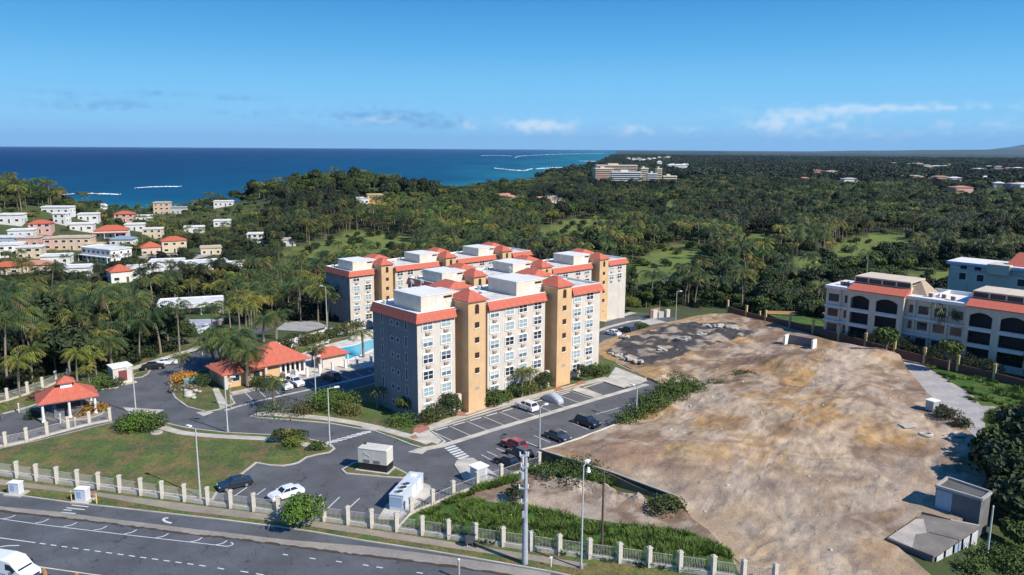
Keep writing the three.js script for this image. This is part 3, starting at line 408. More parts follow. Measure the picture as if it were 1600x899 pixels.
struct('club_path', sheet([[-57.46, -141.72], [-56.51, -142.14], [-50.78, -131.82], [-51.75, -130.43]], 0.19), M.pave);
struct('kerb_ramp', sheet([[-55.36, -128.68], [-53.84, -129.38], [-52.24, -128.74], [-53.25, -126.76]], 0.05), M.pave);
struct('club_walk', strip([[-52.82, -139.08], [-46.59, -144.79], [-37, -153.28], [-28.74, -159.19]], 1.7, 0.2), M.pave);
struct('court', sheet([[-63.13, -199.58], [-65.26, -215.37], [-59.16, -223.78], [-50.94, -207.14], [-53.65, -196.1]], drape(0.1), 3), M.concrete);
// patches and painted lines
struct('asphalt_patch', sheet([[-35.1, -111.12], [-33.38, -115.59], [-29.32, -113.53], [-30.88, -109.95]].map((p) => p), 0.034), M.patch);
const lines = [];
const mark = (a, b, w = 0.14) => lines.push(strip([a, b], w, 0.045));
// front bays along the long facade
for (let i = 0; i <= 9; i++) { const t = i / 9; mark(along([-13.15, -120.42], [11.58, -141.93], t), along([-9.22, -115.99], [15.33, -137.59], t)); }
for (let i = 0; i < 9; i++) mark(along([-12.93, -120.28], [11.57, -141.73], (i + 0.15) / 9), along([-12.93, -120.28], [11.57, -141.73], (i + 0.85) / 9), 0.3);
for (const [a, b] of [[[-3.69, -111.88], [0.16, -107.54]], [[-4.52, -110.61], [-0.77, -105.9]], [[-2.23, -113.19], [1.89, -109]], [[1.59, -116.72], [4.36, -113.82]], [[3.69, -118.7], [6.26, -115.71]], [[5.85, -120.46], [8.4, -117.38]], [[8.04, -121.67], [9.22, -120.23]], [[10.29, -124.74], [12.92, -121.46]], [[14.89, -128.99], [22.46, -134.98]]]) mark(a, b);
for (const [a, b] of [[[-50.56, -139.9], [-47.85, -135.8]], [[-48.65, -141.5], [-45.85, -137.32]], [[-52.53, -137.94], [-50.38, -133.94]], [[-46.58, -143.15], [-43.93, -139.26]], [[-40.37, -147.44], [-38.72, -144.95]], [[-34.88, -151.51], [-32.16, -148.48]], [[-32.38, -153.39], [-30.14, -150.72]], [[-30.08, -155.3], [-28.46, -153.01]], [[-42.19, -132.68], [-40.56, -130.3]], [[-39.05, -133.45], [-37.21, -131.39]], [[-37.08, -135.28], [-35.05, -132.82]]]) mark(a, b);
for (const [a, b] of [[[-36.93, -95.95], [-36.17, -98.71]], [[-34.08, -96.37], [-33.51, -98.35]], [[-30.64, -94.34], [-30.46, -96.04]], [[-25.95, -94.77], [-25.49, -96.69]], [[-23.7, -92.43], [-22.83, -95.95]], [[-20.84, -93], [-20.11, -95.61]]]) mark(a, b, 0.16);
for (let i = 0; i < 8; i++) { const c = along([-28.36, -115.4], [-23.78, -119.66], i / 7); lines.push(strip([[c[0] - 0.75, c[1] + 0.25], [c[0] + 0.75, c[1] - 0.25]], 0.75, 0.046)); }
for (let i = 0; i < 6; i++) { const c = along([-10.17, -112.8], [-7.91, -108.85], i / 5); lines.push(strip([along(c, [c[0] + NX[0], c[1] + NX[1]], -0.1), along(c, [c[0] + UX[0], c[1] + UX[1]], 2.0)].map((q) => q), 0.55, 0.047)); }
struct('parking_markings', lines, M.paint);

// ---------------------------------------------------------------- highway along the estate fence
const HK = [[-97.06, -103.53], [-74.92, -98.15], [-68.57, -96.46], [-57.6, -93.78], [-49.22, -92.08], [-36.71, -89.48], [-28.53, -87.6], [-23.89, -86.38], [-17.28, -84.3], [-10.46, -82.46], [-4.18, -80.56], [4.09, -77.96], [11.17, -75.26], [22.91, -70.76]];
struct('highway', sheet([...HK, [60, -20], [40, 10], [-140, 10], [-150, -60]], 0.02), M.road);
struct('verge', sheet([...HK, [25.61, -75.42], [25.53, -76.29], [-13.86, -86.82], [-72.17, -101.94], [-102.94, -110.28]], 0.012), M.grass);
struct('footpath', sheet([[-81.59, -102.44], [-71.47, -100.88], [-51.03, -95.75], [-29.43, -90.59], [-13.76, -86.19], [0.19, -82.16], [8.85, -79.61], [7.68, -78.53], [-0.54, -81.16], [-7.29, -82.94], [-18.4, -86.13], [-29.37, -89.07], [-42.52, -91.82], [-57.38, -96.43], [-70.26, -99.03], [-80.49, -100.96]], 0.018), std([0.40, 0.34, 0.27], 1, { map: T_dirt }));
struct('highway_kerb', strip(HK, 0.22, 0.02, 0.1), M.kerb);
const crack = [[-71.18, -92.86], [-65.2, -91.33], [-58.3, -90.04], [-51.44, -88.53], [-44.8, -87.07], [-38.31, -85.57], [-35.04, -85.07], [-30.09, -83.99], [-26.36, -83.15], [-21.04, -81.9], [-17.51, -81.23], [-10.12, -79.66], [-2.63, -77.75], [4.33, -75.68]];
struct('median_strip', sheet([...crack, ...crack.map(([x, z], i) => [x + 0.15, z - 1.05 - (i > 8 ? 0.7 : 0) - 0.25 * hash2(i, 3, 1)]).reverse()], 0.03), std([0.40, 0.36, 0.31], 1, { map: T_dirt }));
{ const pts = smooth(crack, 7), R = rng(71), P = pts.map(([x, z]) => [x, z + (R() - 0.5) * 0.3]), T = []; for (let i = 0; i + 1 < P.length; i++) { const w0 = 0.08 + 0.22 * R(); T.push(...quad([P[i][0], 0.036, P[i][1] + w0], [P[i + 1][0], 0.036, P[i + 1][1] + w0], [P[i + 1][0], 0.036, P[i + 1][1] - w0], [P[i][0], 0.036, P[i][1] - w0])); } struct('soil_line', tris(T), std([0.09, 0.065, 0.045], 1, { map: T_dirt })); }
{
  const L = []; const put = (pts, w = 0.13) => L.push(strip(pts, w, 0.03));
  const edge = [[-69.57, -90.58], [-63.86, -89.28], [-58.03, -87.87], [-45.93, -85.39], [-34.31, -83.12]]; put(edge, 0.12);
  for (const [x, y] of [[3, 811.5], [58, 819], [104, 824.5], [152, 830], [199, 836], [248, 841.5], [299, 847.5], [336, 851.5]]) { const q = along(edge[1], edge[4], x / 340); put(smooth([[q[0], q[1]], [q[0] + 0.75, q[1] - 0.35], [q[0] + 1.05, q[1] - 1.05]], 4), 0.16); }
  put(smooth([[-34.31, -83.12], [-32.96, -82.92], [-32.59, -83.36], [-32.98, -83.81]], 4), 0.14);
  const d0 = [-60.72, -84.52], d1 = [-35.18, -78.83]; put([[-67.98, -86.13], d0, along(d0, d1, 58 / 305)], 0.15);
  for (let i = 0; i < 15; i++) { const t = 0.214 + i * 0.0575; put([along(d0, d1, t), along(d0, d1, t + 0.03)], 0.17); }
  for (const [a, b] of [[[-26.09, -81.2], [-25.45, -81]], [[-22.8, -80.4], [-22.09, -80.2]], [[-19.67, -79.75], [-18.98, -79.56]], [[-16.5, -79.05], [-15.82, -78.85]], [[-14.92, -78.6], [-14.17, -78.41]], [[-10.29, -77.54], [-9.57, -77.35]], [[-29.67, -77.57], [-28.74, -77.32]], [[-27.82, -77.08], [-26.9, -76.83]], [[-32.44, -78.19], [-31.64, -77.94]]]) put([a, b], 0.17);
  put(smooth([[-42.02, -88.4], [-43.03, -88.89], [-43.48, -89.55], [-43.04, -89.81]], 4), 0.32);
  for (const [a, b] of [[[-57.3, -91.09], [-55.24, -90.77]], [[-57.37, -91.79], [-56.22, -91.63]], [[-57.27, -92.33], [-54.68, -91.83]], [[-57.07, -93.14], [-54.63, -92.63]], [[-57, -93.6], [-55.9, -93.43]]]) put([a, b], 0.2);
  put(smooth([[-59.63, -82.3], [-58.76, -82.67], [-57.33, -82.76]], 4), 0.2);
  struct('highway_markings', L, M.paint);
}

// ---------------------------------------------------------------- bare building lot on the right
const LOTV = [[[4.41, -107.39], 2.2], [[7.09, -109.67], 2], [[10.62, -113.61], 1.6], [[17.08, -120.98], 1.1], [[22.45, -127.87], 0.8], [[28.1, -136.9], 0.5], [[30.46, -144.61], 0.3], [[26.58, -153.08], 0.2], [[24.76, -158.72], 0.2], [[20.73, -165.25], 0.2], [[18.72, -173.52], 0.2], [[22.72, -182.13], 0.2], [[31.12, -191.01], 0.2], [[43.41, -203.17], 0.2], [[56.28, -212.93], 0.3], [[62.4, -212.19], 0.5], [[70.48, -196.31], 0.9], [[76.06, -180.96], 1], [[80.62, -173.78], 1.3], [[86.23, -167.63], 1.6], [[81.23, -151.53], 1.7], [[77.35, -136.88], 1.7], [[75.57, -125.27], 1.5], [[73.78, -114.89], 1.2], [[68.19, -104.22], 0.8], [[65.79, -98.72], 0.4], [[56.25, -89.42], 0.4], [[52.65, -91.75], 0.5], [[45.23, -85.14], 0.3], [[45.98, -81.03], 0.15], [[46.32, -76.66], 0.15], [[43.34, -70.2], 0.15], [[25.87, -74.06], 0.1], [[24.77, -79.83], 0.06], [[23.37, -85.93], 0.06], [[22.83, -91.06], 0.12], [[22.17, -94.18], 0.7]];
const LOTI = [...LOTV, [[40.14, -131.56], 2.6], [[49.46, -125.76], 2.3], [[64.07, -139.32], 2.7], [[29.43, -111.08], 2.2], [[38.82, -101.54], 1.3], [[50.02, -102.39], 1], [[35.51, -164.51], 0.5], [[52.66, -175.01], 0.8], [[49.72, -151.18], 1.6], [[15.4, -108.31], 2.2], [[34.72, -85.31], 0.3], [[29.78, -130.97], 1.3], [[34.08, -134.86], 2.2], [[39.49, -137.7], 2.8], [[46.85, -142.26], 3.2], [[59.46, -153.17], 3.4], [[72.7, -162.58], 3.3], [[80.7, -164.66], 2.8], [[34.11, -150.01], 0.5], [[45.97, -161.3], 0.6], [[58.65, -172.6], 0.7], [[66.16, -174.96], 0.9], [[74.72, -177.58], 0.9]];
const LOT = LOTV.map((v) => v[0]), BURNT = [[21.4, -170.91], [26.62, -161.91], [28.9, -158.96], [42.77, -171.25], [62.14, -188.39], [60.04, -200.77], [44.72, -201.22], [27.64, -183.79]];
function lotY(x, z) { let s = 0, w = 0; for (const [p, h] of LOTI) { const d = (p[0] - x) ** 2 + (p[1] - z) ** 2 + 0.01, k = 1 / (d * Math.sqrt(d)); s += h * k; w += k; } return s / w; }
const lotRelief = (x, z) => { let d = 1e9; for (let i = 0; i < LOT.length; i++) { const a = LOT[i], b = LOT[(i + 1) % LOT.length], vx = b[0] - a[0], vz = b[1] - a[1], t = clamp(((x - a[0]) * vx + (z - a[1]) * vz) / (vx * vx + vz * vz)); d = Math.min(d, Math.hypot(x - a[0] - vx * t, z - a[1] - vz * t)); }
  const k = clamp(d / 3), r = fbm(x / 7 + 0.4 * fbm(x / 3, z / 3, 2, 3), z / 7, 4, 33), f = Math.abs(fbm(x * 0.42 + z * 0.3, z * 0.16, 3, 36) - 0.5) * 2; return k * ((r - 0.5) * 1.1 + (0.22 - f) * 0.3 + (fbm(x / 1.6, z / 1.6, 3, 39) - 0.5) * 0.3 + (inPoly(x, z, BURNT) ? (fbm(x / 2.2, z / 2.2, 3, 44) - 0.4) * 0.8 : 0)); };
const TRACKS = [[[32.59, -79.51], [41.74, -125.61], 0.5], [[36.21, -79.55], [69.95, -133.96], 2], [[29.89, -82.27], [21.69, -111.46], 1], [[35.12, -82.34], [60.7, -139.89], 4], [[37.42, -154.29], [70.9, -171.77], 3], [[19.73, -111.42], [62.54, -110.81], 2.4]];
{
  const g = sheet(LOT, (x, z) => Math.max(0.06, lotY(x, z) + lotRelief(x, z)), 0.85), p = g.attributes.position, cl = [];
  const pink = [0.40, 0.255, 0.16], ochre = [0.57, 0.34, 0.135], pale = [0.74, 0.60, 0.445], greyd = [0.43, 0.34, 0.25], brown = [0.255, 0.15, 0.085], ash = [0.085, 0.075, 0.07];
  for (let i = 0; i < p.count; i++) {
    const x = p.getX(i), z = p.getZ(i), wx = x + 9 * (fbm(x / 14, z / 14, 3, 111) - 0.5), wz = z + 9 * (fbm(x / 14, z / 14, 3, 112) - 0.5);
    const a = fbm(wx / 17, wz / 17, 4, 121), b = fbm(wx / 12 + 7, wz / 12, 4, 122), e = fbm(wx / 9, wz / 9 + 3, 4, 123), s = fbm((wx * 0.7 + wz * 0.6) * 0.5, (wx * 0.6 - wz * 0.7) * 0.09, 4, 124), f = fbm(x / 1.3, z / 1.3, 3, 125);
    let c = mixc(pink, ochre, sstep(0.44, 0.56, a)); c = mixc(c, pale, sstep(0.53, 0.66, b) * 0.62); c = mixc(c, brown, sstep(0.49, 0.62, e) * 0.8); c = mixc(c, greyd, sstep(0.55, 0.68, s) * 0.5); c = mixc(c, pale, sstep(0.62, 0.74, s) * 0.5);
    const er = Math.abs(fbm((wx * 0.62 + wz * 0.78) * 0.33, (wx * 0.78 - wz * 0.62) * 0.05, 4, 126) - 0.5); c = mixc(c, brown, (1 - sstep(0.0, 0.035, er)) * 0.55); c = mixc(c, pale, (1 - sstep(0.0, 0.05, Math.abs(fbm(wx * 0.09, wz * 0.16, 4, 127) - 0.52))) * 0.5);
    for (const [p0, p1, off] of TRACKS) { const vx = p1[0] - p0[0], vz = p1[1] - p0[1], l = Math.hypot(vx, vz), q = ((x - p0[0]) * vx + (z - p0[1]) * vz) / l, dd = ((x - p0[0]) * -vz + (z - p0[1]) * vx) / l + 2.2 * Math.sin(q * 0.09 + off) + 0.5 * Math.sin(q * 0.4); if (q > 0 && q < l) c = mixc(c, brown, 0.5 * (1 - sstep(0.25, 0.6, Math.abs(Math.abs(dd) - 0.9))) * (0.4 + 0.6 * f)); }
    const near = sstep(-118, -96, z); c = mixc(c, mixc(pale, greyd, 0.35 + 0.4 * e), near * 0.55 * sstep(0.3, 0.55, b + 0.1));
    if (inPoly(x, z, BURNT)) { const r = fbm(x / 3, z / 3, 3, 131); c = mixc(ash, mixc(greyd, pale, 0.3), sstep(0.52, 0.66, r)); }
    cl.push(...c.map((v) => v * (0.84 + 0.32 * f)));
  }
  g.setAttribute('color', new THREE.Float32BufferAttribute(cl, 3));
  struct('bare_lot', boxUV(g), std([0.98, 0.98, 0.98], 1, { vertexColors: true, map: T_dirt, bumpMap: T_dirtB, bumpScale: 0.12 }));
  const T = []; for (let i = 0; i < LOT.length; i++) { const a = LOT[i], b = LOT[(i + 1) % LOT.length], n = Math.ceil(Math.hypot(b[0] - a[0], b[1] - a[1]) / 0.8); for (let k = 0; k < n; k++) { const p0 = along(a, b, k / n), p1 = along(a, b, (k + 1) / n); T.push(...quad([p0[0], lotY(...p0) + lotRelief(...p0) + 0.01, p0[1]], [p1[0], lotY(...p1) + lotRelief(...p1) + 0.01, p1[1]], [p1[0], -3.5, p1[1]], [p0[0], -3.5, p0[1]])); } }
  struct('lot_edge', tris(T), std([0.42, 0.29, 0.19], 1, { map: T_dirt }));
}
// dirt track and crumbled bank below the lot wall
{
  const TR = [[-12.96, -91.86], [-8.31, -95.21], [-4.66, -98.76], [-0.72, -100.45], [4.05, -104.4], [7.37, -101.41], [13.98, -96.86], [21.64, -92.33], [24.19, -87.63], [26.06, -79.28], [23.14, -84.96], [18.93, -86.93], [9.72, -89.41], [1.76, -92.77], [-4.81, -94.69], [-8.91, -92.45]];
  const top = [[4.34, -104.62], [9.53, -100.4], [16.02, -96.11], [22, -93.23]];
  const f = (x, z) => { let d = 1e9; for (let i = 0; i + 1 < top.length; i++) { const a = top[i], b = top[i + 1], vx = b[0] - a[0], vz = b[1] - a[1], t = clamp(((x - a[0]) * vx + (z - a[1]) * vz) / (vx * vx + vz * vz)); d = Math.min(d, Math.hypot(x - a[0] - vx * t, z - a[1] - vz * t)); } return 0.03 + 1.5 * (1 - sstep(0.3, 4.4, d)) * (0.05 + 1.3 * Math.abs(fbm(x / 1.3, z / 1.3, 3, 141) - 0.15)) + 0.16 * fbm(x / 2, z / 2, 3, 142); };
  const g = sheet(TR, f, 0.7), p = g.attributes.position, cl = []; for (let i = 0; i < p.count; i++) { const x = p.getX(i), z = p.getZ(i), a = fbm(x / 5, z / 5, 4, 143), b = fbm(x / 1.2, z / 1.2, 3, 144); cl.push(...mixc([0.62, 0.49, 0.37], [0.30, 0.20, 0.13], sstep(0.42, 0.6, 0.6 * a + 0.4 * b)).map((v) => v * (0.8 + 0.4 * b))); }
  g.setAttribute('color', new THREE.Float32BufferAttribute(cl, 3)); struct('dirt_track', boxUV(g), std([0.95, 0.95, 0.95], 1, { vertexColors: true, map: T_dirt, bumpMap: T_dirtB, bumpScale: 0.14 }));
}
struct('grass_bank', sheet([[-13.73, -86.98], [-13.67, -88.78], [-12.42, -90.82], [-8.22, -94.09], [-4.82, -95.07], [1.76, -93.13], [9.76, -89.75], [18.97, -87.08], [22.63, -86.03], [25.27, -81.61], [25.19, -76.79], [18.75, -78], [6.08, -81.38], [-4.36, -84.16]], (x, z) => 0.06 + 0.35 * fbm(x / 3, z / 3, 3, 151), 1.2), M.lush);
struct('grass_bank', sheet([[-13.8, -87.47], [-12.01, -90.83], [-4.66, -98.76], [4.09, -105.52], [4.76, -103.74], [0.17, -100.26], [-4.6, -97.57], [-9.06, -94.08], [-12.83, -90.82]], 0.05), M.lush);
struct('gravel_lane', sheet([[87.69, -169.7], [90.14, -166.52], [89.15, -153.73], [88.36, -141.12], [85.55, -133.01], [76.58, -117.45], [73.34, -114.25], [76.28, -126.24], [79.28, -140.17], [82.43, -153.59]], 0.03), std([0.56, 0.52, 0.49], 1, { map: T_dirt, bumpMap: T_dirtB, bumpScale: 0.1 }));
struct('gravel_lane', sheet([[85.77, -135.12], [103.94, -132.32], [102.68, -130.6], [83.9, -131.6]], 0.034), std([0.5, 0.46, 0.42], 1, { map: T_dirt }));
struct('lane_grass', sheet([[89.06, -173.09], [91.55, -168.7], [100.7, -153.07], [112, -135.26], [85.32, -100.97], [74.87, -105.5], [74.96, -114.77], [84.73, -132.99], [86.22, -148.38]], 0.015), M.lush);
{ // tufts of tall grass on the bank and lot edges
  const R = rng(88), F = []; for (let i = 0; i < 26; i++) { const a = R() * 6.28, r = 0.1 + 0.28 * R(), h = 0.25 + 0.4 * R(), w = 0.05, x = Math.cos(a) * r * 0.5, z = Math.sin(a) * r * 0.5; F.push([[x - w, 0, z], [x + w, 0, z + w], [x + Math.cos(a) * r, h, z + Math.sin(a) * r], mixc([0.05, 0.11, 0.014], [0.13, 0.19, 0.03], R())]); }
  const g = leafGeo(F), list = [], areas = [[[[-13.48, -87.47], [-12.42, -90.82], [-4.82, -95.07], [1.76, -93.13], [9.76, -89.75], [18.97, -87.08], [22.63, -86.03], [25.27, -81.61], [25.05, -77.04], [18.77, -78.13], [-4.37, -84.31]], 2600, 0.1], [[[-13.8, -87.47], [-4.66, -98.76], [4.09, -105.52], [4.76, -103.74], [-4.6, -97.57]], 350, 0.04], [[[55.97, -82.7], [91.16, -114.98], [71.02, -82.11], [47.51, -74.06]], 500, -2.4], [[[90.77, -164.44], [108.75, -138.85], [83.98, -105.23], [76.58, -117.45], [85.32, -133]], 700, 0], [[[18.59, -93.73], [22.18, -94.88], [22.88, -92.35], [18.27, -91.93]], 160, 0.6], [[[7.51, -103.57], [14.31, -99.44], [13.23, -97.82], [6.49, -101.82]], 200, 0.9]];
  for (const [P, n, y] of areas) { const xs = P.map((p) => p[0]), zs = P.map((p) => p[1]); let k = 0, guard = 0; while (k < n && guard++ < 40000) { const x = lerp(Math.min(...xs), Math.max(...xs), R()), z = lerp(Math.min(...zs), Math.max(...zs), R()); if (!inPoly(x, z, P) || fbm(x / 2.5, z / 2.5, 2, 161) < 0.42) continue; list.push([x, y, z, 0.6 + 0.9 * R(), R() * 6.28]); k++; } }
  const m = new THREE.InstancedMesh(g, leafM, list.length), q = new THREE.Matrix4(), Q = new THREE.Quaternion(), c = new THREE.Color(); list.forEach(([x, y, z, s, t], i) => { q.compose(new THREE.Vector3(x, y, z), Q.setFromEuler(new THREE.Euler(0, t, 0)), new THREE.Vector3(s * 1.3, s, s * 1.3)); m.setMatrixAt(i, q); m.setColorAt(i, c.setScalar(0.75 + 0.6 * R())); }); m.name = 'tall_grass'; m.castShadow = true; scene.add(m); stuff(m, 'tall green grass on the bank inside the highway fence', 'grass');
}

// ---------------------------------------------------------------- apartment blocks with stair towers
function mansard(path, out, y0, y1, lip = 0.1) { // sloping tile band along a path [[x,z]...], outside on the left of travel
  const n = path.length, O = path.map((p, i) => { const a = path[Math.max(0, i - 1)], b = path[Math.min(n - 1, i + 1)], d1 = i ? [p[0] - a[0], p[1] - a[1]] : [b[0] - p[0], b[1] - p[1]], d2 = i < n - 1 ? [b[0] - p[0], b[1] - p[1]] : d1; const u = (d) => { const l = Math.hypot(...d); return [-d[1] / l, d[0] / l]; }, n1 = u(d1), n2 = u(d2); let m = [n1[0] + n2[0], n1[1] + n2[1]]; const l = Math.hypot(...m); m = [m[0] / l, m[1] / l]; const k = out / (m[0] * n1[0] + m[1] * n1[1]); return [p[0] + m[0] * k, p[1] + m[1] * k]; });
  const T = []; for (let i = 0; i + 1 < n; i++) { const a = path[i], b = path[i + 1], oa = O[i], ob = O[i + 1]; T.push(...quad([oa[0], y0, oa[1]], [ob[0], y0, ob[1]], [b[0], y1, b[1]], [a[0], y1, a[1]]), ...quad([a[0], y0 - lip, a[1]], [b[0], y0 - lip, b[1]], [ob[0], y0 - lip, ob[1]], [oa[0], y0 - lip, oa[1]]), ...quad([oa[0], y0 - lip, oa[1]], [ob[0], y0 - lip, ob[1]], [ob[0], y0, ob[1]], [oa[0], y0, oa[1]])); }
  for (const i of [0, n - 1]) T.push(...quad([path[i][0], y0 - lip, path[i][1]], [O[i][0], y0 - lip, O[i][1]], [O[i][0], y0, O[i][1]], [path[i][0], y1, path[i][1]]));
  return tris(T);
}
const frameGeo = (w, h, t, d, cross = true) => merge([bx(-w / 2, w / 2, h / 2 - t, h / 2, 0, d), bx(-w / 2, w / 2, -h / 2, -h / 2 + t, 0, d), bx(-w / 2, -w / 2 + t, -h / 2 + t, h / 2 - t, 0, d), bx(w / 2 - t, w / 2, -h / 2 + t, h / 2 - t, 0, d), ...(cross ? [bx(-0.05, 0.05, -h / 2 + t, h / 2 - t, 0, d * 0.8), bx(-w / 2 + t, w / 2 - t, -0.04, 0.04, 0, d * 0.7)] : [])]);
const WF = frameGeo(2.25, 1.72, 0.15, 0.14), WP = boxUV(new THREE.PlaneGeometry(1.94, 0.7)), NF = frameGeo(0.82, 2.0, 0.14, 0.12, false), NP = boxUV(new THREE.PlaneGeometry(0.54, 1.72)), SF = frameGeo(1.0, 1.0, 0.15, 0.12, false), SP = boxUV(new THREE.PlaneGeometry(0.7, 0.7));
const ACG = merge([bx(-0.42, 0.42, -0.17, 0.17, 0, 0.28), bx(-0.48, -0.36, -0.17, 0.34, 0, 0.1)]);
const lidGeo = merge([new THREE.CylinderGeometry(0.5, 0.5, 1, 12, 1, false, -Math.PI / 2, Math.PI)]);
function block(label, u0, off, g, n, p, keep) {
  const q = at(u0, off), b = thing('apartment_block', label, 'building', [q[0], g, q[1]], TURN, 'orange and cream apartment blocks'), L = p * (n - 1) + 24, D = 13.5, R = rng(Math.round(u0 * 10 + 7));
  const cs = [...Array(n).keys()].map((i) => 11.3 + p * i), seg = []; let x = 0; for (const c of cs) { seg.push([x, c - 3.3]); x = c + 4.1; } seg.push([x, L]);
  seg.forEach(([a, e], i) => {
    mesh('wall', [bx(a, e, -5, 18.4, -D, 0)], M.cream, b);
    mesh('parapet', [bx(a, e, 18.4, 19.0, -0.28, 0), bx(a, e, 18.4, 19.0, -D, -D + 0.28), ...(i === 0 ? [bx(a, a + 0.28, 18.4, 19.0, -D + 0.28, -0.28)] : []), ...(i === n ? [bx(e - 0.28, e, 18.4, 19.0, -D + 0.28, -0.28)] : [])], M.trim, b);
    const path = i === 0 ? [[a - 0.002, -D], [a - 0.002, 0.002], [e, 0.002]] : i === n ? [[a, 0.002], [e + 0.002, 0.002], [e + 0.002, -D]] : [[a, 0.002], [e, 0.002]];
    mesh('tile_eave', mansard(path, 0.62, 17.45, 18.92), M.tile, b);
    // window columns
    const cols = []; if (i > 0) cols.push(cs[i - 1] + 5.75, cs[i - 1] + 9.45); if (i < n) cols.push(cs[i] - 9.2, cs[i] - 5.35);
    for (const c of cols) for (let k = 0; k < 6; k++) {
      if (!keep(c, k)) continue; const w = mesh('window', WF, M.frame, b); w.position.set(c, 2.24 + 2.88 * k, 0.001); const r = R();
      const up = mesh('pane', WP, r < 0.5 ? M.blind : r < 0.62 ? M.curtain : r < 0.8 ? M.glassB : M.glassD, w), lo = mesh('pane', WP, r < 0.28 ? M.blind : r < 0.35 ? M.curtain : r < 0.6 ? M.glassB : M.glassD, w); up.position.set(0, 0.37, 0.05); lo.position.set(0, -0.37, 0.04);
      if (k > 0) { const ac = mesh('air_conditioner', ACG, M.ac, b); ac.position.set(c + 0.05, 2.24 + 2.88 * k - 1.42, 0.001); }
    }
  });
  cs.forEach((c, i) => {
    mesh('recess_wall', [bx(c - 3.3, c + 4.1, -5, 18.35, -D + 0.02, -3.2)], M.ochre, b);
    mesh('stair_tower', [bx(c - 1.95, c + 1.95, -5, 20.0, -3.19, 2.0)], M.ochre, b);
    mesh('tower_cornice', [bx(c - 2.1, c + 2.1, 19.75, 20.08, -3.3, 2.15)], M.trim, b);
    mesh('tower_roof', hip(c - 2.4, c + 2.4, -3.6, 2.45, 20.1, 21.75), M.tile, b);
    mesh('tower_window', [bx(c - 0.45, c + 0.45, 17.7, 18.95, 2.0, 2.03), new THREE.CylinderGeometry(0.45, 0.45, 0.03, 14, 1, false, -Math.PI / 2, Math.PI).rotateX(-Math.PI / 2).translate(c, 18.95, 2.015)], M.slot, b);
    for (const y of [15.7, 13.0, 10.25, 7.5]) { const w = mesh('tower_window', [bx(c - 0.5, c + 0.5, y - 0.5, y + 0.5, 2.0, 2.03)], M.slot, b); mesh('sill', [bx(c - 0.58, c + 0.58, y - 0.62, y - 0.5, 2.0, 2.1)], M.trim, w); }
    mesh('tower_vent', [bx(c - 0.4, c + 0.5, 4.0, 4.5, 2.0, 2.04)], M.concrete, b);
    mesh('wing_wall', [bx(c - 3.2, c - 2.5, -5, 3.4, 0.0, 0.7)], M.cream, b); mesh('wing_wall', [bx(c + 2.4, c + 3.0, -5, 2.6, -1, 0.9)], M.ochre, b);
    const P = mesh('penthouse', [bx(c - 9, c - 2.2, 18.4, 21.15, -10.2, -2.0), bx(c - 2.2, c + 0.4, 18.4, 20.9, -9, -4)], M.pent, b);
    mesh('coping', [bx(c - 9.08, c - 2.12, 21.15, 21.3, -10.28, -1.92)], M.white, P); mesh('vent', [bx(c - 4.2, c - 2.4, 20.4, 20.8, -2.0, -1.96)], M.slot, P); mesh('door', [bx(c - 5.6, c - 4.7, 18.4, 20.4, -2.0, -1.95)], M.trim, P);
    mesh('roof_ledge', [bx(c - 3.0, c - 1.2, 18.4, 19.6, -3.1, -2.2), bx(c - 3.4, c - 1.0, 19.6, 19.75, -3.3, -1.9)], M.trim, b);
    for (const [x, z, s] of [[c - 0.5, -11.5, 0.45], [c + 5.6, -3.2, 0.4], [c + 8.4, -6.5, 0.5], [c + 6.8, -5, 0.3], [c - 9.6, -12, 0.35]]) if (x > 1 && x < L - 1) { const rv = mesh('roof_vent', [bx(x - s, x + s, 18.56, 18.9 + s, z - s, z + s)], M.metal, b); mesh('cap', [bx(x - s - 0.06, x + s + 0.06, 18.9 + s, 18.98 + s, z - s - 0.06, z + s + 0.06)], M.trim, rv); }
    const mr = mesh('machine_room', [bx(c + 2.6, c + 7.6, 18.4, 20.0, -D - 1.2, -9.4)], M.pent, b); mesh('machine_room_roof', hip(c + 2.1, c + 8.1, -D - 1.7, -8.9, 20.15, 21.3, 1.6), M.tile, mr);
  });
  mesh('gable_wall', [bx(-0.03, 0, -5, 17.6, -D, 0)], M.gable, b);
  for (let k = 0; k < 6; k++) {
    for (const [z, F, Pn] of [[-3.1, NF, NP], [-5.6, SF, SP], [-7.3, SF, SP], [-10.4, NF, NP]]) { const w = mesh('gable_window', F, M.gframe, b); w.rotation.y = -Math.PI / 2; w.position.set(-0.031, (F === NF ? 2.1 : 1.9) + 2.88 * k, z); const pn = mesh('pane', Pn, M.glassD, w); pn.position.z = 0.03; }
  }
  mesh('roof_deck', [bx(0.3, L - 0.3, 18.38, 18.55, -D + 0.3, -0.3)], M.roofdeck, b);
  return b;
}
block('cream apartment block with grey gable end and two orange stair towers beside the car park', 0, 0, 0, 2, 22, () => true);
block('cream apartment block behind the car park block, its end tower facing the dark rubble', 40.2, -47, -6, 3, 24, (c, k) => k > 3 || c > 70);
block('cream apartment block beyond the pool, grey gable end turned to the palm grove', 38.6, -87, -7.5, 3, 23.5, (c, k) => k > 3 || c < 32);
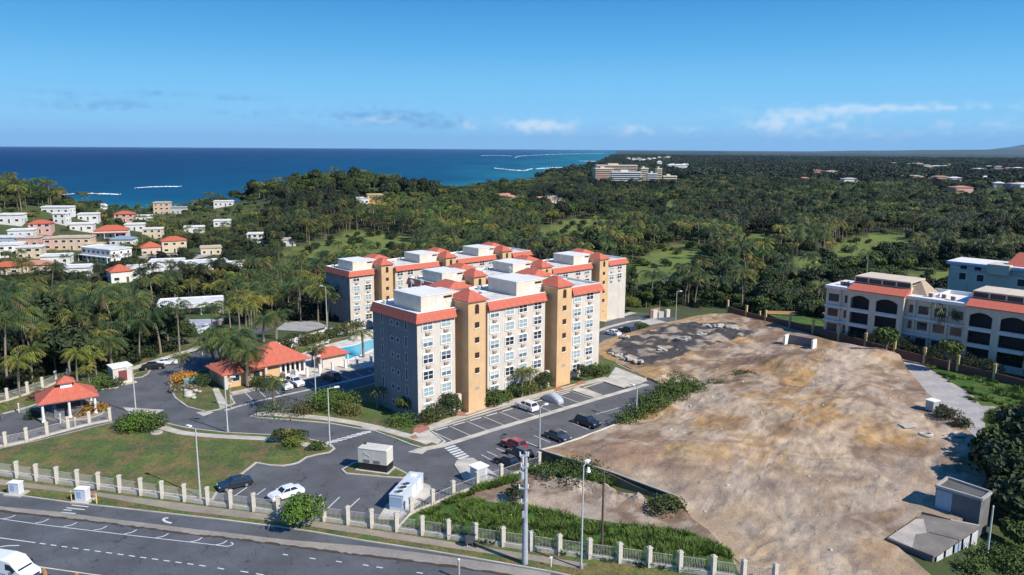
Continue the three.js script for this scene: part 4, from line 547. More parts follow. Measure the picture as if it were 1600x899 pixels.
{ // tanks and dishes on the roofs
  const dish = (u, o, y, label) => { const q = at(u, o), t = thing('satellite_dish', label, 'dish', [q[0], y, q[1]], 2.3, 'dishes on the roofs'); mesh('reflector', boxUV(new THREE.SphereGeometry(0.75, 14, 6, 0, 6.28, 0, 0.75).rotateX(1.1).translate(0, 0.9, -0.3)), M.trim, t); mesh('mast', [bar([0, 0, 0], [0, 0.9, 0], 0.05)], M.metal, t); };
  const tank = (u, o, y, label, r = 0.75, m = M.white) => { const q = at(u, o), t = thing('water_tank', label, 'tank', [q[0], y, q[1]], 0, 'water tanks on the roofs'); mesh('tank_body', [cyl(r, r, 1.3, 0, 0.25, 0, 16)], m, t); mesh('lid', [cyl(r * 0.95, r * 0.4, 0.25, 0, 1.55, 0, 16)], m, t); mesh('stand', [bx(-r, r, 0, 0.25, -r, r)], M.concrete, t); };
  const grey2 = std([0.16, 0.17, 0.2], 0.6), blue2 = std([0.08, 0.12, 0.3], 0.5);
  for (const [u, o, y] of [[7.4, -9, 21.3], [29.6, -9.6, 21.3], [5.6, -9.4, 21.3]]) dish(u, o, y, 'pale satellite dish on a penthouse of the car park block');
  for (const [u, o, m] of [[9.2, -11.5, grey2], [10.8, -12.4, M.white], [31.4, -11.5, blue2], [33, -12.2, M.white]]) tank(u, o, 18.56, 'water tank beside a machine room on the car park block', 0.75, m);
  for (const [u, o, m] of [[48, -55, blue2], [49.8, -56.5, M.white], [72, -55, grey2], [96, -56, M.white], [73.8, -56, M.white]]) tank(u, o, 12.56, 'water tank on the block behind the car park block', 0.8, m);
  for (const [u, o, m] of [[45.5, -93, grey2], [47.5, -95, grey2], [69, -96, M.white], [92, -96, M.white], [94, -97, grey2]]) tank(u, o, 11.06, 'water tank on the roof of the block beyond the pool', 0.9, m);
}

// ---------------------------------------------------------------- three storey terrace apartments right of the lot
{
  const o = thing('terrace_apartments', 'three storey cream apartments with dark arched balconies behind the yellow post wall', 'building', [77.9, 1.0, -185.56], -0.829);
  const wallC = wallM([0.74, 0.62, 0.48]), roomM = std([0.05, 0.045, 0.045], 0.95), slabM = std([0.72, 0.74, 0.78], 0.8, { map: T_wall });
  const openRow = (x0, x1, y0, y1, arch) => { const h = new THREE.Path(); h.moveTo(x0, y0); h.lineTo(x1, y0); if (arch) { h.lineTo(x1, y1 - 0.9); h.quadraticCurveTo((x0 + x1) / 2, y1 + 0.75, x0, y1 - 0.9); } else { h.lineTo(x1, y1); h.lineTo(x0, y1); } h.closePath(); return h; };
  const wing = (x0, x1) => {
    const s = new THREE.Shape([[x0, -3], [x1, -3], [x1, 12.2], [x0, 12.2]].map((v) => new THREE.Vector2(...v))), w = (x1 - x0), cols = [[x0 + w * 0.06, x0 + w * 0.40], [x0 + w * 0.52, x0 + w * 0.90]];
    for (const [a, e] of cols) [0.5, 4.1, 7.7].forEach((y, k) => s.holes.push(openRow(a, e, y, y + (k === 2 ? 3.3 : 2.7), k === 2)));
    mesh('wall', [new THREE.ExtrudeGeometry(s, { depth: 0.35, bevelEnabled: false }).translate(0, 0, -0.35)], wallC, o);
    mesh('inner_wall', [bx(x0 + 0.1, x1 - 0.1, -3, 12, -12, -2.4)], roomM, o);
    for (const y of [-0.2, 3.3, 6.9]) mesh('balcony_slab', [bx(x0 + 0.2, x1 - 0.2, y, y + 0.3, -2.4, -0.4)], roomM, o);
    for (const [a, e] of cols) for (const y of [3.2, 6.8]) mesh('balcony_band', [bx(a - 0.1, e + 0.1, y, y + 0.55, 0.0, 0.06)], slabM, o);
    for (const [a, e] of cols) for (const y of [0.5, 4.1, 7.7]) mesh('railing', [...Array(14).keys()].map((i) => bar([lerp(a, e, (i + 0.5) / 14), y, -0.2], [lerp(a, e, (i + 0.5) / 14), y + 1, -0.2], 0.02, 4)).concat([bar([a, y + 1, -0.2], [e, y + 1, -0.2], 0.03, 4)]), M.darkm, o);
    mesh('party_wall', [bx(x0, x0 + 0.3, -3, 12.2, -12, -0.36), bx(x1 - 0.3, x1, -3, 12.2, -12, -0.36)], wallC, o);
    const T = quad([x0 - 0.2, 12.2, 0.35], [x1 + 0.2, 12.2, 0.35], [x1 + 0.2, 13.6, -3.2], [x0 - 0.2, 13.6, -3.2]); mesh('tile_roof', tris([...T, ...quad([x0 - 0.2, 12.0, 0.35], [x1 + 0.2, 12.0, 0.35], [x1 + 0.2, 12.2, 0.35], [x0 - 0.2, 12.2, 0.35]), ...quad([x0 - 0.2, 12.0, 0.35], [x0 - 0.2, 12.2, 0.35], [x0 - 0.2, 13.6, -3.2], [x0 - 0.2, 12, -3.2]), ...quad([x1 + 0.2, 12.0, 0.35], [x1 + 0.2, 12.2, 0.35], [x1 + 0.2, 13.6, -3.2], [x1 + 0.2, 12, -3.2])]), M.tile, o);
    mesh('clerestory', [bx(x0, x1, 12.2, 13.7, -12, -3.2), bx(x0, x1, 14.8, 15.1, -12, -3.1)], wallC, o);
    for (let i = 0; i < 4; i++) mesh('clerestory_window', [bx(lerp(x0, x1, i / 4) + 0.15, lerp(x0, x1, (i + 1) / 4) - 0.15, 13.7, 14.8, -3.5, -3.35)], M.glassD, o); mesh('clerestory_post', [0, 1, 2, 3, 4].map((i) => bx(lerp(x0, x1, i / 4) - 0.15, lerp(x0, x1, i / 4) + 0.15, 13.7, 14.8, -3.6, -3.2)), wallC, o);
    mesh('flat_roof', [bx(x0 + 0.2, x1 - 0.2, 12.2, 12.4, -12, -11)], M.roofdeck, o);
  };
  const bays = (x0, x1, zz, list) => {
    mesh('wall', [bx(x0, x1, -3, 11.6, -12, zz)], wallC, o); mesh('flat_roof', [bx(x0 - 0.2, x1 + 0.2, 11.6, 12.3, -12, zz + 0.6)], M.white, o);
    for (const y of [3.4, 7.1]) mesh('canopy_slab', [bx(x0 - 0.1, x1 + 0.1, y, y + 0.35, zz, zz + 0.8)], slabM, o);
    for (const [a, e] of list) for (const y of [0.9, 4.6, 8.3]) { const w = mesh('window', [bx(a, e, y, y + 2.1, zz, zz + 0.05)], M.gframe, o); mesh('pane', [bx(a + 0.12, e - 0.12, y + 0.12, y + 1.98, zz + 0.05, zz + 0.07)], M.glassD, w); }
    for (const [a, e] of list) mesh('pilaster', [bx(e + 0.05, e + 0.45, -3, 11.6, zz, zz + 0.35)], wallC, o);
  };
  bays(-1.2, 4.7, -1.2, [[-0.6, 2.2], [3.4, 4.3]]); wing(4.7, 17.6); bays(17.6, 30.5, -1.6, [[18.2, 19.3], [20.2, 22.6], [23.6, 26.2], [27.2, 29.7]]); wing(30.5, 43.4); bays(43.4, 54, -1.6, [[44.2, 45.2], [46.2, 49], [50, 53]]);
  mesh('roof_gable', hip(16.2, 21, -11, -4, 12.3, 15.2), std([0.5, 0.4, 0.28], 0.9, { map: T_tile }), o); mesh('roof_parapet', [bx(20, 30, 12.3, 13.1, -12, -11.6), bx(23, 23.4, 12.3, 13.1, -11.6, -5)], M.white, o);
  for (const [x, z] of [[22, -3.5], [24.5, -4.2], [26.8, -3], [1.6, -3.6], [2.6, -3.8]]) { const v = mesh('roof_vent', [bx(x - 0.4, x + 0.4, 12.3, 13.2, z - 0.4, z + 0.4)], std([0.3, 0.16, 0.12], 0.8), o); mesh('cap', [bx(x - 0.5, x + 0.5, 13.2, 13.3, z - 0.5, z + 0.5)], M.trim, v); }
  const q = [145.74, -225.85], r = thing('rear_apartments', 'cream apartment wing with blue edged white roof and red tiled gable behind the arched balconies', 'building', [q[0] + 3, 1, q[1] - 6], -0.829);
  mesh('wall', [bx(-14, 24, -3, 8.2, -12, 0), bx(-3, 3, 8, 11, -6, 1.2)], wallM([0.72, 0.64, 0.52]), r); mesh('white_roof', [bx(-14.6, 24, 10.2, 10.7, -12.5, 0.8), bx(-14, 24, 8.2, 10.2, -12, -1)], M.white, r); mesh('roof_band', [bx(-14.7, 24, 9.7, 10.2, -12.4, 0.9)], std([0.35, 0.42, 0.6], 0.8), r);
  mesh('tile_roof', hip(1, 24, -12, -1.5, 10.7, 14.6, 2), M.tile, r); for (const x of [-11, -6, 5, 10, 15]) { const w = mesh('window', [bx(x, x + 2.2, 5, 7.4, 0, 0.05)], M.trim, r); mesh('pane', [bx(x + 0.15, x + 2.05, 5.15, 7.25, 0.05, 0.07)], M.glassD, w); } for (const x of [-11, -7]) mesh('window', [bx(x, x + 1.8, 8.4, 9.5, -1, -0.95)], M.glassD, r);
}

// ---------------------------------------------------------------- town houses, guardhouse, clubhouse, far buildings
const RM = (c) => std(c, 0.85, { map: T_tile, bumpMap: T_tileB, bumpScale: 0.04 });
const HM = { white: wallM([0.84, 0.83, 0.8]), cream: wallM([0.74, 0.62, 0.42]), pink: wallM([0.72, 0.42, 0.36]), peach: wallM([0.76, 0.56, 0.4]), blue: wallM([0.4, 0.52, 0.62]), grey: wallM([0.6, 0.6, 0.6]), yellow: wallM([0.7, 0.45, 0.12]), red: RM([0.62, 0.16, 0.08]), slate: RM([0.3, 0.4, 0.5]), flat: std([0.86, 0.86, 0.84], 0.9, { map: T_conc }), tan: std([0.62, 0.55, 0.42], 0.9, { map: T_conc }), mall: RM([0.6, 0.3, 0.2]) };
function house(label, p, turn, w, d, h, wm, rm, o = {}) {
  const y = o.y ?? landHeight(p[0], p[1]) , g = thing(o.name ?? 'house', label, 'house', [p[0], y, p[1]], turn, o.group);
  mesh('wall', [bx(-w / 2, w / 2, -2.5, h, -d / 2, d / 2)], wm, g);
  if (o.hip) mesh('roof', hip(-w / 2 - 0.5, w / 2 + 0.5, -d / 2 - 0.5, d / 2 + 0.5, h, h + o.hip), rm, g);
  else { const r = mesh('roof', [bx(-w / 2 - 0.4, w / 2 + 0.4, h, h + 0.35, -d / 2 - 0.4, d / 2 + 0.4)], rm, g); mesh('parapet', [bx(-w / 2, w / 2, h + 0.35, h + 0.65, -d / 2, -d / 2 + 0.2), bx(-w / 2, -w / 2 + 0.2, h + 0.35, h + 0.65, -d / 2 + 0.2, d / 2)], wm, r); }
  const R = rng(Math.round(Math.abs(p[0] * 13 + p[1]) + w * 10)), nf = Math.max(1, Math.round(h / 3.1)), nw = Math.max(2, Math.round(w / 3.6));
  for (let f = 0; f < nf; f++) for (let i = 0; i < nw; i++) {
    const x = -w / 2 + w * (i + 0.5) / nw, y0 = f * h / nf + 0.9;
    if (f === 0 && i === Math.floor(nw / 2)) { const dr = mesh('door', [bx(x - 0.5, x + 0.5, 0, 2.2, d / 2, d / 2 + 0.05)], M.wood, g); mesh('door_frame', [bx(x - 0.65, x - 0.5, 0, 2.3, d / 2, d / 2 + 0.08), bx(x + 0.5, x + 0.65, 0, 2.3, d / 2, d / 2 + 0.08)], M.trim, dr); continue; }
    const ww = 0.7 + 0.5 * R(), wn = mesh('window', [bx(x - ww, x + ww, y0, y0 + 1.4, d / 2, d / 2 + 0.06)], M.trim, g); mesh('pane', [bx(x - ww + 0.12, x + ww - 0.12, y0 + 0.12, y0 + 1.28, d / 2 + 0.06, d / 2 + 0.08)], M.glassD, wn);
  }
  const ns = Math.max(1, Math.round(d / 4)); for (const s of [-1, 1]) for (let f = 0; f < nf; f++) for (let i = 0; i < ns; i++) { const z = -d / 2 + d * (i + 0.5) / ns, y0 = f * h / nf + 1; const wn = mesh('window', [bx(s * w / 2, s * (w / 2 + 0.06), y0, y0 + 1.3, z - 0.6, z + 0.6)], M.trim, g); mesh('pane', [bx(s * (w / 2 + 0.06), s * (w / 2 + 0.08), y0 + 0.12, y0 + 1.18, z - 0.48, z + 0.48)], M.glassD, wn); }
  if (o.porch) { mesh('porch_roof', [bx(-w / 2 - 0.4, w / 2 + 0.4, 2.9, 3.15, d / 2 + 0.1, d / 2 + o.porch)], rm, g); for (let i = 0; i < 4; i++) mesh('column', [cyl(0.16, 0.16, 4.9, lerp(-w / 2, w / 2, i / 3), -2, d / 2 + o.porch - 0.3, 8)], M.trim, g); }
  if (o.dome) mesh('dome', boxUV(new THREE.SphereGeometry(o.dome, 16, 8, 0, 6.28, 0, 1.57).translate(0, h + 0.3, 0)), wm, g);
  return g;
}
const town = { group: 'houses of the town by the sea' };
const HS = [];
function hs(label, p, w, d, h, wm, rm, o = {}, turn = 0.75) { HS.push([p, Math.max(w, d)]); return house(label, p, turn, w, d, h, wm, rm, { ...town, ...o }); }
hs('white house with long red tiled roof in the town', [-232.2, -443.92], 17, 11, 4.4, HM.white, HM.red, { hip: 2.6, porch: 2.5 }, 0.3);
hs('large white two storey flat roofed house with terrace in the town', [-195.9, -367.93], 22, 11, 6.2, HM.white, HM.flat, { porch: 2.2 }, -0.5);
hs('peach two storey house with plain long wall in the town', [-231.35, -403.61], 18, 10, 6.2, HM.peach, HM.tan, {}, 0.2);
hs('pink house with curved yellow edge beside the peach house', [-240.94, -400.38], 8, 8, 5.8, HM.pink, HM.tan, {}, 0.4);
hs('low house with yellow roof in front of the peach house', [-219.93, -402.46], 8, 7, 3.4, HM.yellow, HM.tan, {}, 0.2);
hs('house with pale blue metal roof in the town', [-216.22, -424.93], 12, 8, 3.6, HM.white, HM.slate, { hip: 1.6 }, 0.1);
hs('small house with bright red hipped roof by the town street', [-187.17, -394.46], 9, 8, 4.2, HM.peach, HM.red, { hip: 2.4 }, 0.5);
hs('cream two storey house with orange roof by the town street', [-180.15, -405.79], 12, 9, 6.4, HM.cream, HM.red, { hip: 2.0 }, 0.5);
hs('small cream house beyond the orange roofed house', [-156.79, -396.52], 10, 8, 3.6, HM.cream, HM.tan, {}, 0.4);
hs('small house with orange hipped roof amid the palms', [-157.7, -304.5], 8, 7, 4.6, HM.white, HM.red, { hip: 2.4 }, 0.7);
hs('white gabled house beside the orange hipped roof', [-154.15, -318.82], 13, 9, 4.2, HM.white, HM.flat, {}, 0.6);
hs('long low white roofed house near the grove', [-138.51, -343.38], 18, 9, 3.2, HM.white, HM.flat, {}, 0.5);
hs('white roofed house half hidden by palms near the grove', [-122.79, -339.88], 14, 8, 3.2, HM.white, HM.flat, {}, 0.5);
hs('white flat roofed house on the hillside left of the town', [-281.85, -432.42], 12, 9, 4.4, HM.white, HM.flat, {}, 0.2);
hs('white two storey house with rounded balcony at the edge of town', [-248.66, -375.81], 14, 9, 6, HM.white, HM.flat, { porch: 2 }, 0.4);
hs('pale blue house beside the pink terrace at the edge of town', [-265.41, -402.16], 16, 9, 4, HM.blue, HM.flat, {}, 0.2);
hs('pink house with stepped roof beside the pale blue house', [-254.9, -403.58], 10, 8, 4.4, HM.pink, HM.tan, {}, 0.2);
hs('house with orange tiled roof under the palms', [-214.96, -323.68], 11, 8, 3.6, HM.cream, HM.red, { hip: 1.8 }, 0.2);
hs('house with faded red roof under the palms', [-207.39, -331.89], 12, 7, 3.4, HM.peach, HM.mall, { hip: 1.6 }, 0.2);
hs('long white villa on the slope above the town', [-273.3, -462.85], 16, 8, 3.6, HM.white, HM.flat, {}, 0.1);
hs('tall narrow white house below the long villa', [-262.93, -448.08], 7, 7, 5.5, HM.white, HM.flat, {}, 0.1);
hs('white domed villa near the shore', [-358.22, -673.66], 13, 9, 4.6, HM.white, HM.flat, { dome: 4.5 }, 0.2);
hs('peach three storey house near the shore', [-276.04, -607.37], 12, 9, 9, HM.peach, HM.tan, {}, 0.2);
hs('big white villa with stepped roof near the shore', [-330.84, -752.61], 18, 10, 7.5, HM.white, HM.flat, { hip: 3 }, 0.2);
hs('grey roofed house beside the peach three storey house', [-258.74, -596.73], 11, 8, 4.6, HM.grey, HM.slate, {}, 0.2);
hs('white house on the point near the shore', [-225.66, -602.22], 14, 8, 3.6, HM.white, HM.flat, {}, 0.2);
hs('white house with wide eaves near the shore', [-295.78, -724.77], 12, 8, 3.4, HM.white, HM.flat, {}, 0.2);
hs('white house standing alone west of the green field', [-152.34, -453.87], 9, 8, 5, HM.white, HM.flat, {}, 0.2);
hs('grey white house behind the white cottage by the field', [-127.64, -434.18], 8, 7, 3.6, HM.grey, HM.tan, {}, 0.4);
hs('orange walled house in the palm wood under the headland', [-104.16, -583.74], 12, 9, 6, HM.yellow, HM.tan, {}, 0.3);
hs('small white house in the palm wood under the headland', [-113.04, -579.51], 9, 8, 4, HM.white, HM.flat, {}, 0.3);
hs('low white shed in the wood beyond the green fields', [218.27, -578.16], 14, 8, 3.4, HM.white, HM.flat, {}, 0.2);
for (const [p, w, k, l] of [[[-267.04, -416.98], 10, 0, 'small white house above the pale blue terrace'], [[-262.8, -427.5], 9, 1, 'small pink house above the peach wall'], [[-250.2, -446.12], 10, 0, 'low white house behind the peach wall'], [[-234.54, -476.63], 9, 0, 'white cottage beyond the long red roof'], [[-214.99, -457.98], 9, 2, 'cream cottage above the town street'], [[-205.85, -495.74], 10, 0, 'white house on the rise above the town street'], [[-198.28, -524.68], 9, 0, 'white house below the point'], [[-259.21, -470.25], 9, 0, 'white house below the domed villa'], [[-257.11, -509.65], 10, 1, 'pink house below the peach three storey house'], [[-264.75, -552.37], 9, 0, 'small white house left of the grey roof'], [[-213.87, -357.33], 10, 0, 'white roofed house left of the terrace house'], [[-235.92, -373.58], 9, 2, 'cream house among the palms at the edge of town'], [[-155.53, -342.59], 12, 0, 'white flat roof beside the gabled house'], [[-184.6, -321.23], 9, 0, 'white shed roof showing through the palms']]) hs(l, p, w + 2, 8, k === 0 ? 3.6 : 5.4, [HM.white, HM.pink, HM.cream][k], k === 1 ? HM.red : HM.flat, k === 1 ? { hip: 1.8 } : {}, 0.3);
HS.push([[-173.03, -411.67], 14], [[-150.61, -380.57], 10], [[-175.61, -379.21], 12]);
struct('town_street', sheet([[-189.54, -378.33], [-183.07, -392.04], [-166.55, -395.94], [-157.83, -412.64], [-152.25, -402.25], [-155.91, -370.13], [-173.07, -366.79], [-182.45, -363.88]], (x, z) => landHeight(x, z) + 0.35, 4), M.concrete);
// villas by the bay and the far settlements
{
  const R = rng(404), row = [[736, 316], [752, 313], [768, 317], [784, 318], [798, 315], [812, 319], [826, 320], [842, 318], [856, 322], [870, 321]];
  const vp = [[-44.14, -819.93], [-34.69, -855.64], [-22.12, -811.67], [-11.2, -802.1], [-2, -847.66], [7.48, -804.91], [16.43, -784.97], [27.98, -818.02], [35.23, -767.68], [45.37, -789.15], [-18.17, -881.1], [-7.95, -882.17], [41.85, -852.19], [-63.17, -876.34]];
  vp.forEach((p, i) => { HS.push([p, 16]); house(i % 3 ? 'white villa with pale tiled roof in the row by the bay' : 'white flat roofed villa in the row by the bay', p, 0.2 + 0.2 * R(), 13 + 5 * R(), 9, 5 + 2 * R(), HM.white, i % 3 ? HM.mall : HM.flat, { group: 'villas by the bay', ...(i % 3 ? { hip: 2.2 } : {}) }); });
}
function farBlock(label, p, turn, w, d, h, wm, o = {}) { // many storeys: slabs and dark window bands
  const y = landHeight(p[0], p[1]), g = thing(o.name ?? 'hotel_wing', label, 'building', [p[0], y, p[1]], turn, o.group), n = Math.max(2, Math.round(h / 3.4));
  mesh('wall', [bx(-w / 2, w / 2, -4, h, -d / 2, d / 2)], wm, g); for (let f = 0; f < n; f++) { const b = mesh('balcony_band', [bx(-w / 2 - 0.4, w / 2 + 0.4, h * (f + 0.72) / n, h * (f + 1) / n - 0.1, d / 2, d / 2 + 1.6)], wm, g); mesh('window_band', [bx(-w / 2 + 0.6, w / 2 - 0.6, h * (f + 0.1) / n, h * (f + 0.68) / n, d / 2, d / 2 + 0.1)], M.glassB, b); }
  mesh('roof', [bx(-w / 2 - 0.6, w / 2 + 0.6, h, h + 0.8, -d / 2 - 0.6, d / 2 + 0.8)], HM.flat, g); mesh('roof_box', [bx(-w * 0.2, w * 0.05, h + 0.8, h + 4, -d / 3, d / 4)], wm, g); return g;
}
{
  const hg = { group: 'hotel wings on the far shore' }, p1 = [167.23, -1436.31], p2 = [202.78, -1386.84], p3 = [239.1, -1419.07], p4 = [249.82, -1393.64], p5 = [266.82, -1423.16], p6 = [222.55, -1676.15], p7 = [299.26, -1485.48];
  farBlock('tall cream hotel wing nearest the surf on the far shore', p1, 0.15, 34, 22, 23, HM.peach, hg); farBlock('long white hotel wing with stepped balconies on the far shore', p2, -0.05, 52, 20, 18, HM.white, hg); farBlock('narrow cream hotel tower beside the long balconies', p3, 0.1, 13, 14, 24, HM.cream, hg); farBlock('grey hotel link between the two narrow towers', p4, 0.1, 16, 14, 15, HM.grey, hg); farBlock('narrow cream hotel tower at the landward end', p5, 0.1, 9, 14, 24, HM.cream, hg); farBlock('broad low hotel wing behind the stepped balconies', p6, 0.1, 90, 18, 24, HM.peach, hg); farBlock('low cream annexe beside the landward hotel tower', p7, 0.1, 26, 14, 8, HM.cream, hg);
  for (const p of [p1, p2, p3, p4, p5, p6, p7]) HS.push([p, 62]);
  const far = (pts, label, gr, w, h, mats, nm) => { const R = rng(pts.length * 31 + 5); pts.forEach((p, i) => { const y = landHeight(p[0], p[1]), g = thing(nm, label, 'building', [p[0], y, p[1]], (R() - 0.5) * 0.8, gr), ww = w * (0.6 + 0.8 * R()), hh = h * (0.7 + 0.6 * R()), m = mats[Math.floor(R() * mats.length)]; g.userData.label = (m[0] === HM.white ? 'white' : m[0] === HM.peach ? 'peach' : m[0] === HM.pink ? 'pink' : 'cream') + (m[1] === HM.mall ? ' red roofed ' : m[1] === HM.tan ? ' tan roofed ' : ' white roofed ') + label; mesh('wall', [bx(-ww / 2, ww / 2, -6, hh, -ww / 3, ww / 3)], m[0], g); mesh('roof', hip(-ww / 2 - 1, ww / 2 + 1, -ww / 3 - 1, ww / 3 + 1, hh, hh + h * 0.3), m[1], g); HS.push([p, ww * 2.2]); }); };
  far([[569.79, -3833.76], [566.5, -3649.46], [623.55, -3854.37], [617.65, -3668.13], [677.89, -3875.19], [745.31, -4106.95], [821.28, -4368.1], [879.21, -4518.61], [932.81, -4676.02], [652.41, -4296.2], [502.61, -2452.84], [490.55, -2300.72], [527.36, -2381.77], [512.19, -2719.44]], 'apartment building in the far row along the coast', 'far white row along the coast', 26, 12, [[HM.white, HM.flat], [HM.white, HM.tan]], 'coast_apartments');
  far([[759.32, -1947.68], [733.55, -1849.72], [779.98, -1903.78], [561.88, -1495.61], [604.94, -1392.05], [3037.96, -5977.47], [2715.83, -5174.81], [3302.92, -6104.4], [2008.71, -3652.41], [1775.36, -3179.11], [1793.09, -3439.77], [1676.69, -3272.73], [1482.9, -2785.38], [1520.15, -2794.9], [1557.66, -2804.48], [3053.26, -5318.49], [2760.44, -4673.25], [2685.59, -4422.85], [3385.51, -5459.96], [3483.71, -5501.77], [3117.86, -4810.22], [1746.32, -2852.68], [1656.88, -2652.28], [1579.13, -2478.09], [1614.97, -2486.17], [1424.59, -2373.14], [822.93, -1597.92], [808.54, -1532.67], [882.04, -1607.16], [849.92, -1538.89], [841.63, -1479.21], [1013.32, -1661.83], [802.54, -1278.9], [813.34, -1259.44], [796.73, -1217.76], [792.05, -1198.31], [633.51, -1094.59], [1660.07, -3398.99], [2416.91, -5047.53]], 'low building among the trees of the far plain', 'buildings on the far plain', 26, 7, [[HM.white, HM.flat], [HM.peach, HM.mall], [HM.cream, HM.tan], [HM.pink, HM.mall], [HM.white, HM.tan]], 'plain_building');
}
// white bungalow at the edge of the grove
{
  const p = [-103.4, -242.8], g = house('low white bungalow with sloping white roof and open porch at the edge of the grove', p, 0.35, 19, 9, 3.4, HM.white, HM.flat, { porch: 4.5, name: 'bungalow' }); HS.push([p, 22], [[-92.79, -221.93], 16], [[-82.85, -204.09], 12], [[-82.75, -193.41], 8]);
  struct('bungalow_drive', sheet([[-95.56, -221.78], [-89.72, -223.77], [-83.92, -217.53], [-79.67, -194.84], [-88.05, -205.25]], (x, z) => groundAt(x, z) + 0.12, 3), std([0.55, 0.57, 0.6], 0.9, { map: T_conc }));
  struct('bungalow_lawn', sheet([[-96.77, -225.08], [-97.27, -243], [-89.89, -234.37], [-89.72, -223.77]], (x, z) => groundAt(x, z) + 0.1, 3), M.lush);
  const wl = thing('garden_wall', 'low pale garden wall along the bungalow drive', 'wall', [0, 0, 0]); mesh('wall_panel', [strip([[-81.12, -202.78], [-82.57, -214.45]], 0.3, (x, z) => groundAt(x, z), 1.6)], M.concrete, wl); mesh('wall_panel', [strip([[-80.28, -191.03], [-81.12, -202.78]], 0.3, (x, z) => groundAt(x, z), 1.1)], M.white, wl);
}
// guardhouse at the gate
{
  const p = [-77.12, -127.62], g = thing('guardhouse', 'guardhouse with broad red hipped roof, small cupola and white columns at the gate', 'gatehouse', [p[0], 0.15, p[1]], TURN - 0.12);
  mesh('roof', hip(-4.6, 4.6, -3.4, 3.4, 3.3, 5.4), M.tile, g); mesh('soffit', [bx(-4.4, 4.4, 3.0, 3.14, -3.2, 3.2)], M.trim, g);
  mesh('cupola_wall', [bx(-0.9, 0.9, 4.6, 5.9, -0.9, 0.9)], M.trim, g); mesh('cupola_roof', hip(-1.4, 1.4, -1.4, 1.4, 5.9, 6.8), M.tile, g);
  for (const [x, z] of [[-3.9, -2.8], [3.9, -2.8], [-3.9, 2.8], [3.9, 2.8], [0, 2.8]]) mesh('column', [cyl(0.24, 0.2, 3, x, 0, z, 12), bx(x - 0.3, x + 0.3, 0, 0.3, z - 0.3, z + 0.3)], M.white, g);
  mesh('booth_wall', [bx(-2.2, 2.2, 0, 2.95, -1.5, 1.5)], std([0.14, 0.15, 0.18], 0.6), g); mesh('booth_window', [bx(-1.8, 1.8, 1.1, 2.3, 1.5, 1.55)], M.glassD, g); mesh('booth_door', [bx(2.2, 2.25, 0, 2.1, -0.5, 0.5)], M.frame, g);
}
// sign wall block by the left kerb
{ const p = [-77.24, -145.82], g = thing('gate_pylon', 'pale concrete block with dark red door panel by the kerb', 'kiosk', [p[0], 0, p[1]], TURN); mesh('block_body', [bx(-1.6, 1.9, 0, 3.4, -1.8, 1.6)], M.cream, g); mesh('cap', [bx(-1.75, 2.05, 3.4, 3.6, -1.95, 1.75)], M.trim, g); mesh('door_panel', [bx(-0.6, 0.9, 0.7, 2.8, 1.6, 1.66)], std([0.2, 0.05, 0.05], 0.7), g); mesh('plinth', [bx(-2, 2.4, 0, 0.25, 1.6, 2.4)], M.pave, g); }
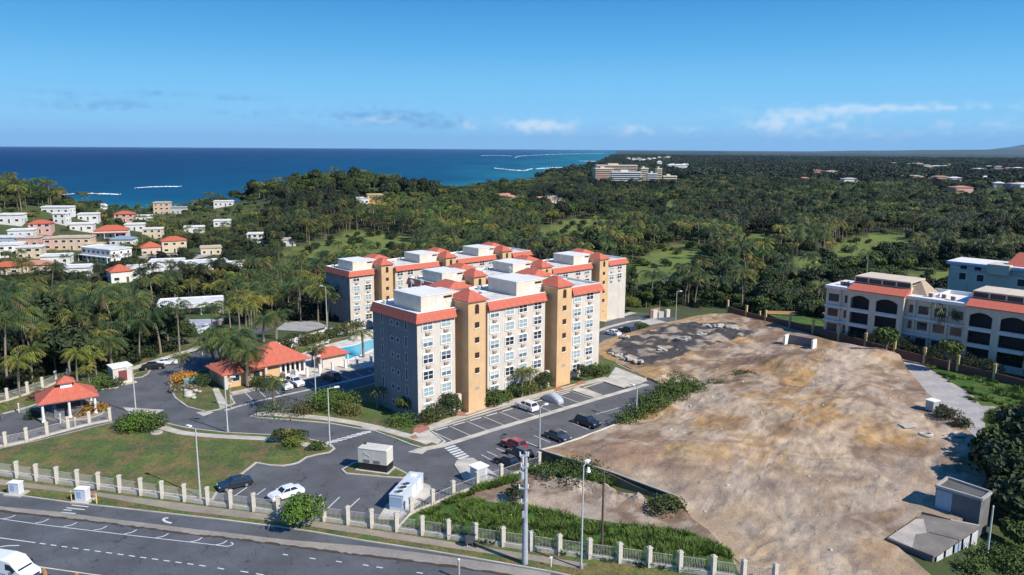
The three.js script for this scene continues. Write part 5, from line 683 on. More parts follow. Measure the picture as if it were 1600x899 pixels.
// clubhouse, pool hut, pool
{
  const p = [-50.33, -150.23], g = thing('clubhouse', 'clubhouse with red hipped roof and white arched colonnade beside the pool', 'clubhouse', [p[0], 0.17, p[1]], TURN - 0.02);
  mesh('wall', [bx(-9, 2, 0, 3.2, -5, 3.2)], M.ochre, g); mesh('roof', hip(-3.2, 8.4, -6.4, 4.4, 3.3, 6.6), M.tile, g); mesh('roof', hip(-10, -1.2, -4.6, 4.2, 3.0, 4.9), M.tile, g);
  const s = new THREE.Shape([[2, 0], [7.6, 0], [7.6, 3.2], [2, 3.2]].map((v) => new THREE.Vector2(...v))); for (let i = 0; i < 5; i++) { const x = 2.45 + i * 1.02, h = new THREE.Path(); h.moveTo(x, 0.5); h.lineTo(x + 0.68, 0.5); h.lineTo(x + 0.68, 2.4); h.absarc(x + 0.34, 2.4, 0.34, 0, Math.PI); h.closePath(); s.holes.push(h); }
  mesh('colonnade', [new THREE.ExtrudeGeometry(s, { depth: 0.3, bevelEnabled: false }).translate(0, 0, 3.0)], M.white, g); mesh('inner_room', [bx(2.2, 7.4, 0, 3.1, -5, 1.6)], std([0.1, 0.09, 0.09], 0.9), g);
  mesh('side_wall', [bx(7.3, 7.6, 0, 3.2, -5, 3.0)], M.white, g); mesh('porch_pillar', [bx(-9.5, -8.9, 0, 3, 3.6, 4.1), bx(-5.2, -4.7, 0, 3, 3.6, 4.1), bx(-1.4, -0.9, 0, 3, 3.6, 4.1)], M.cream, g);
  for (const x of [-7.6, -3.5]) { const w = mesh('window', [bx(x, x + 1.5, 1, 2.4, 3.2, 3.26)], M.trim, g); mesh('pane', [bx(x + 0.12, x + 1.38, 1.12, 2.28, 3.26, 3.28)], M.glassD, w); }
  mesh('steps', [bx(2.2, 4.6, 0, 0.3, 3.3, 5.4), bx(2.2, 2.4, 0.3, 1.3, 3.3, 5.4), bx(4.4, 4.6, 0.3, 1.3, 3.3, 5.4)], M.white, g);
  struct('pool_deck', sheet([[-47.96, -156.33], [-48.75, -164.34], [-44.74, -173.88], [-39.56, -181.22], [-32.94, -190.8], [-26.12, -161.76], [-29.51, -159.67], [-37.21, -154.21], [-43.52, -149.11]], 0.21), std([0.78, 0.72, 0.62], 0.9, { map: T_conc }));
  struct('pool_water', sheet(smooth([[-41.82, -171.64], [-39.26, -173.43], [-36.77, -175.86], [-34.73, -180.33], [-31.98, -179.64], [-30.65, -175.41], [-31.83, -171.88], [-32.96, -168.49], [-34.52, -164.68], [-35.91, -162.56], [-38.19, -164.59], [-39.89, -168.32]], 4, true), 0.235), new THREE.MeshPhysicalMaterial({ color: col(0.06, 0.50, 0.62), roughness: 0.12, side: THREE.DoubleSide }));
  struct('pool_edge', strip([...smooth([[-41.82, -171.64], [-39.26, -173.43], [-36.77, -175.86], [-34.73, -180.33], [-31.98, -179.64], [-30.65, -175.41], [-31.83, -171.88], [-32.96, -168.49], [-34.52, -164.68], [-35.91, -162.56], [-38.19, -164.59], [-39.89, -168.32]], 4, true), [-41.82, -171.64]], 0.5, 0.21, 0.1), M.white);
  const q = [-38.99, -158.96], h = thing('pool_hut', 'small pool hut with red hipped roof beside the pool', 'hut', [q[0], 0.2, q[1]], TURN); mesh('roof', hip(-3.6, 3.6, -2.6, 2.6, 2.6, 4.0), M.tile, h); mesh('wall', [bx(-2.6, 2.8, 0, 2.6, -1.6, 1.8)], M.cream, h); for (const x of [-3.2, 3.2]) mesh('post', [cyl(0.14, 0.14, 2.5, x, 0, 2.2, 8)], M.white, h);
  const rk = thing('rock_fall', 'pale stone waterfall wall at the far end of the pool', 'rock wall', [0, 0, 0]); for (const [pp, s2] of [[[-37.64, -180.2], 1.2], [[-36.91, -183.57], 1.6], [[-35.72, -184.76], 1.5], [[-34.31, -184.83], 1.6], [[-32.31, -181.54], 1.2]]) { const gg = new THREE.IcosahedronGeometry(s2, 1).scale(1.3, 0.75, 0.8).translate(pp[0], 0.5, pp[1]); mesh('stone', boxUV(gg), M.pave, rk); }
  const fw = thing('pool_wall', 'long white garden wall behind the pool', 'wall', [0, 0, 0]); const wl = [[-53.28, -168.55], [-49.67, -175.53], [-46.03, -185.45], [-42.58, -195.34], [-38.66, -207.77]]; for (let i = 0; i + 1 < wl.length; i++) { mesh('wall_panel', [strip([along(wl[i], wl[i + 1], 0.02), along(wl[i], wl[i + 1], 0.98)], 0.25, (x, z) => groundAt(x, z), 2.2)], M.white, fw); mesh('post', [bx(wl[i][0] - 0.25, wl[i][0] + 0.25, groundAt(...wl[i]) - 1, groundAt(...wl[i]) + 2.6, wl[i][1] - 0.25, wl[i][1] + 0.25)], M.white, fw); }
}
for (const [p, s] of HS) { const r = s * 0.58 + 1; const Q = [[p[0] - r, p[1] - r], [p[0] + r, p[1] - r], [p[0] + r, p[1] + r + (p[1] > -900 ? 7 : s * 0.5)], [p[0] - r, p[1] + r + (p[1] > -900 ? 7 : s * 0.5)]]; KEEP.push(Q); HOUSES.push(Q); }

// ---------------------------------------------------------------- fences and walls
function fence(name, label, pts, o = {}) {
  const g = thing(name, label, o.cat ?? 'fence'), ph = o.ph ?? 2.3, pw = o.pw ?? 0.23, wh = o.wh ?? 0.55, bh = o.bh ?? 1.85, y0 = o.y ?? ((x, z) => groundAt(x, z));
  const pg = merge([bx(-pw, pw, -0.6, ph, -pw, pw), bx(-pw - 0.06, pw + 0.06, ph, ph + 0.12, -pw - 0.06, pw + 0.06), ...(o.plain ? [] : [bx(-pw * 0.7, pw * 0.7, ph + 0.12, ph + 0.22, -pw * 0.7, pw * 0.7)])]);
  pts.forEach((p) => { const m = mesh('post', pg, o.pm ?? M.post, g); m.position.set(p[0], y0(p[0], p[1]), p[1]); m.rotation.y = o.turn ?? 0; });
  for (let i = 0; i + 1 < pts.length; i++) {
    const a = pts[i], b = pts[i + 1], L = Math.hypot(b[0] - a[0], b[1] - a[1]), t = (pw + 0.02) / L, p = along(a, b, t), q = along(a, b, 1 - t), ya = y0(...a), yb = y0(...b), dx = (b[0] - a[0]) / L, dz = (b[1] - a[1]) / L, ny = (k) => lerp(ya, yb, k);
    if (wh) { const w = 0.11, P = (v, s, y) => [v[0] - dz * w * s, y, v[1] + dx * w * s], T = []; const A = [P(p, -1, ya - 0.5), P(p, 1, ya - 0.5), P(p, 1, ya + wh), P(p, -1, ya + wh)], B = [P(q, -1, yb - 0.5), P(q, 1, yb - 0.5), P(q, 1, yb + wh), P(q, -1, yb + wh)]; for (let k = 0; k < 4; k++) T.push(...quad(A[k], A[(k + 1) % 4], B[(k + 1) % 4], B[k])); T.push(...quad(A[0], A[3], A[2], A[1]), ...quad(B[0], B[1], B[2], B[3])); mesh('base_wall', tris(T), o.wm ?? M.post, g); }
    if (bh) { const n = Math.round(L / (o.step ?? 0.17)), T = []; for (let k = 1; k < n; k++) { const c = along(a, b, k / n), y = ny(k / n); T.push(bx(c[0] - 0.012, c[0] + 0.012, y + wh, y + bh, c[1] - 0.012, c[1] + 0.012)); } T.push(bar([p[0], ya + bh, p[1]], [q[0], yb + bh, q[1]], 0.025, 4), bar([p[0], ya + wh + 0.12, p[1]], [q[0], yb + wh + 0.12, q[1]], 0.025, 4)); mesh('railing', T, o.bm ?? M.rails, g); }
  }
  return g;
}
M.rails = std([0.62, 0.6, 0.56], 0.6);
{ const a = [-69.3, -101.34], b = [25.29, -76.41], A = [], xs = [[-76.97, -103.39], [-72.95, -102.29], [-69.3, -101.34], [-66.01, -100.43], [-62.64, -99.55], [-59.32, -98.68], [-55.97, -97.82], [-52.67, -96.96], [-49.41, -96.1], [-46.2, -95.24], [-42.85, -94.35], [-39.48, -93.48], [-36.16, -92.62], [-32.9, -91.77], [-29.5, -90.85], [-26.44, -90.04], [-23.25, -89.2], [-20.11, -88.36], [-17.04, -87.59], [-13.84, -86.73], [-10.63, -85.89], [-7.39, -85.03], [-4.13, -84.16], [-0.86, -83.31], [2.42, -82.43], [5.65, -81.59], [9.03, -80.71], [12.34, -79.83], [15.52, -78.99], [18.77, -78.13], [22.23, -77.21], [25.29, -76.41], [28.41, -75.58]];
  fence('highway_fence', 'long fence of cream posts, low wall and railings along the highway verge', xs, { turn: 0.35 });
  fence('yard_fence', 'fence of cream posts climbing from the highway fence past the pump box', [[-13.86, -86.86], [-12.66, -91.25], [-10.2, -93.7], [-7.72, -96.36], [-4.6, -99.37], [-1.37, -101.92], [1.74, -104.59], [4.12, -106.44]], { turn: 0.6, wh: 0.25, ph: 2.1, bh: 1.5, step: 0.24 });
  fence('entrance_fence', 'fence of cream posts and railings between the entrance drive and the lawn', [[-81.78, -110.62], [-78.36, -112.72], [-76.26, -114.6], [-74.51, -117.09], [-72.6, -119.68], [-70.52, -122.23], [-68.06, -124.12]], { turn: 0.6, wh: 0.3, ph: 2.2, bh: 1.7 });
  fence('grove_fence', 'fence of pale posts in front of the palm grove behind the guardhouse', [[-93.77, -129.64], [-91.75, -133.86], [-90.46, -137.72], [-89.44, -140.68], [-89.24, -144.73], [-87.83, -146.44]], { turn: 0.6, wh: 0.4, ph: 2.4, bh: 1.8 });
  fence('gate_railing', 'grey sliding gate railing across the drive beside the guardhouse', [[-86.01, -128.11], [-79.67, -125], [-75.72, -122.9], [-72.27, -121.16]], { turn: 0.6, wh: 0, ph: 1.6, bh: 1.4, pw: 0.1, plain: true, step: 0.3, pm: M.rails });
  fence('pool_fence', 'low white fence between the pool deck and the club parking', [[-43.15, -148.24], [-41.44, -150.03], [-39.41, -152.32], [-37.21, -154.21], [-34.96, -156.14], [-32.88, -157.87], [-30.29, -160.15]], { turn: 0.7, wh: 0.2, ph: 1.9, bh: 1.4, pm: M.white, step: 0.3 });
}
{ // retaining wall of the lot
  const w = thing('retaining_wall', 'dark stained retaining wall holding up the bare lot', 'wall'), L = [[4.41, -107.39], [7.58, -105.29], [11.09, -103.06], [14.43, -100.71], [18.39, -97.71], [22.27, -94.7]], hh = [2.35, 2.15, 1.9, 1.7, 1.35, 1.05], dk = std([0.085, 0.075, 0.065], 0.95, { map: T_conc });
  for (let i = 0; i + 1 < L.length; i++) { const a = [L[i][0] - 0.25, L[i][1] + 0.25], b = [L[i + 1][0] - 0.25, L[i + 1][1] + 0.25], s = 0.2, A = [[a[0], -0.5, a[1] + s], [a[0], hh[i], a[1] + s], [a[0] + 0.1, hh[i], a[1] - s], [a[0] + 0.1, -0.5, a[1] - s]], B = [[b[0], -0.5, b[1] + s], [b[0], hh[i + 1], b[1] + s], [b[0] + 0.1, hh[i + 1], b[1] - s], [b[0] + 0.1, -0.5, b[1] - s]], T = []; for (let k = 0; k < 4; k++) T.push(...quad(A[k], B[k], B[(k + 1) % 4], A[(k + 1) % 4])); T.push(...quad(A[0], A[1], A[2], A[3]), ...quad(B[3], B[2], B[1], B[0])); mesh('wall_panel', tris(T), dk, w); mesh('coping', [bar([a[0], hh[i] + 0.06, a[1]], [b[0], hh[i + 1] + 0.06, b[1]], 0.13, 4)], M.kerb, w); }
  const e = thing('parking_wall', 'low pale wall between the bare lot and the far parking bays', 'wall'), E = [[4.49, -107.15], [7.08, -109.42], [10.6, -113.34], [17.04, -120.68]]; for (let i = 0; i + 1 < E.length; i++) mesh('coping', [bar([E[i][0], [2.3, 2.1, 1.7][i], E[i][1]], [E[i + 1][0], [2.1, 1.7, 1.2][i], E[i + 1][1]], 0.2, 4)], M.kerb, e);
}
{ // boundary wall with yellow posts
  const P = [[62.54, -217.91], [65.47, -209.74], [68.46, -202.46], [72.85, -196.38], [76.28, -189.59], [79.74, -182.33], [83.07, -175.2], [86.04, -167.46], [90.18, -162.43], [94.24, -156.76], [98.46, -151.06], [102.41, -145.36], [106.99, -139.81]], yh = [0.4, 0.5, 0.7, 0.9, 1, 1, 1.1, 1.2, 1, 0.8, 0.6, 0.4, 0.3];
  const near = (x, z) => { let b = 0, d = 1e9; P.forEach((p, i) => { const q = Math.hypot(p[0] - x, p[1] - z); if (q < d) { d = q; b = i; } }); return yh[b] - 0.3; };
  fence('boundary_wall', 'brown red boundary wall with tall yellow posts in front of the terrace apartments', P, { cat: 'wall', turn: 0.75, wh: 1.35, ph: 3.0, bh: 0, pw: 0.24, pm: wallM([0.66, 0.5, 0.24]), wm: wallM([0.17, 0.085, 0.06]), y: near });
  fence('garden_fence', 'row of yellow posts along the far side of the apartment garden', [[67.47, -229.39], [74.51, -225.74], [80.86, -220.36], [87.81, -217]], { turn: 0.75, wh: 0.3, ph: 3.2, bh: 0, pm: wallM([0.66, 0.5, 0.24]) });
  struct('apartment_garden', sheet([[72.2, -211.7], [86.37, -208.77], [87.85, -201.66], [89.84, -190.78], [81.59, -190.56], [75.71, -199.04]], 0.32), M.lush); struct('garden_soil', sheet([[73.17, -216.92], [90.02, -215.67], [87.94, -210.48], [72.48, -212.55]], 0.36), std([0.52, 0.29, 0.1], 1, { map: T_dirt }));
}

// ---------------------------------------------------------------- vehicles
const wheelG = boxUV(new THREE.CylinderGeometry(0.33, 0.33, 0.22, 16).rotateX(Math.PI / 2)), rimG = boxUV(new THREE.CylinderGeometry(0.2, 0.2, 0.235, 12).rotateX(Math.PI / 2));
const sideExtrude = (pts, w, bev = 0.07) => new THREE.ExtrudeGeometry(new THREE.Shape(pts.map((p) => new THREE.Vector2(...p))), { depth: w - 2 * bev, bevelEnabled: true, bevelThickness: bev, bevelSize: bev, bevelSegments: 2 }).translate(0, 0, -w / 2 + bev);
function frustum(x0, x1, X0, X1, y0, y1, w0, w1) { const a = [[x0, y0, w0], [x1, y0, w0], [x1, y0, -w0], [x0, y0, -w0]], b = [[X0, y1, w1], [X1, y1, w1], [X1, y1, -w1], [X0, y1, -w1]], T = []; for (let k = 0; k < 4; k++) T.push(...quad(a[k], a[(k + 1) % 4], b[(k + 1) % 4], b[k])); T.push(...quad(b[0], b[1], b[2], b[3])); return tris(T); }
const paints = {}; const paintM = (k, c, r = 0.3) => paints[k] ??= new THREE.MeshPhysicalMaterial({ color: col(...c), roughness: r, clearcoat: 0.8, clearcoatRoughness: 0.08, side: THREE.DoubleSide });
function wheels(g, x0, x1, w) { for (const x of [x0, x1]) for (const s of [-1, 1]) { const m = mesh('wheel', wheelG, M.tyre, g); m.position.set(x, 0.33, s * w); const r = mesh('rim', rimG, M.rim, m); } }
function car(kind, label, p, turn, pm, o = {}) {
  const g = thing(kind === 'suv' ? 'parked_suv' : 'parked_car', label, 'car', [p[0], o.y ?? 0.04, p[1]], turn, o.group), suv = kind === 'suv';
  const body = suv ? [[-2.2, 0.36], [-2.27, 0.75], [-2.15, 1.02], [0.95, 1.04], [2.0, 0.92], [2.22, 0.7], [2.2, 0.36]] : [[-2.2, 0.3], [-2.27, 0.62], [-2.15, 0.88], [-1.4, 0.95], [0.85, 0.94], [1.95, 0.8], [2.22, 0.58], [2.2, 0.3]];
  mesh('body', [sideExtrude(body, 1.8)], pm, g);
  const [a, b, A, B, y0, y1] = suv ? [-2.1, 1.05, -1.75, 0.3, 1.0, 1.62] : [-1.65, 1.0, -1.0, 0.28, 0.9, 1.4];
  mesh('window_glass', frustum(a, b, A, B, y0, y1, 0.82, 0.64), M.glassD, g); mesh('roof', [frustum(A - 0.08, B + 0.08, A + 0.06, B - 0.06, y1, y1 + 0.07, 0.67, 0.6)], pm, g);
  for (const s of [-1, 1]) { mesh('pillar', [bar([a, y0, s * 0.82], [A, y1 + 0.02, s * 0.655], 0.06, 5)], pm, g); mesh('pillar', [bar([b, y0, s * 0.82], [B, y1 + 0.02, s * 0.655], 0.045, 5)], pm, g); mesh('pillar', [bar([-0.35, y0, s * 0.83], [-0.35, y1 + 0.02, s * 0.655], 0.045, 5)], pm, g); mesh('mirror', [bx(0.75, 0.9, y0 + 0.02, y0 + 0.18, s * 0.88, s * 1.02)], pm, g); const hy = suv ? 0.72 : 0.6; mesh('headlight', [bx(2.05, 2.2, hy, hy + 0.16, s * 0.5, s * 0.82)], M.lamp, g); mesh('tail_light', [bx(-2.28, -2.2, hy + 0.02, hy + 0.24, s * 0.55, s * 0.84)], M.tail, g); }
  mesh('grille', [bx(2.16, 2.29, 0.42, 0.58, -0.45, 0.45)], M.black, g); mesh('licence_plate', [bx(-2.32, -2.28, 0.5, 0.64, -0.25, 0.25)], M.trim, g);
  wheels(g, -1.35, 1.35, 0.82); return g;
}
const white = paintM('w', [0.82, 0.82, 0.82]), blackp = paintM('k', [0.012, 0.013, 0.016]), greyp = paintM('g', [0.05, 0.055, 0.065]), redp = paintM('r', [0.30, 0.012, 0.016]), navy = paintM('n', [0.016, 0.024, 0.04]);
const HN = Math.atan2(-NX[1], NX[0]), OUT = HN, INW = HN + Math.PI; // nose out of / into the front bays
car('sedan', 'black hatchback parked in the left bay by the pale walk', [-75.01, -155.25], 0.35, blackp); car('sedan', 'white car parked behind the black hatchback', [-73.84, -158.67], 0.35, white);
car('suv', 'white pickup like wagon with dark roof by the club walk', [-44.24, -142.79], OUT + 0.1, white); car('suv', 'white wagon with dark windscreen beside the colonnade steps', [-42.47, -144.87], OUT + 0.1, white); car('suv', 'dark grey wagon parked by the pool hut', [-36.35, -148.82], INW + 0.1, greyp);
car('sedan', 'dark navy car parked at the lawn corner by the fence', [-37.83, -98.69], 0.62 + Math.PI, navy); car('sedan', 'white car parked in the yard near the fence shrub', [-29.98, -95.85], 0.72 + Math.PI, white);
car('suv', 'white wagon in a front bay of the car park block', [2.77, -131.45], INW, white); car('suv', 'black wagon parked against the bare lot', [12.91, -123.56], OUT, blackp); car('suv', 'dark red wagon parked across from the front bays', [0.46, -113.23], INW, redp); car('suv', 'black wagon beside the dark red one', [1.32, -109.72], INW, blackp); car('sedan', 'black car beside the yard fence', [-0.4, -106.83], INW, blackp); car('sedan', 'dark car half hidden by the lot wall', [7.56, -117.09], OUT, greyp);
{ const p = [26.1, -193.57], q = [30.54, -198.86]; car('sedan', 'white car in the lower parking beside the rubble', p, INW, white, { y: groundAt(...p) + 0.1 }); car('suv', 'navy wagon in the lower parking beside the rubble', q, INW, navy, { y: groundAt(...q) + 0.1 }); }
{ const p = [-173.62, -367.98], c = car('suv', 'dark wagon on the town street', p, 0.1, blackp, { y: landHeight(...p) + 0.4 }); c.name = 'street_wagon'; }
{ // car under a silver cover
  const p = [7.71, -136.15], g = new THREE.SphereGeometry(1, 28, 16), a = g.attributes.position; for (let i = 0; i < a.count; i++) { const x = a.getX(i), y = a.getY(i), z = a.getZ(i), se = (v, k) => Math.sign(v) * Math.abs(v) ** k; let X = se(x, 0.55) * 2.3, Z = se(z, 0.5) * 0.95, Y = y < 0 ? 0.06 : se(y, 0.6) * (1.0 + 0.55 * Math.exp(-(((X + 0.2) / 1.25) ** 2))); Y += 0.03 * Math.sin(X * 7 + Z * 5) * (y > 0); a.setXYZ(i, X, Y, Z); } g.computeVertexNormals();
  const t = thing('covered_car', 'car under a silver grey cover in a front bay', 'car', [p[0], 0.04, p[1]], INW); mesh('cover', boxUV(g), std([0.48, 0.5, 0.54], 0.45, { metalness: 0.2 }), t); mesh('strap', [bx(-0.1, 0.1, 0.08, 0.14, -0.97, 0.97)], M.darkm, t);
}
{ // white delivery van on the highway
  const p = [-53.61, -76.02], g = thing('delivery_van', 'white panel van with blue arc emblem driving on the highway', 'van', [p[0], 0.03, p[1]], -0.29);
  mesh('body', [sideExtrude([[-2.7, 0.42], [-2.75, 1.2], [-2.6, 2.35], [-0.4, 2.45], [0.75, 2.32], [1.72, 1.38], [2.5, 1.12], [2.72, 0.85], [2.7, 0.42]], 2.0, 0.12)], paintM('van', [0.86, 0.87, 0.88]), g);
  mesh('windscreen', tris(quad([0.93, 2.28, 0.72], [0.93, 2.28, -0.72], [1.84, 1.44, -0.86], [1.84, 1.44, 0.86])), M.glassD, g);
  for (const s of [-1, 1]) { mesh('side_window', tris(quad([0.1, 1.45, s * 1.006], [1.55, 1.45, s * 1.006], [0.85, 2.1, s * 1.006], [0.15, 2.15, s * 1.006])), M.glassD, g); mesh('headlight', [bx(2.45, 2.74, 0.98, 1.12, s * 0.55, s * 0.92)], M.lamp, g); mesh('mirror', [bx(1.2, 1.4, 1.4, 1.8, s * 1.05, s * 1.25)], M.black, g); mesh('sill_trim', [bx(-2.6, 2.4, 0.42, 0.6, s * 1.0, s * 1.02)], M.darkm, g); }
  mesh('grille', [bx(2.66, 2.86, 0.6, 0.9, -0.7, 0.7)], std([0.03, 0.05, 0.12], 0.4), g); mesh('bumper', [bx(2.6, 2.88, 0.36, 0.56, -0.92, 0.92)], M.darkm, g); mesh('bonnet_slot', [bx(2.0, 2.12, 1.33, 1.36, -0.6, -0.2), bx(2.0, 2.12, 1.33, 1.36, 0.2, 0.6)], M.black, g);
  const arc = [...Array(9).keys()].map((i) => { const t = 0.2 + i * 0.28; return [-1.3 + Math.cos(t) * 0.45, 1.35 + Math.sin(t) * 0.4, 1.02]; }), E = []; for (let i = 0; i < 8; i++) E.push(bar(arc[i], arc[i + 1], 0.045, 4)); E.push(bx(-1.5, -1.15, 1.25, 1.38, 1.01, 1.025)); for (let i = 0; i < 9; i++) E.push(bx(-2.3 + i * 0.27, -2.3 + i * 0.27 + 0.2, 0.86, 0.98, 1.005, 1.02)); mesh('emblem', E, std([0.12, 0.2, 0.4], 0.5), g);
  wheels(g, -1.6, 1.75, 0.92);
}

// ---------------------------------------------------------------- street furniture
function lamp(label, p, h, turn = 0, y = null, o = {}) { const g = thing('light_pole', label, 'light pole', [p[0], y ?? groundAt(...p), p[1]], turn, o.group); mesh('pole', [cyl(0.13, 0.075, h, 0, 0, 0, 10)], o.m ?? M.pole, g); mesh('base', [cyl(0.24, 0.22, 0.45, 0, 0, 0, 10)], M.concrete, g); const a = mesh('arm', [bar([0, h - 0.1, 0], [o.arm ?? 1.1, h + 0.12, 0], 0.045)], o.m ?? M.pole, g); mesh('lamp_head', [bx((o.arm ?? 1.1) - 0.15, (o.arm ?? 1.1) + 0.65, h + 0.02, h + 0.2, -0.2, 0.2)], M.lamp, g); return g; }
lamp('pale light pole at the lawn kerb facing the club path', [-46.31, -119.27], 9.34, 0); lamp('pale light pole at the rounded lawn tip by the crosswalk', [-28.21, -113.28], 9.55, 0.3); lamp('pale light pole behind the fence at the lawn corner', [-41.29, -95.5], 9.67, 2.6); lamp('light pole on the slip path near the hedge', [-65.28, -127.51], 8.2, 2.8); lamp('light pole among the shrubs across from the club parking', [-35.28, -132.81], 8.85, 1.2); lamp('slim light pole between the far parking bays', [4.46, -113.56], 6.69, 0.8, 0, { m: M.metal }); lamp('slim light pole on the lot edge by the bushes', [21.42, -125.58], 5.4, 2.2, 0.8, { m: M.metal, arm: 0.9 }); lamp('light pole beside the bin store at the lower parking', [49.09, -224.7], 9.17, 0.4); lamp('light pole on the court beyond the pool wall', [-50.78, -205.72], 11.44, 2.8); lamp('light pole on the grass bank by the rear drive', [-69.09, -165.99], 7.04, 0.2, null, { m: M.metal });
{ const p = [-50.53, -127.78], g = thing('path_light', 'short post with white lantern beside the club path', 'lamp', [p[0] + 0.6, 0.15, p[1] - 3], 0); mesh('post', [cyl(0.09, 0.07, 4.6, 0, 0, 0, 8)], M.concrete, g); mesh('lantern', [bx(-0.35, 0.35, 4.4, 4.6, -0.15, 0.15)], M.lamp, g); }
{ const p = [7.9, -78.66], g = lamp('tall silver street light pole behind the highway footpath', p, 12.11, 1.1, 0, { arm: 0.9 }); g.name = 'street_light'; mesh('floodlight', [cyl(0.28, 0.12, 0.5, 0.7, 11.22, 0.3, 10)], M.lamp, g); }
{ const p = [10.53, -81.72], g = thing('timber_pole', 'dark timber pole standing in the tall grass', 'pole', [p[0], 0, p[1]]); mesh('pole', [cyl(0.15, 0.11, 10.2, 0, 0, 0, 10)], M.wood, g); mesh('bracket', [bar([0, 9.6, 0], [0.9, 9.7, 0], 0.06)], M.darkm, g); }
{ // utility pole
  const p = [1.64, -79.53], H = 13.33, g = thing('utility_pole', 'thick grey utility pole with transformer brackets and guy wires behind the fence', 'utility pole', [p[0], 0, p[1]]);
  mesh('pole', [cyl(0.36, 0.17, H, 0, 0, 0, 12)], std([0.5, 0.52, 0.56], 0.85, { map: T_conc }), g);
  for (const [y, l] of [[H - 0.5, 0.7], [H - 1.8, 0.55], [H - 4.3, 0.75], [H - 6.0, 0.5]]) { const a = mesh('crossarm', [bx(-l, l * 0.5, y, y + 0.14, -0.2, 0.2)], M.metal, g); for (const x of [-l + 0.05, l * 0.4]) mesh('insulator', [cyl(0.06, 0.09, 0.32, x, y + 0.14, 0, 8)], M.lamp, a); }
  mesh('transformer', [cyl(0.24, 0.24, 0.8, -0.42, H - 3.1, 0.1, 12)], M.metal, g); mesh('switch_box', [bx(-0.36, -0.1, H - 7.6, H - 6.9, 0.1, 0.4)], M.metal, g);
  for (const q of [[-2.04, -88.76], [-0.53, -88.62]]) { const v = [q[0] - p[0], 0.1, q[1] - p[1]], w = mesh('guy_wire', [bar(v, [0, H - 4, 0], 0.018, 4)], M.metal, g); mesh('guard', [bar(v, [v[0] * 0.72, (H - 4) * 0.28, v[2] * 0.72], 0.07, 5)], std([0.45, 0.6, 0.1], 0.7), w); }
}
{ const p = [-5.56, -76.31], g = thing('marker_post', 'short grey post at the highway edge', 'post', [p[0], 0, p[1]]); mesh('post', [cyl(0.13, 0.12, 2.3, 0, 0, 0, 8)], M.concrete, g); mesh('cap', [cyl(0.15, 0.1, 0.1, 0, 2.3, 0, 8)], M.trim, g); }
{ const p = [4.56, -78.89], g = thing('warning_post', 'small pale post on the grass between the tall poles', 'post', [p[0], 0, p[1]]); mesh('post', [cyl(0.06, 0.06, 1.2, 0, 0, 0, 6)], M.trim, g); mesh('plate', [bx(-0.16, 0.16, 1.0, 1.25, -0.03, 0.03)], M.trim, g); }
{ // roadside shadow box: dark meter case on the fence
  const p = [-4.72, -83.71], g = thing('meter_case', 'dark dented meter case leaning on the highway fence', 'box', [p[0], 0, p[1] + 0.4], 0.3); mesh('case', [bx(-0.6, 0.5, 0.5, 1.3, -0.3, 0.3)], std([0.06, 0.065, 0.08], 0.6), g); mesh('stand', [bx(-0.4, -0.3, 0, 0.5, -0.05, 0.05), bx(0.2, 0.3, 0, 0.5, -0.05, 0.05)], M.metal, g); mesh('conduit', [bar([0.4, 0.9, 0], [0.75, 1.5, 0], 0.04)], M.darkm, g); }
function cabinet(label, p, turn, w, h, d, nB) { const g = thing('utility_cabinet', label, 'cabinet', [p[0], 0.02, p[1]], turn, 'roadside cabinets'); mesh('cabinet_body', [bx(-w / 2, w / 2, 0.18, h, -d / 2, d / 2)], std([0.72, 0.74, 0.78], 0.6, { map: T_fine }), g); mesh('lid', [bx(-w / 2 - 0.06, w / 2 + 0.06, h, h + 0.1, -d / 2 - 0.06, d / 2 + 0.06)], M.trim, g); mesh('plinth', [bx(-w / 2 - 0.5, w / 2 + 0.5, 0, 0.18, -d / 2 - 0.4, d / 2 + 0.5)], M.pave, g); mesh('door_panel', [bx(-w * 0.3, w * 0.1, h * 0.35, h * 0.85, d / 2, d / 2 + 0.03)], std([0.3, 0.42, 0.62], 0.6), g); }
cabinet('pale roadside cabinet with one yellow bollard', [-66.24, -96.3], -0.15, 1.5, 1.65, 0.9); cabinet('pale roadside cabinet between two yellow bollards', [-56.24, -94.35], -0.15, 1.5, 1.75, 1.0);
const bollard = (p, label) => { const g = thing('bollard', label, 'bollard', [p[0], 0, p[1]], 0, 'yellow bollards at the roadside cabinets'); mesh('post', [cyl(0.09, 0.09, 1.25, 0, 0, 0, 10)], M.yellow, g); mesh('cap', [boxUV(new THREE.SphereGeometry(0.09, 10, 5, 0, 6.28, 0, 1.57).translate(0, 1.25, 0))], M.yellow, g); };
bollard([-67.67, -96.67], 'yellow bollard left beside the single bollard cabinet'); bollard([-57.85, -94.52], 'yellow bollard on the near end of the two bollard cabinet'); bollard([-54.09, -93.64], 'yellow bollard on the far end of the two bollard cabinet');
{ const p = [-55.2, -94.93], g = thing('hydrant_valve', 'small rusty pipe valve beside the two bollard cabinet', 'pipe', [p[0], 0, p[1]]); mesh('pipe', [cyl(0.1, 0.1, 1.3, 0, 0, 0, 8), bar([0, 1.1, 0], [0.5, 1.1, 0.1], 0.08)], M.brick, g); mesh('valve_wheel', [cyl(0.22, 0.22, 0.06, 0, 1.3, 0, 12)], M.darkm, g); }
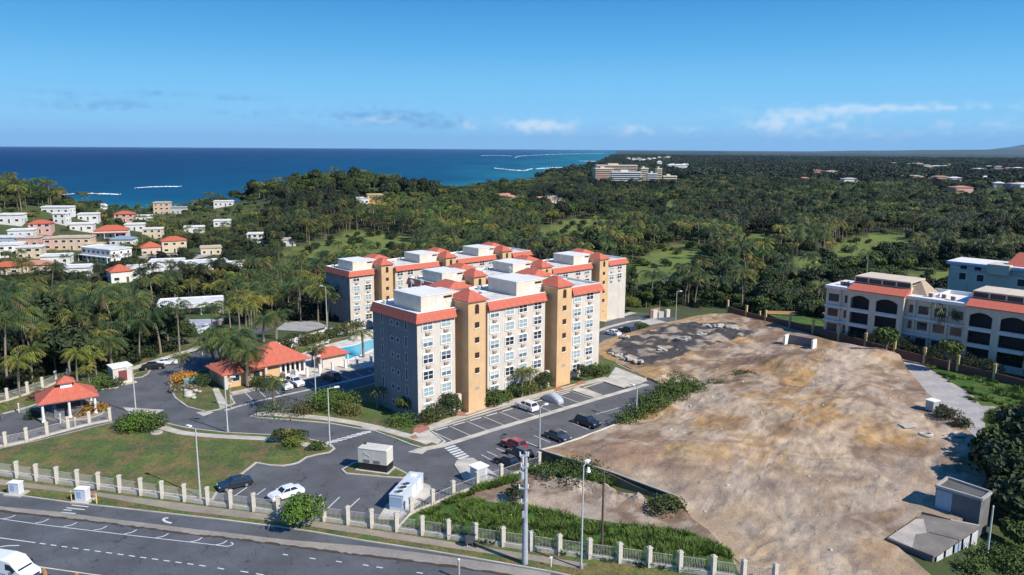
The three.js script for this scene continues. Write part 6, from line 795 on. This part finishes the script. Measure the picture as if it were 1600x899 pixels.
{ // generator
  const a = [-22.36, -104.3], b = [-17.33, -102.83], c = [(a[0] + b[0]) / 2 + 0.3, (a[1] + b[1]) / 2 - 1.2], g = thing('generator', 'cream generator cabin on a black fuel tank in the yard island', 'generator', [c[0], 0.17, c[1]], -Math.atan2(b[1] - a[1], b[0] - a[0])), w = 2.25, gm = std([0.74, 0.70, 0.60], 0.7, { map: T_wall });
  mesh('fuel_tank', [bx(-w, w, 0.12, 1.2, -1.0, 1.0)], M.black, g); mesh('plinth', [bx(-w - 0.4, w + 0.3, 0, 0.12, -1.3, 1.35)], M.pave, g); mesh('cabin', [bx(-w, w, 1.2, 3.35, -1.05, 1.05)], gm, g); mesh('roof', [frustum(-w - 0.04, w + 0.04, -w + 0.1, w - 0.1, 3.35, 3.5, 1.1, 0.95)], gm, g); mesh('exhaust', [cyl(0.2, 0.2, 0.35, -w + 0.5, 3.45, -0.3, 10)], M.darkm, g);
  for (const x of [-0.9, 0.7]) { const l = mesh('louvre', [...Array(5).keys()].map((i) => bx(x - 0.5, x + 0.5, 1.35 + i * 0.09, 1.4 + i * 0.09, 1.05, 1.1)), std([0.25, 0.22, 0.18], 0.7), g); } for (const [x, y] of [[-1.1, 2.6], [-0.55, 2.35]]) mesh('handle', [bar([x - 0.25, y + 0.15, 1.08], [x + 0.2, y - 0.12, 1.08], 0.03, 4)], M.metal, g); for (const x of [-1.5, 0, 1.5]) mesh('panel_seam', [bx(x - 0.012, x + 0.012, 1.25, 3.3, 1.05, 1.06)], M.metal, g);
}
{ // pale pump box
  const a = [-14.83, -91.71], b = [-13.08, -98.72], L = Math.hypot(b[0] - a[0], b[1] - a[1]) / 2, g = thing('chiller_unit', 'long pale blue chiller box with round roof fans beside the yard fence', 'machine', [(a[0] + b[0]) / 2 + 0.2, 0.17, (a[1] + b[1]) / 2 - 0.1], -Math.atan2(b[1] - a[1], b[0] - a[0])), bm = std([0.66, 0.72, 0.78], 0.6, { map: T_wall });
  mesh('casing', [bx(-L, L, 0, 2.1, -0.95, 0.95)], bm, g); mesh('lid', [bx(-L - 0.05, L + 0.05, 2.1, 2.18, -1, 1)], bm, g); for (const x of [-L + 0.9, -L + 2.2, -L + 3.3]) { const f = mesh('fan_ring', [boxUV(new THREE.TorusGeometry(0.55, 0.08, 6, 18).rotateX(Math.PI / 2).translate(x, 2.22, 0))], M.metal, g); mesh('fan_grille', [cyl(0.5, 0.5, 0.03, x, 2.18, 0, 16)], M.darkm, f); } mesh('end_panel', [bx(-L - 0.03, -L, 0.5, 1.8, -0.75, 0.75)], std([0.3, 0.42, 0.58], 0.5), g); for (const x of [-0.5, 1.5]) mesh('door_panel', [bx(x, x + 1.2, 0.3, 1.9, 0.95, 0.98)], M.trim, g); mesh('hatch', [bx(L - 1.6, L - 0.8, 2.18, 2.3, -0.4, 0.4)], M.trim, g);
}
{ const p = [-4.5, -101.24], g = thing('transformer_booth', 'small pale booth with flat lid behind the yard fence', 'booth', [p[0], 0.15, p[1]], TURN); mesh('booth_wall', [bx(-0.9, 0.9, 0, 2.1, -0.8, 0.8)], std([0.66, 0.68, 0.72], 0.6, { map: T_wall }), g); mesh('lid', [bx(-1.1, 1.1, 2.1, 2.22, -1, 1)], M.trim, g); mesh('door', [bx(-0.5, 0.5, 0.1, 1.9, 0.8, 0.84)], M.metal, g); }
{ const p = [46.53, -234.88], y = groundAt(...p), g = thing('bin_store', 'cream walled bin store with white bin beside the lower parking', 'enclosure', [p[0], y, p[1]], TURN); mesh('side_wall', [bx(-4.2, -2.2, -1, 3.0, -0.4, 0.4)], M.cream, g); mesh('side_wall', [bx(2.6, 4.4, -1, 2.2, -0.4, 0.4)], M.cream, g); mesh('rear_wall', [bx(-2.2, 2.6, -1, 2.6, -2.6, -2.2)], M.brick, g); mesh('bin', [bx(-1.2, 1.4, -0.5, 1.9, -1.4, 0.2)], M.metal, g); }
{ // concrete head wall in the lot
  const a = [65.43, -176.79], b = [70.15, -172.15], g = thing('head_wall', 'grey concrete wall between two white wing blocks on the bare lot', 'wall', [(a[0] + b[0]) / 2, 1.0, (a[1] + b[1]) / 2], -Math.atan2(b[1] - a[1], b[0] - a[0])), L = Math.hypot(b[0] - a[0], b[1] - a[1]) / 2; mesh('wall_panel', [bx(-L, L, -0.5, 2.1, -0.25, 0.1)], std([0.2, 0.19, 0.2], 0.95, { map: T_conc }), g); for (const s of [-1, 1]) mesh('wing_block', [bx(s * L - 0.2, s * L + 0.2, -0.5, 2.2, -0.2, 2.0)], M.white, g); }
{ // block houses at the lot corner
  const st = std([0.20, 0.19, 0.19], 0.95, { map: T_conc }), topM = std([0.14, 0.13, 0.12], 0.95, { map: T_conc }), lm = std([0.62, 0.55, 0.46], 0.95, { map: T_dirt });
  const quadBox = (P, y0, y1) => slab(P, y0, y1);
  const A = [[54.91, -93.02], [57.84, -95.62], [60.91, -91.23], [58.48, -89.21]], g = thing('block_house', 'square grey concrete block house with blue door panel at the lot corner', 'shed', [0, 0, 0]);
  mesh('wall', [quadBox(A, -3, 3.3)], st, g); const ins = inset(A, 0.3); mesh('parapet', A.map((p, i) => strip([p, A[(i + 1) % 4]], 0.28, 3.3, 0.32)), M.concrete, g); mesh('roof_deck', sheet(ins, 3.36), topM, g);
  const d0 = along(A[0], A[3], 0.02), d1 = along(A[0], A[3], 0.38), nx = A[3][1] - A[0][1], nz = -(A[3][0] - A[0][0]), nl = -Math.hypot(nx, nz), off = (p, k) => [p[0] + nx / nl * k, p[1] + nz / nl * k], f0 = off(d0, 0.03), f1 = off(d1, 0.03); mesh('door_panel', tris(quad([f0[0], 0.6, f0[1]], [f1[0], 0.6, f1[1]], [f1[0], 3.1, f1[1]], [f0[0], 3.1, f0[1]])), std([0.42, 0.5, 0.6], 0.8, { map: T_wall }), g);
  const B = [[44.76, -84.54], [52.14, -90.64], [57.67, -87.7], [48.13, -80.51]], h = thing('low_roofed_shed', 'low concrete shed with cracked stained flat roof below the block house', 'shed', [0, 0, 0]); mesh('wall', [quadBox(inset(B, 0.15), -4, 0.45)], st, h); mesh('roof_slab', [slab(B, 0.45, 0.7)], std([0.26, 0.23, 0.2], 1, { map: T_conc }), h); mesh('render_patch', sheet([along(B[0], B[1], 0.04), along(B[0], B[1], 0.8), along(B[1], B[3], 0.12), along(B[0], B[2], 0.42), along(B[0], B[2], 0.3), along(B[0], B[3], 0.55)], 0.715), lm, h); mesh('roof_edge', [strip([along(B[1], B[2], 0.5), B[2]], 0.35, 0.7, 0.06)], lm, h);
  const e0 = B[3], e1 = B[2]; for (let i = 0; i < 5; i++) { const p = along(e0, e1, 0.06 + i * 0.19), q = along(e0, e1, 0.2 + i * 0.19); mesh('wall_panel', tris(quad([p[0] + 0.05, -3, p[1] + 0.05], [q[0] + 0.05, -3, q[1] + 0.05], [q[0] + 0.05, 0.4, q[1] + 0.05], [p[0] + 0.05, 0.4, p[1] + 0.05])), i === 2 ? std([0.3, 0.38, 0.52], 0.8) : std([0.6, 0.63, 0.68], 0.9, { map: T_wall }), h); }
  const p = [55.55, -82.53], lp = thing('corner_pole', 'pale green pole beside the low roofed shed', 'pole', [p[0], -2.6, p[1]]); mesh('pole', [cyl(0.13, 0.09, 8.4, 0, 0, 0, 8)], M.pole, lp); mesh('cap', [cyl(0.12, 0.05, 0.12, 0, 8.4, 0, 8)], M.metal, lp);
}
// debris on the lot
{
  const tub = (p, label) => { const g = thing('tyre', label, 'tyre', [p[0], lotY(...p) + 0.25, p[1]], 0.4); mesh('ring', boxUV(new THREE.TorusGeometry(0.85, 0.28, 8, 20).rotateX(Math.PI / 2 - 0.15)), M.pave, g); mesh('hollow', [cyl(0.6, 0.6, 0.06, 0, -0.1, 0, 14)], M.darkm, g); };
  tub([66.1, -116.36], 'large pale worn tyre lying on the lot beside the concrete pad'); tub([71.62, -116.73], 'large pale worn tyre lying at the lot edge by the lane');
  const q = [64.96, -119.81], pd = thing('concrete_pad', 'pale concrete pad lying on the lot near the tyres', 'slab', [q[0], lotY(...q) + 0.22, q[1]], 0.2); mesh('slab_piece', [bx(-1.2, 0.35, 0, 0.2, -0.8, 0.8)], M.pave, pd); mesh('slab_piece', [bx(0.4, 1.3, 0, 0.18, -0.75, 0.75)], M.pave, pd);
  const p = [73.42, -128.21], tb = thing('site_cabinet', 'pale green cabinet with white lid at the lane edge of the lot', 'cabinet', [p[0], lotY(...p), p[1]], 0.5); mesh('cabinet_body', [bx(-0.8, 0.8, 0, 1.7, -0.7, 0.7)], std([0.4, 0.46, 0.44], 0.7, { map: T_wall }), tb); mesh('lid', [bx(-0.95, 0.95, 1.7, 1.85, -0.85, 0.85)], M.trim, tb);
  const R = rng(9); for (let i = 0; i < 46; i++) { const a = BURNT[i % BURNT.length], b = BURNT[(i * 3 + 2) % BURNT.length], c = along(a, b, 0.15 + 0.7 * R()); if (!inPoly(c[0], c[1], BURNT)) continue; const m = mesh('rubble_slab', bx(-0.5 - R(), 0.5 + R() * 1.2, -0.1, 0.12 + 0.25 * R(), -0.3, 0.3 + 0.5 * R()), R() < 0.5 ? M.concrete : M.pave); m.position.set(c[0], lotY(...c) + lotRelief(...c) + 0.12, c[1]); m.rotation.set((R() - 0.5) * 0.4, R() * 3, (R() - 0.5) * 0.4); tag(m, 'broken concrete piece in the dark rubble field', 'rubble', 'broken pieces in the rubble field'); }
  const rocks = []; for (let i = 0; i < 70; i++) { const a = LOTI[(i * 7) % LOTI.length][0], b = LOTI[(i * 11 + 5) % LOTI.length][0], c = along(a, b, 0.2 + 0.6 * R()); if (!inPoly(c[0], c[1], LOT)) continue; rocks.push(new THREE.IcosahedronGeometry(0.1 + 0.16 * R(), 0).scale(1.3, 0.7, 1).rotateY(R() * 6).translate(c[0], lotY(...c) + lotRelief(...c) + 0.05, c[1])); } stuff(mesh('loose_stones', rocks, M.pave), 'loose pale stones strewn over the bare lot', 'stones');
}
{ // roadside rail in the foreground
  const P = [[-52.77, -76.66], [-50.25, -76.06], [-46.22, -75.17], [-41.62, -74.19], [-36.89, -73.17]], g = thing('guard_rail', 'weathered orange timber guard rail at the near edge of the highway', 'guard rail'); P.forEach((p) => mesh('post', [bx(p[0] - 0.15, p[0] + 0.15, -0.1, 1.15, p[1] - 0.12, p[1] + 0.12)], M.rail, g)); for (let i = 0; i + 1 < P.length; i++) mesh('rail', [bar([P[i][0], 1.18, P[i][1]], [P[i + 1][0], 1.18, P[i + 1][1]], 0.07, 6)], M.post, g); }
{ const p = [-60.26, -121.37], g = thing('meter_box', 'small blue white meter box set in the round hedge', 'box', [p[0], 0.2, p[1] + 1.2], 0.2); mesh('case', [bx(-0.5, 0.5, 0, 1.5, -0.3, 0.3)], std([0.5, 0.62, 0.75], 0.6), g); mesh('lid', [bx(-0.6, 0.6, 1.5, 1.6, -0.4, 0.4)], M.trim, g); }
{ const p = [-57.57, -118.5], g = thing('manhole_cover', 'round pale manhole ring in the lawn beside the hedge', 'manhole', [p[0], 0.18, p[1]]); mesh('ring', [cyl(0.95, 0.9, 0.12, 0, 0, 0, 20)], M.pave, g); mesh('cover', [cyl(0.6, 0.6, 0.03, 0, 0.12, 0, 18)], M.concrete, g); }

// ---------------------------------------------------------------- planting around the estate
const hedge = (p, w, h, label, o = {}) => bush(p, w, h, label, { n: Math.round(190 * w * h / 2 + 200), leaf: 0.15, ...o });
hedge([-63.21, -121.31], 4.4, 2.0, 'dark rounded hedge at the tip of the lawn', { col: [0.04, 0.075, 0.014], y: 0.2 }); hedge([-60.97, -120.18], 5.6, 2.4, 'bright green round hedge on the lawn tip', { col: [0.075, 0.15, 0.014], y: 0.2 }); hedge([-58.88, -120.21], 4.2, 2.3, 'dark hedge wrapped round the meter box', { col: [0.045, 0.08, 0.014], y: 0.2 });
hedge([-13.48, -124.63], 4.4, 2.5, 'clipped round bush at the corner of the car park block', { col: [0.05, 0.07, 0.012], y: 0.15 }); hedge([-10.64, -127.21], 3.8, 4.4, 'tall loose bush between the corner bush and the first tower', { col: [0.035, 0.06, 0.014], y: 0.15 }); hedge([-18.07, -127.08], 3.2, 5, 'feathery bush against the grey gable wall', { col: [0.07, 0.1, 0.02], y: 0.15 }); hedge([-18.21, -123.31], 5, 1.2, 'low green bush on the lawn below the gable', { col: [0.06, 0.12, 0.015], y: 0.15 });
hedge([-3.12, -133.43], 4.2, 3, 'dark bush at the foot of the first tower', { y: 0.15 }); hedge([-1.63, -134.88], 3.6, 2.2, 'low leafy bush under the middle windows', { y: 0.15, col: [0.07, 0.12, 0.02] }); hedge([1.09, -137.87], 3.2, 3.0, 'dense shrub below the small palms', { y: 0.15 }); hedge([3.29, -139.81], 3, 3, 'yellow green shrub below the small palms', { y: 0.15, col: [0.09, 0.12, 0.02] }); hedge([6.54, -142.22], 3.4, 4.2, 'tall shrub beside the second tower', { y: 0.15, col: [0.045, 0.07, 0.018] });
hedge([14.4, -148.59], 2.6, 3.6, 'dark slender shrub right of the second tower', { y: 0.15, col: [0.04, 0.06, 0.02] }); hedge([17.05, -151.73], 4, 2.4, 'rounded shrub at the far end of the car park block', { y: 0.15 }); hedge([18.78, -153.12], 3.6, 2, 'small shrub on the lawn end near the rubble', { y: 0.15 });
hedge([-33.11, -131.46], 6, 3.0, 'wide bright shrub beside the light pole across from the club', { y: 0.15, col: [0.07, 0.13, 0.016] }); hedge([-30.37, -130.49], 6, 2.6, 'spreading bright shrub on the gable lawn', { y: 0.15, col: [0.075, 0.12, 0.018] }); hedge([-28.07, -128.2], 4, 1.6, 'pale yellowish shrub on the gable lawn', { y: 0.15, col: [0.12, 0.12, 0.03] }); hedge([-40.29, -128.63], 8, 1.1, 'low dark groundcover under the single small palm', { y: 0.1, col: [0.04, 0.07, 0.016] }); hedge([-36.04, -128.71], 4, 1.4, 'small brown green shrub between kerb and light pole', { y: 0.1, col: [0.09, 0.08, 0.03] });
hedge([-36.63, -115.26], 2.4, 1.9, 'dark leafy shrub on the lawn path, left of the trio', { y: 0.2, col: [0.03, 0.05, 0.012] }); hedge([-35.25, -116.1], 2.4, 1.6, 'yellow leaved shrub of the lawn path trio', { y: 0.2, col: [0.16, 0.16, 0.02] }); hedge([-33.91, -115.31], 3, 1.9, 'broad dark shrub of the lawn path trio', { y: 0.2, col: [0.04, 0.06, 0.014] }); hedge([-33.82, -113.19], 3, 1.4, 'low lime shrub in front of the lawn path trio', { y: 0.2, col: [0.1, 0.14, 0.018] }); hedge([-29.8, -112.22], 2.4, 1.1, 'small shrub beside the rounded lawn tip pole', { y: 0.2 });
hedge([-25.38, -87.32], 4.5, 4.2, 'large bright green shrub standing before the highway fence', { y: 0, col: [0.072, 0.145, 0.016], n: 1700, leaf: 0.19 });
hedge([-64.46, -146.09], 4.6, 1.6, 'orange flowering bush on the club island', { y: 0.15, col: [0.42, 0.2, 0.02] }); hedge([-60.17, -143.28], 3.6, 2.4, 'dark shrub behind the rock garden', { y: 0.15, col: [0.03, 0.06, 0.02] }); hedge([-63.54, -140.42], 3, 0.9, 'low olive cover in the rock garden', { y: 0.15, col: [0.1, 0.1, 0.04] }); hedge([-46.33, -142.75], 6, 1.5, 'dark clipped hedge before the clubhouse wall', { y: 0.15, col: [0.03, 0.05, 0.012] }); hedge([-48.82, -143.92], 4, 1.4, 'short hedge left of the clubhouse hedge', { y: 0.15 });
hedge([-73.83, -128.34], 4.4, 0.9, 'orange brown flower bed under the guardhouse columns', { y: 0.15, col: [0.24, 0.13, 0.02] }); hedge([-72.35, -129.37], 2.6, 0.8, 'small orange flower bed at the guardhouse corner', { y: 0.15, col: [0.26, 0.15, 0.02] }); hedge([-81.54, -125.92], 3.4, 1.0, 'low dark hedge in the entrance drive', { y: 0.15, col: [0.035, 0.06, 0.014] }); hedge([-86.85, -135.41], 3, 1.4, 'brownish shrub behind the guardhouse', { y: 0.15, col: [0.12, 0.085, 0.04] }); hedge([-79.03, -142.48], 5, 1.5, 'clipped green hedge beside the pale kiosk', { y: 0.15, col: [0.06, 0.11, 0.016] }); hedge([-77.23, -143.33], 4, 1.3, 'dark clipped hedge before the pale kiosk', { y: 0.15, col: [0.035, 0.06, 0.014] });
for (const [p, w, h, c] of [[[-51.2, -176.7], 4.5, 2.8, [0.04, 0.065, 0.02]], [[-48.17, -175.57], 4.5, 2.6, [0.06, 0.08, 0.02]], [[-46.38, -179.27], 4, 2.2, [0.09, 0.1, 0.02]], [[-43.92, -183.25], 4.5, 2.4, [0.05, 0.075, 0.018]], [[-41.81, -187.98], 4.5, 2.4, [0.08, 0.09, 0.02]], [[-39.67, -191.71], 4, 2.2, [0.06, 0.07, 0.02]], [[-51.62, -170.83], 4, 3, [0.035, 0.055, 0.018]]]) hedge(p, w, h, 'leafy shrub in the planting along the pool wall', { y: 0.1, col: c, group: 'shrubs along the pool wall' });
hedge([0.69, -95.14], 2.8, 2.4, 'dark solitary bush on the dirt track', { y: 0.1, col: [0.02, 0.04, 0.012] });
for (const [p, w, h] of [[[22.18, -126.24], 4.5, 2.2], [[25.22, -129.59], 5.5, 3.0], [[28.66, -133.83], 6, 3.6], [[32.48, -137.96], 6.5, 3.8], [[35.04, -138.71], 4, 2.0], [[19.3, -123.04], 4, 1.6]]) hedge(p, w, h, 'wild green thicket between the parking and the bare lot', { y: 0.5, col: [0.06, 0.10, 0.016], group: 'thicket on the lot edge', name: 'thicket' });
for (const [p, w, h] of [[[39.22, -140.92], 4, 1.2], [[45.73, -146.44], 4, 1.6], [[47.69, -146.69], 2.5, 1.2]]) hedge(p, w, h, 'low straggling weeds on the crest of the bare lot', { y: 1.2, col: [0.07, 0.085, 0.025], group: 'weeds on the lot crest', name: 'weed_clump' });
hedge([20, -92.44], 4.6, 1.4, 'green weeds at the low end of the retaining wall', { y: 0.2, col: [0.05, 0.075, 0.02] }); hedge([9.62, -101.44], 7, 1.5, 'green creeper heaped below the retaining wall', { y: 0.7, col: [0.04, 0.075, 0.016] }); hedge([5.66, -103.32], 5, 1.2, 'grass clump at the corner of yard fence and lot wall', { y: 0.3, col: [0.055, 0.1, 0.018] });
for (const [p, s] of [[[74.19, -125.04], 1.1], [[74.32, -121.07], 0.9], [[74.87, -128.28], 0.8]]) hedge(p, 3.4 * s, 1.8 * s, 'grey green shrub on the lane edge of the lot', { y: 1, col: [0.055, 0.065, 0.03], group: 'shrubs on the lane edge', name: 'lane_shrub' });
hedge([31, -247.22], 4, 3.6, 'white flowering shrub at the end of the second block', { col: [0.06, 0.08, 0.04] }); hedge([34.32, -248.44], 4, 3, 'dark shrub at the end of the second block', { col: [0.03, 0.05, 0.016] }); hedge([34.71, -200.37], 4, 2.4, 'rounded shrub beside the navy wagon', { col: [0.045, 0.08, 0.02] }); hedge([39.25, -247.5], 5, 6, 'pale lime tree like shrub beyond the second block', { col: [0.12, 0.15, 0.02] });
for (const [p, s, k] of [[[72.32, -106.65], 1.0, 1], [[77.69, -109.84], 1.15, 3], [[67.68, -99.78], 1.0, 3], [[71.93, -100.23], 1.2, 1], [[65.19, -93.56], 0.9, 3], [[69.24, -94.02], 1.1, 0], [[75.89, -101.53], 1.2, 1], [[63.03, -88.16], 0.7, 2], [[72.41, -109.9], 0.7, 0], [[85.03, -114.88], 1.0, 0]]) treeThing(TREES[k], [p[0], groundAt(...p) - 1.4, p[1]], s, p[0], 'hillside_tree', 'dense dark tree on the slope behind the block house', 'trees behind the block house');
for (const [p, w, h] of [[[55.97, -82.7], 4, 2], [[57.88, -82.09], 5, 2.4], [[52.14, -79.53], 3.4, 1.6], [[61, -82.72], 5, 2.4]]) hedge(p, w, h, 'green scrub below the low roofed shed', { y: groundAt(...p) - 0.2, col: [0.065, 0.105, 0.02], group: 'scrub below the shed', name: 'scrub' });
treeThing(TREES[2], [[83.47, -165.96][0], 0.5, [83.47, -165.96][1]], 0.95, 1, 'courtyard_tree', 'feathery tree before the arched balconies'); treeThing(TREES[2], [[92.19, -156.51][0], 0.5, [92.19, -156.51][1]], 0.9, 2, 'courtyard_tree', 'leafy tree before the recessed bays of the terrace apartments');
for (const [p, w, h] of [[[81.51, -179.21], 5, 2], [[84.22, -174.43], 6, 2.4], [[87.87, -168.79], 6, 2.6], [[89.4, -166.1], 5, 2.2], [[91.74, -162.47], 6, 2.6], [[95.62, -157.07], 5, 2], [[98.1, -153.34], 5, 2]]) hedge([p[0] + 1.5, p[1] - 1.5], w, h, 'dark shrub between the yellow post wall and the terrace apartments', { y: 0.8, col: [0.022, 0.04, 0.012], group: 'shrubs before the terrace apartments', name: 'court_shrub' });
// palms of the estate
const P2 = palmKind(201, { h: 6.2, lean: 0.3, n: 20, len: 3.3, tone: 0.55 }), P3 = palmKind(211, { h: 4.0, lean: 0.2, n: 18, len: 2.2, tone: 0.05, leaflets: 8 }), P4 = palmKind(223, { h: 5.8, lean: 0.5, n: 36, len: 3.7, tone: -0.05, r: 0.26, leaflets: 12 }), P5 = palmKind(227, { h: 6.2, lean: 0.3, n: 18, len: 2.6, tone: 0.8 });
const pal = (k, p, s, label, y = 0.1) => palmThing(k, [p[0], y + groundAt(...p), p[1]], s, p[0], 'garden_palm', label);
pal(P2, [-90.92, -136.06], 1.15, 'lime green palm beside the entrance drive'); pal(P2, [-86.91, -124.87], 0.42, 'young yellow palm at the entrance kerb'); pal(P2, [-84.69, -144], 1.05, 'yellow green palm behind the guardhouse roof'); pal(P5, [-80.07, -140.08], 0.75, 'golden leaved palm between guardhouse and kiosk'); pal(P4, [-81.39, -150.95], 1.15, 'tall palm shading the pale kiosk'); pal(P2, [-81.74, -145.72], 0.9, 'green palm left of the pale kiosk');
pal(P3, [-66.66, -149.49], 1.1, 'small round palm on the club island by the orange bush'); pal(P4, [-51.02, -143.06], 1.15, 'stout palm before the clubhouse roof'); pal(P4, [-58.26, -150.56], 1.25, 'tall dark palm at the clubhouse porch'); pal(P4, [-58.31, -156.58], 1.25, 'crowded palm behind the clubhouse porch'); pal(P4, [-61.93, -157.95], 1.2, 'leaning dark palm left of the clubhouse porch'); pal(P4, [-54.84, -149.74], 1.2, 'full dark palm against the clubhouse porch wall'); pal(P4, [-61.84, -154.13], 0.95, 'low palm at the road side of the clubhouse'); pal(P4, [-59.3, -178.32], 1.0, 'palm behind the clubhouse roof, pool side'); pal(P4, [-57.56, -182.64], 1.05, 'palm beside the court behind the clubhouse'); pal(P2, [-66.79, -188.02], 1.2, 'yellow palm behind the clubhouse'); pal(P2, [-75.36, -200.33], 1.1, 'broad yellow palm by the rear drive'); pal(P5, [-71.54, -210.47], 1.2, 'golden palm at the bend of the rear drive');
pal(P3, [-42.14, -130.27], 1.25, 'single small palm at the kerb across from the club'); pal(P3, [1.93, -137.89], 1.25, 'small palm under the middle windows, near one'); pal(P3, [3.52, -139.43], 1.2, 'small palm under the middle windows, far one'); pal(P3, [-32.82, -164.72], 1.5, 'drooping palm on the pool edge'); pal(P3, [-40.72, -156.01], 1.2, 'brownish palm left of the pool hut'); pal(P3, [-42.42, -157.9], 0.9, 'small palm left of the pool hut, by the deck'); pal(P3, [-23.85, -130.95], 0.9, 'small palm on the gable lawn'); 
hedge([-60.88, -140.47], 2.4, 1.0, 'pale boulder cover in the rock garden', { y: 0.15, col: [0.2, 0.17, 0.12] });
{ const g = thing('rock_garden', 'heap of pale boulders with turquoise cascade on the club island', 'rock garden'), R = rng(61); for (let i = 0; i < 22; i++) { const c = along([-65.05, -142.77], [-58.62, -136.7], R()), q = [c[0] + (R() - 0.5) * 4, c[1] + (R() - 0.5) * 3]; mesh('boulder', boxUV(new THREE.IcosahedronGeometry(0.3 + 0.5 * R(), 1).scale(1.2, 0.7, 1).translate(q[0], 0.4, q[1])), R() < 0.7 ? M.pave : M.concrete, g); } const c = [-63.24, -145.27]; mesh('cascade', [slab([[c[0] - 2.2, c[1] - 0.8], [c[0] + 2, c[1] - 0.6], [c[0] + 2.6, c[1] + 1.6], [c[0] - 0.6, c[1] + 1.3]], 0.2, 1.2)], std([0.25, 0.42, 0.4], 0.5), g); }
{ const p = [-12.78, -90.47], g = thing('deck_chair', 'white sun lounger on the pool deck', 'lounger', [[-43.96, -176.28][0], 0.22, [-43.96, -176.28][1]], 0.8); mesh('seat', [bx(-1, 0.6, 0.3, 0.4, -0.35, 0.35)], M.white, g); mesh('backrest', tris(quad([0.6, 0.4, -0.35], [0.6, 0.4, 0.35], [1.1, 0.95, 0.35], [1.1, 0.95, -0.35])), M.white, g); for (const [x, z] of [[-0.9, -0.3], [-0.9, 0.3], [0.5, -0.3], [0.5, 0.3]]) mesh('leg', [bx(x - 0.04, x + 0.04, 0, 0.3, z - 0.04, z + 0.04)], M.white, g); dup(g, [[-45.03, -174.46][0], 0.22, [-45.03, -174.46][1]], 0.9); dup(g, [[-45.93, -172.11][0], 0.22, [-45.93, -172.11][1]], 0.7); for (const o of scene.children) if (o.name.startsWith('deck_chair')) o.userData.group = 'loungers on the pool deck'; }

KEEP.push([[-66.15, -65.24], [-120.88, -125.84], [-96.26, -138.6], [-91.46, -148.96], [-82.11, -156.05], [-73.85, -172], [-70.92, -179.89], [-72.3, -223.06], [-53.45, -216], [-30.71, -225.35], [43.15, -253.27], [74.26, -256.66], [84.54, -201.46], [110.17, -140.78], [116.51, -133.59], [62.82, -67.85]]);
KEEP.push([[-108.16, -231.48], [-106.58, -250.52], [-94.4, -244.18], [-78.23, -204.33], [-75.1, -181.85], [-84.66, -183.68]]);
wild();
// sea air between the camera and the far plain
scene.fog = new THREE.FogExp2(new THREE.Color(0.40, 0.66, 1.0), 1.7e-5);
renderer.render(scene, camera);
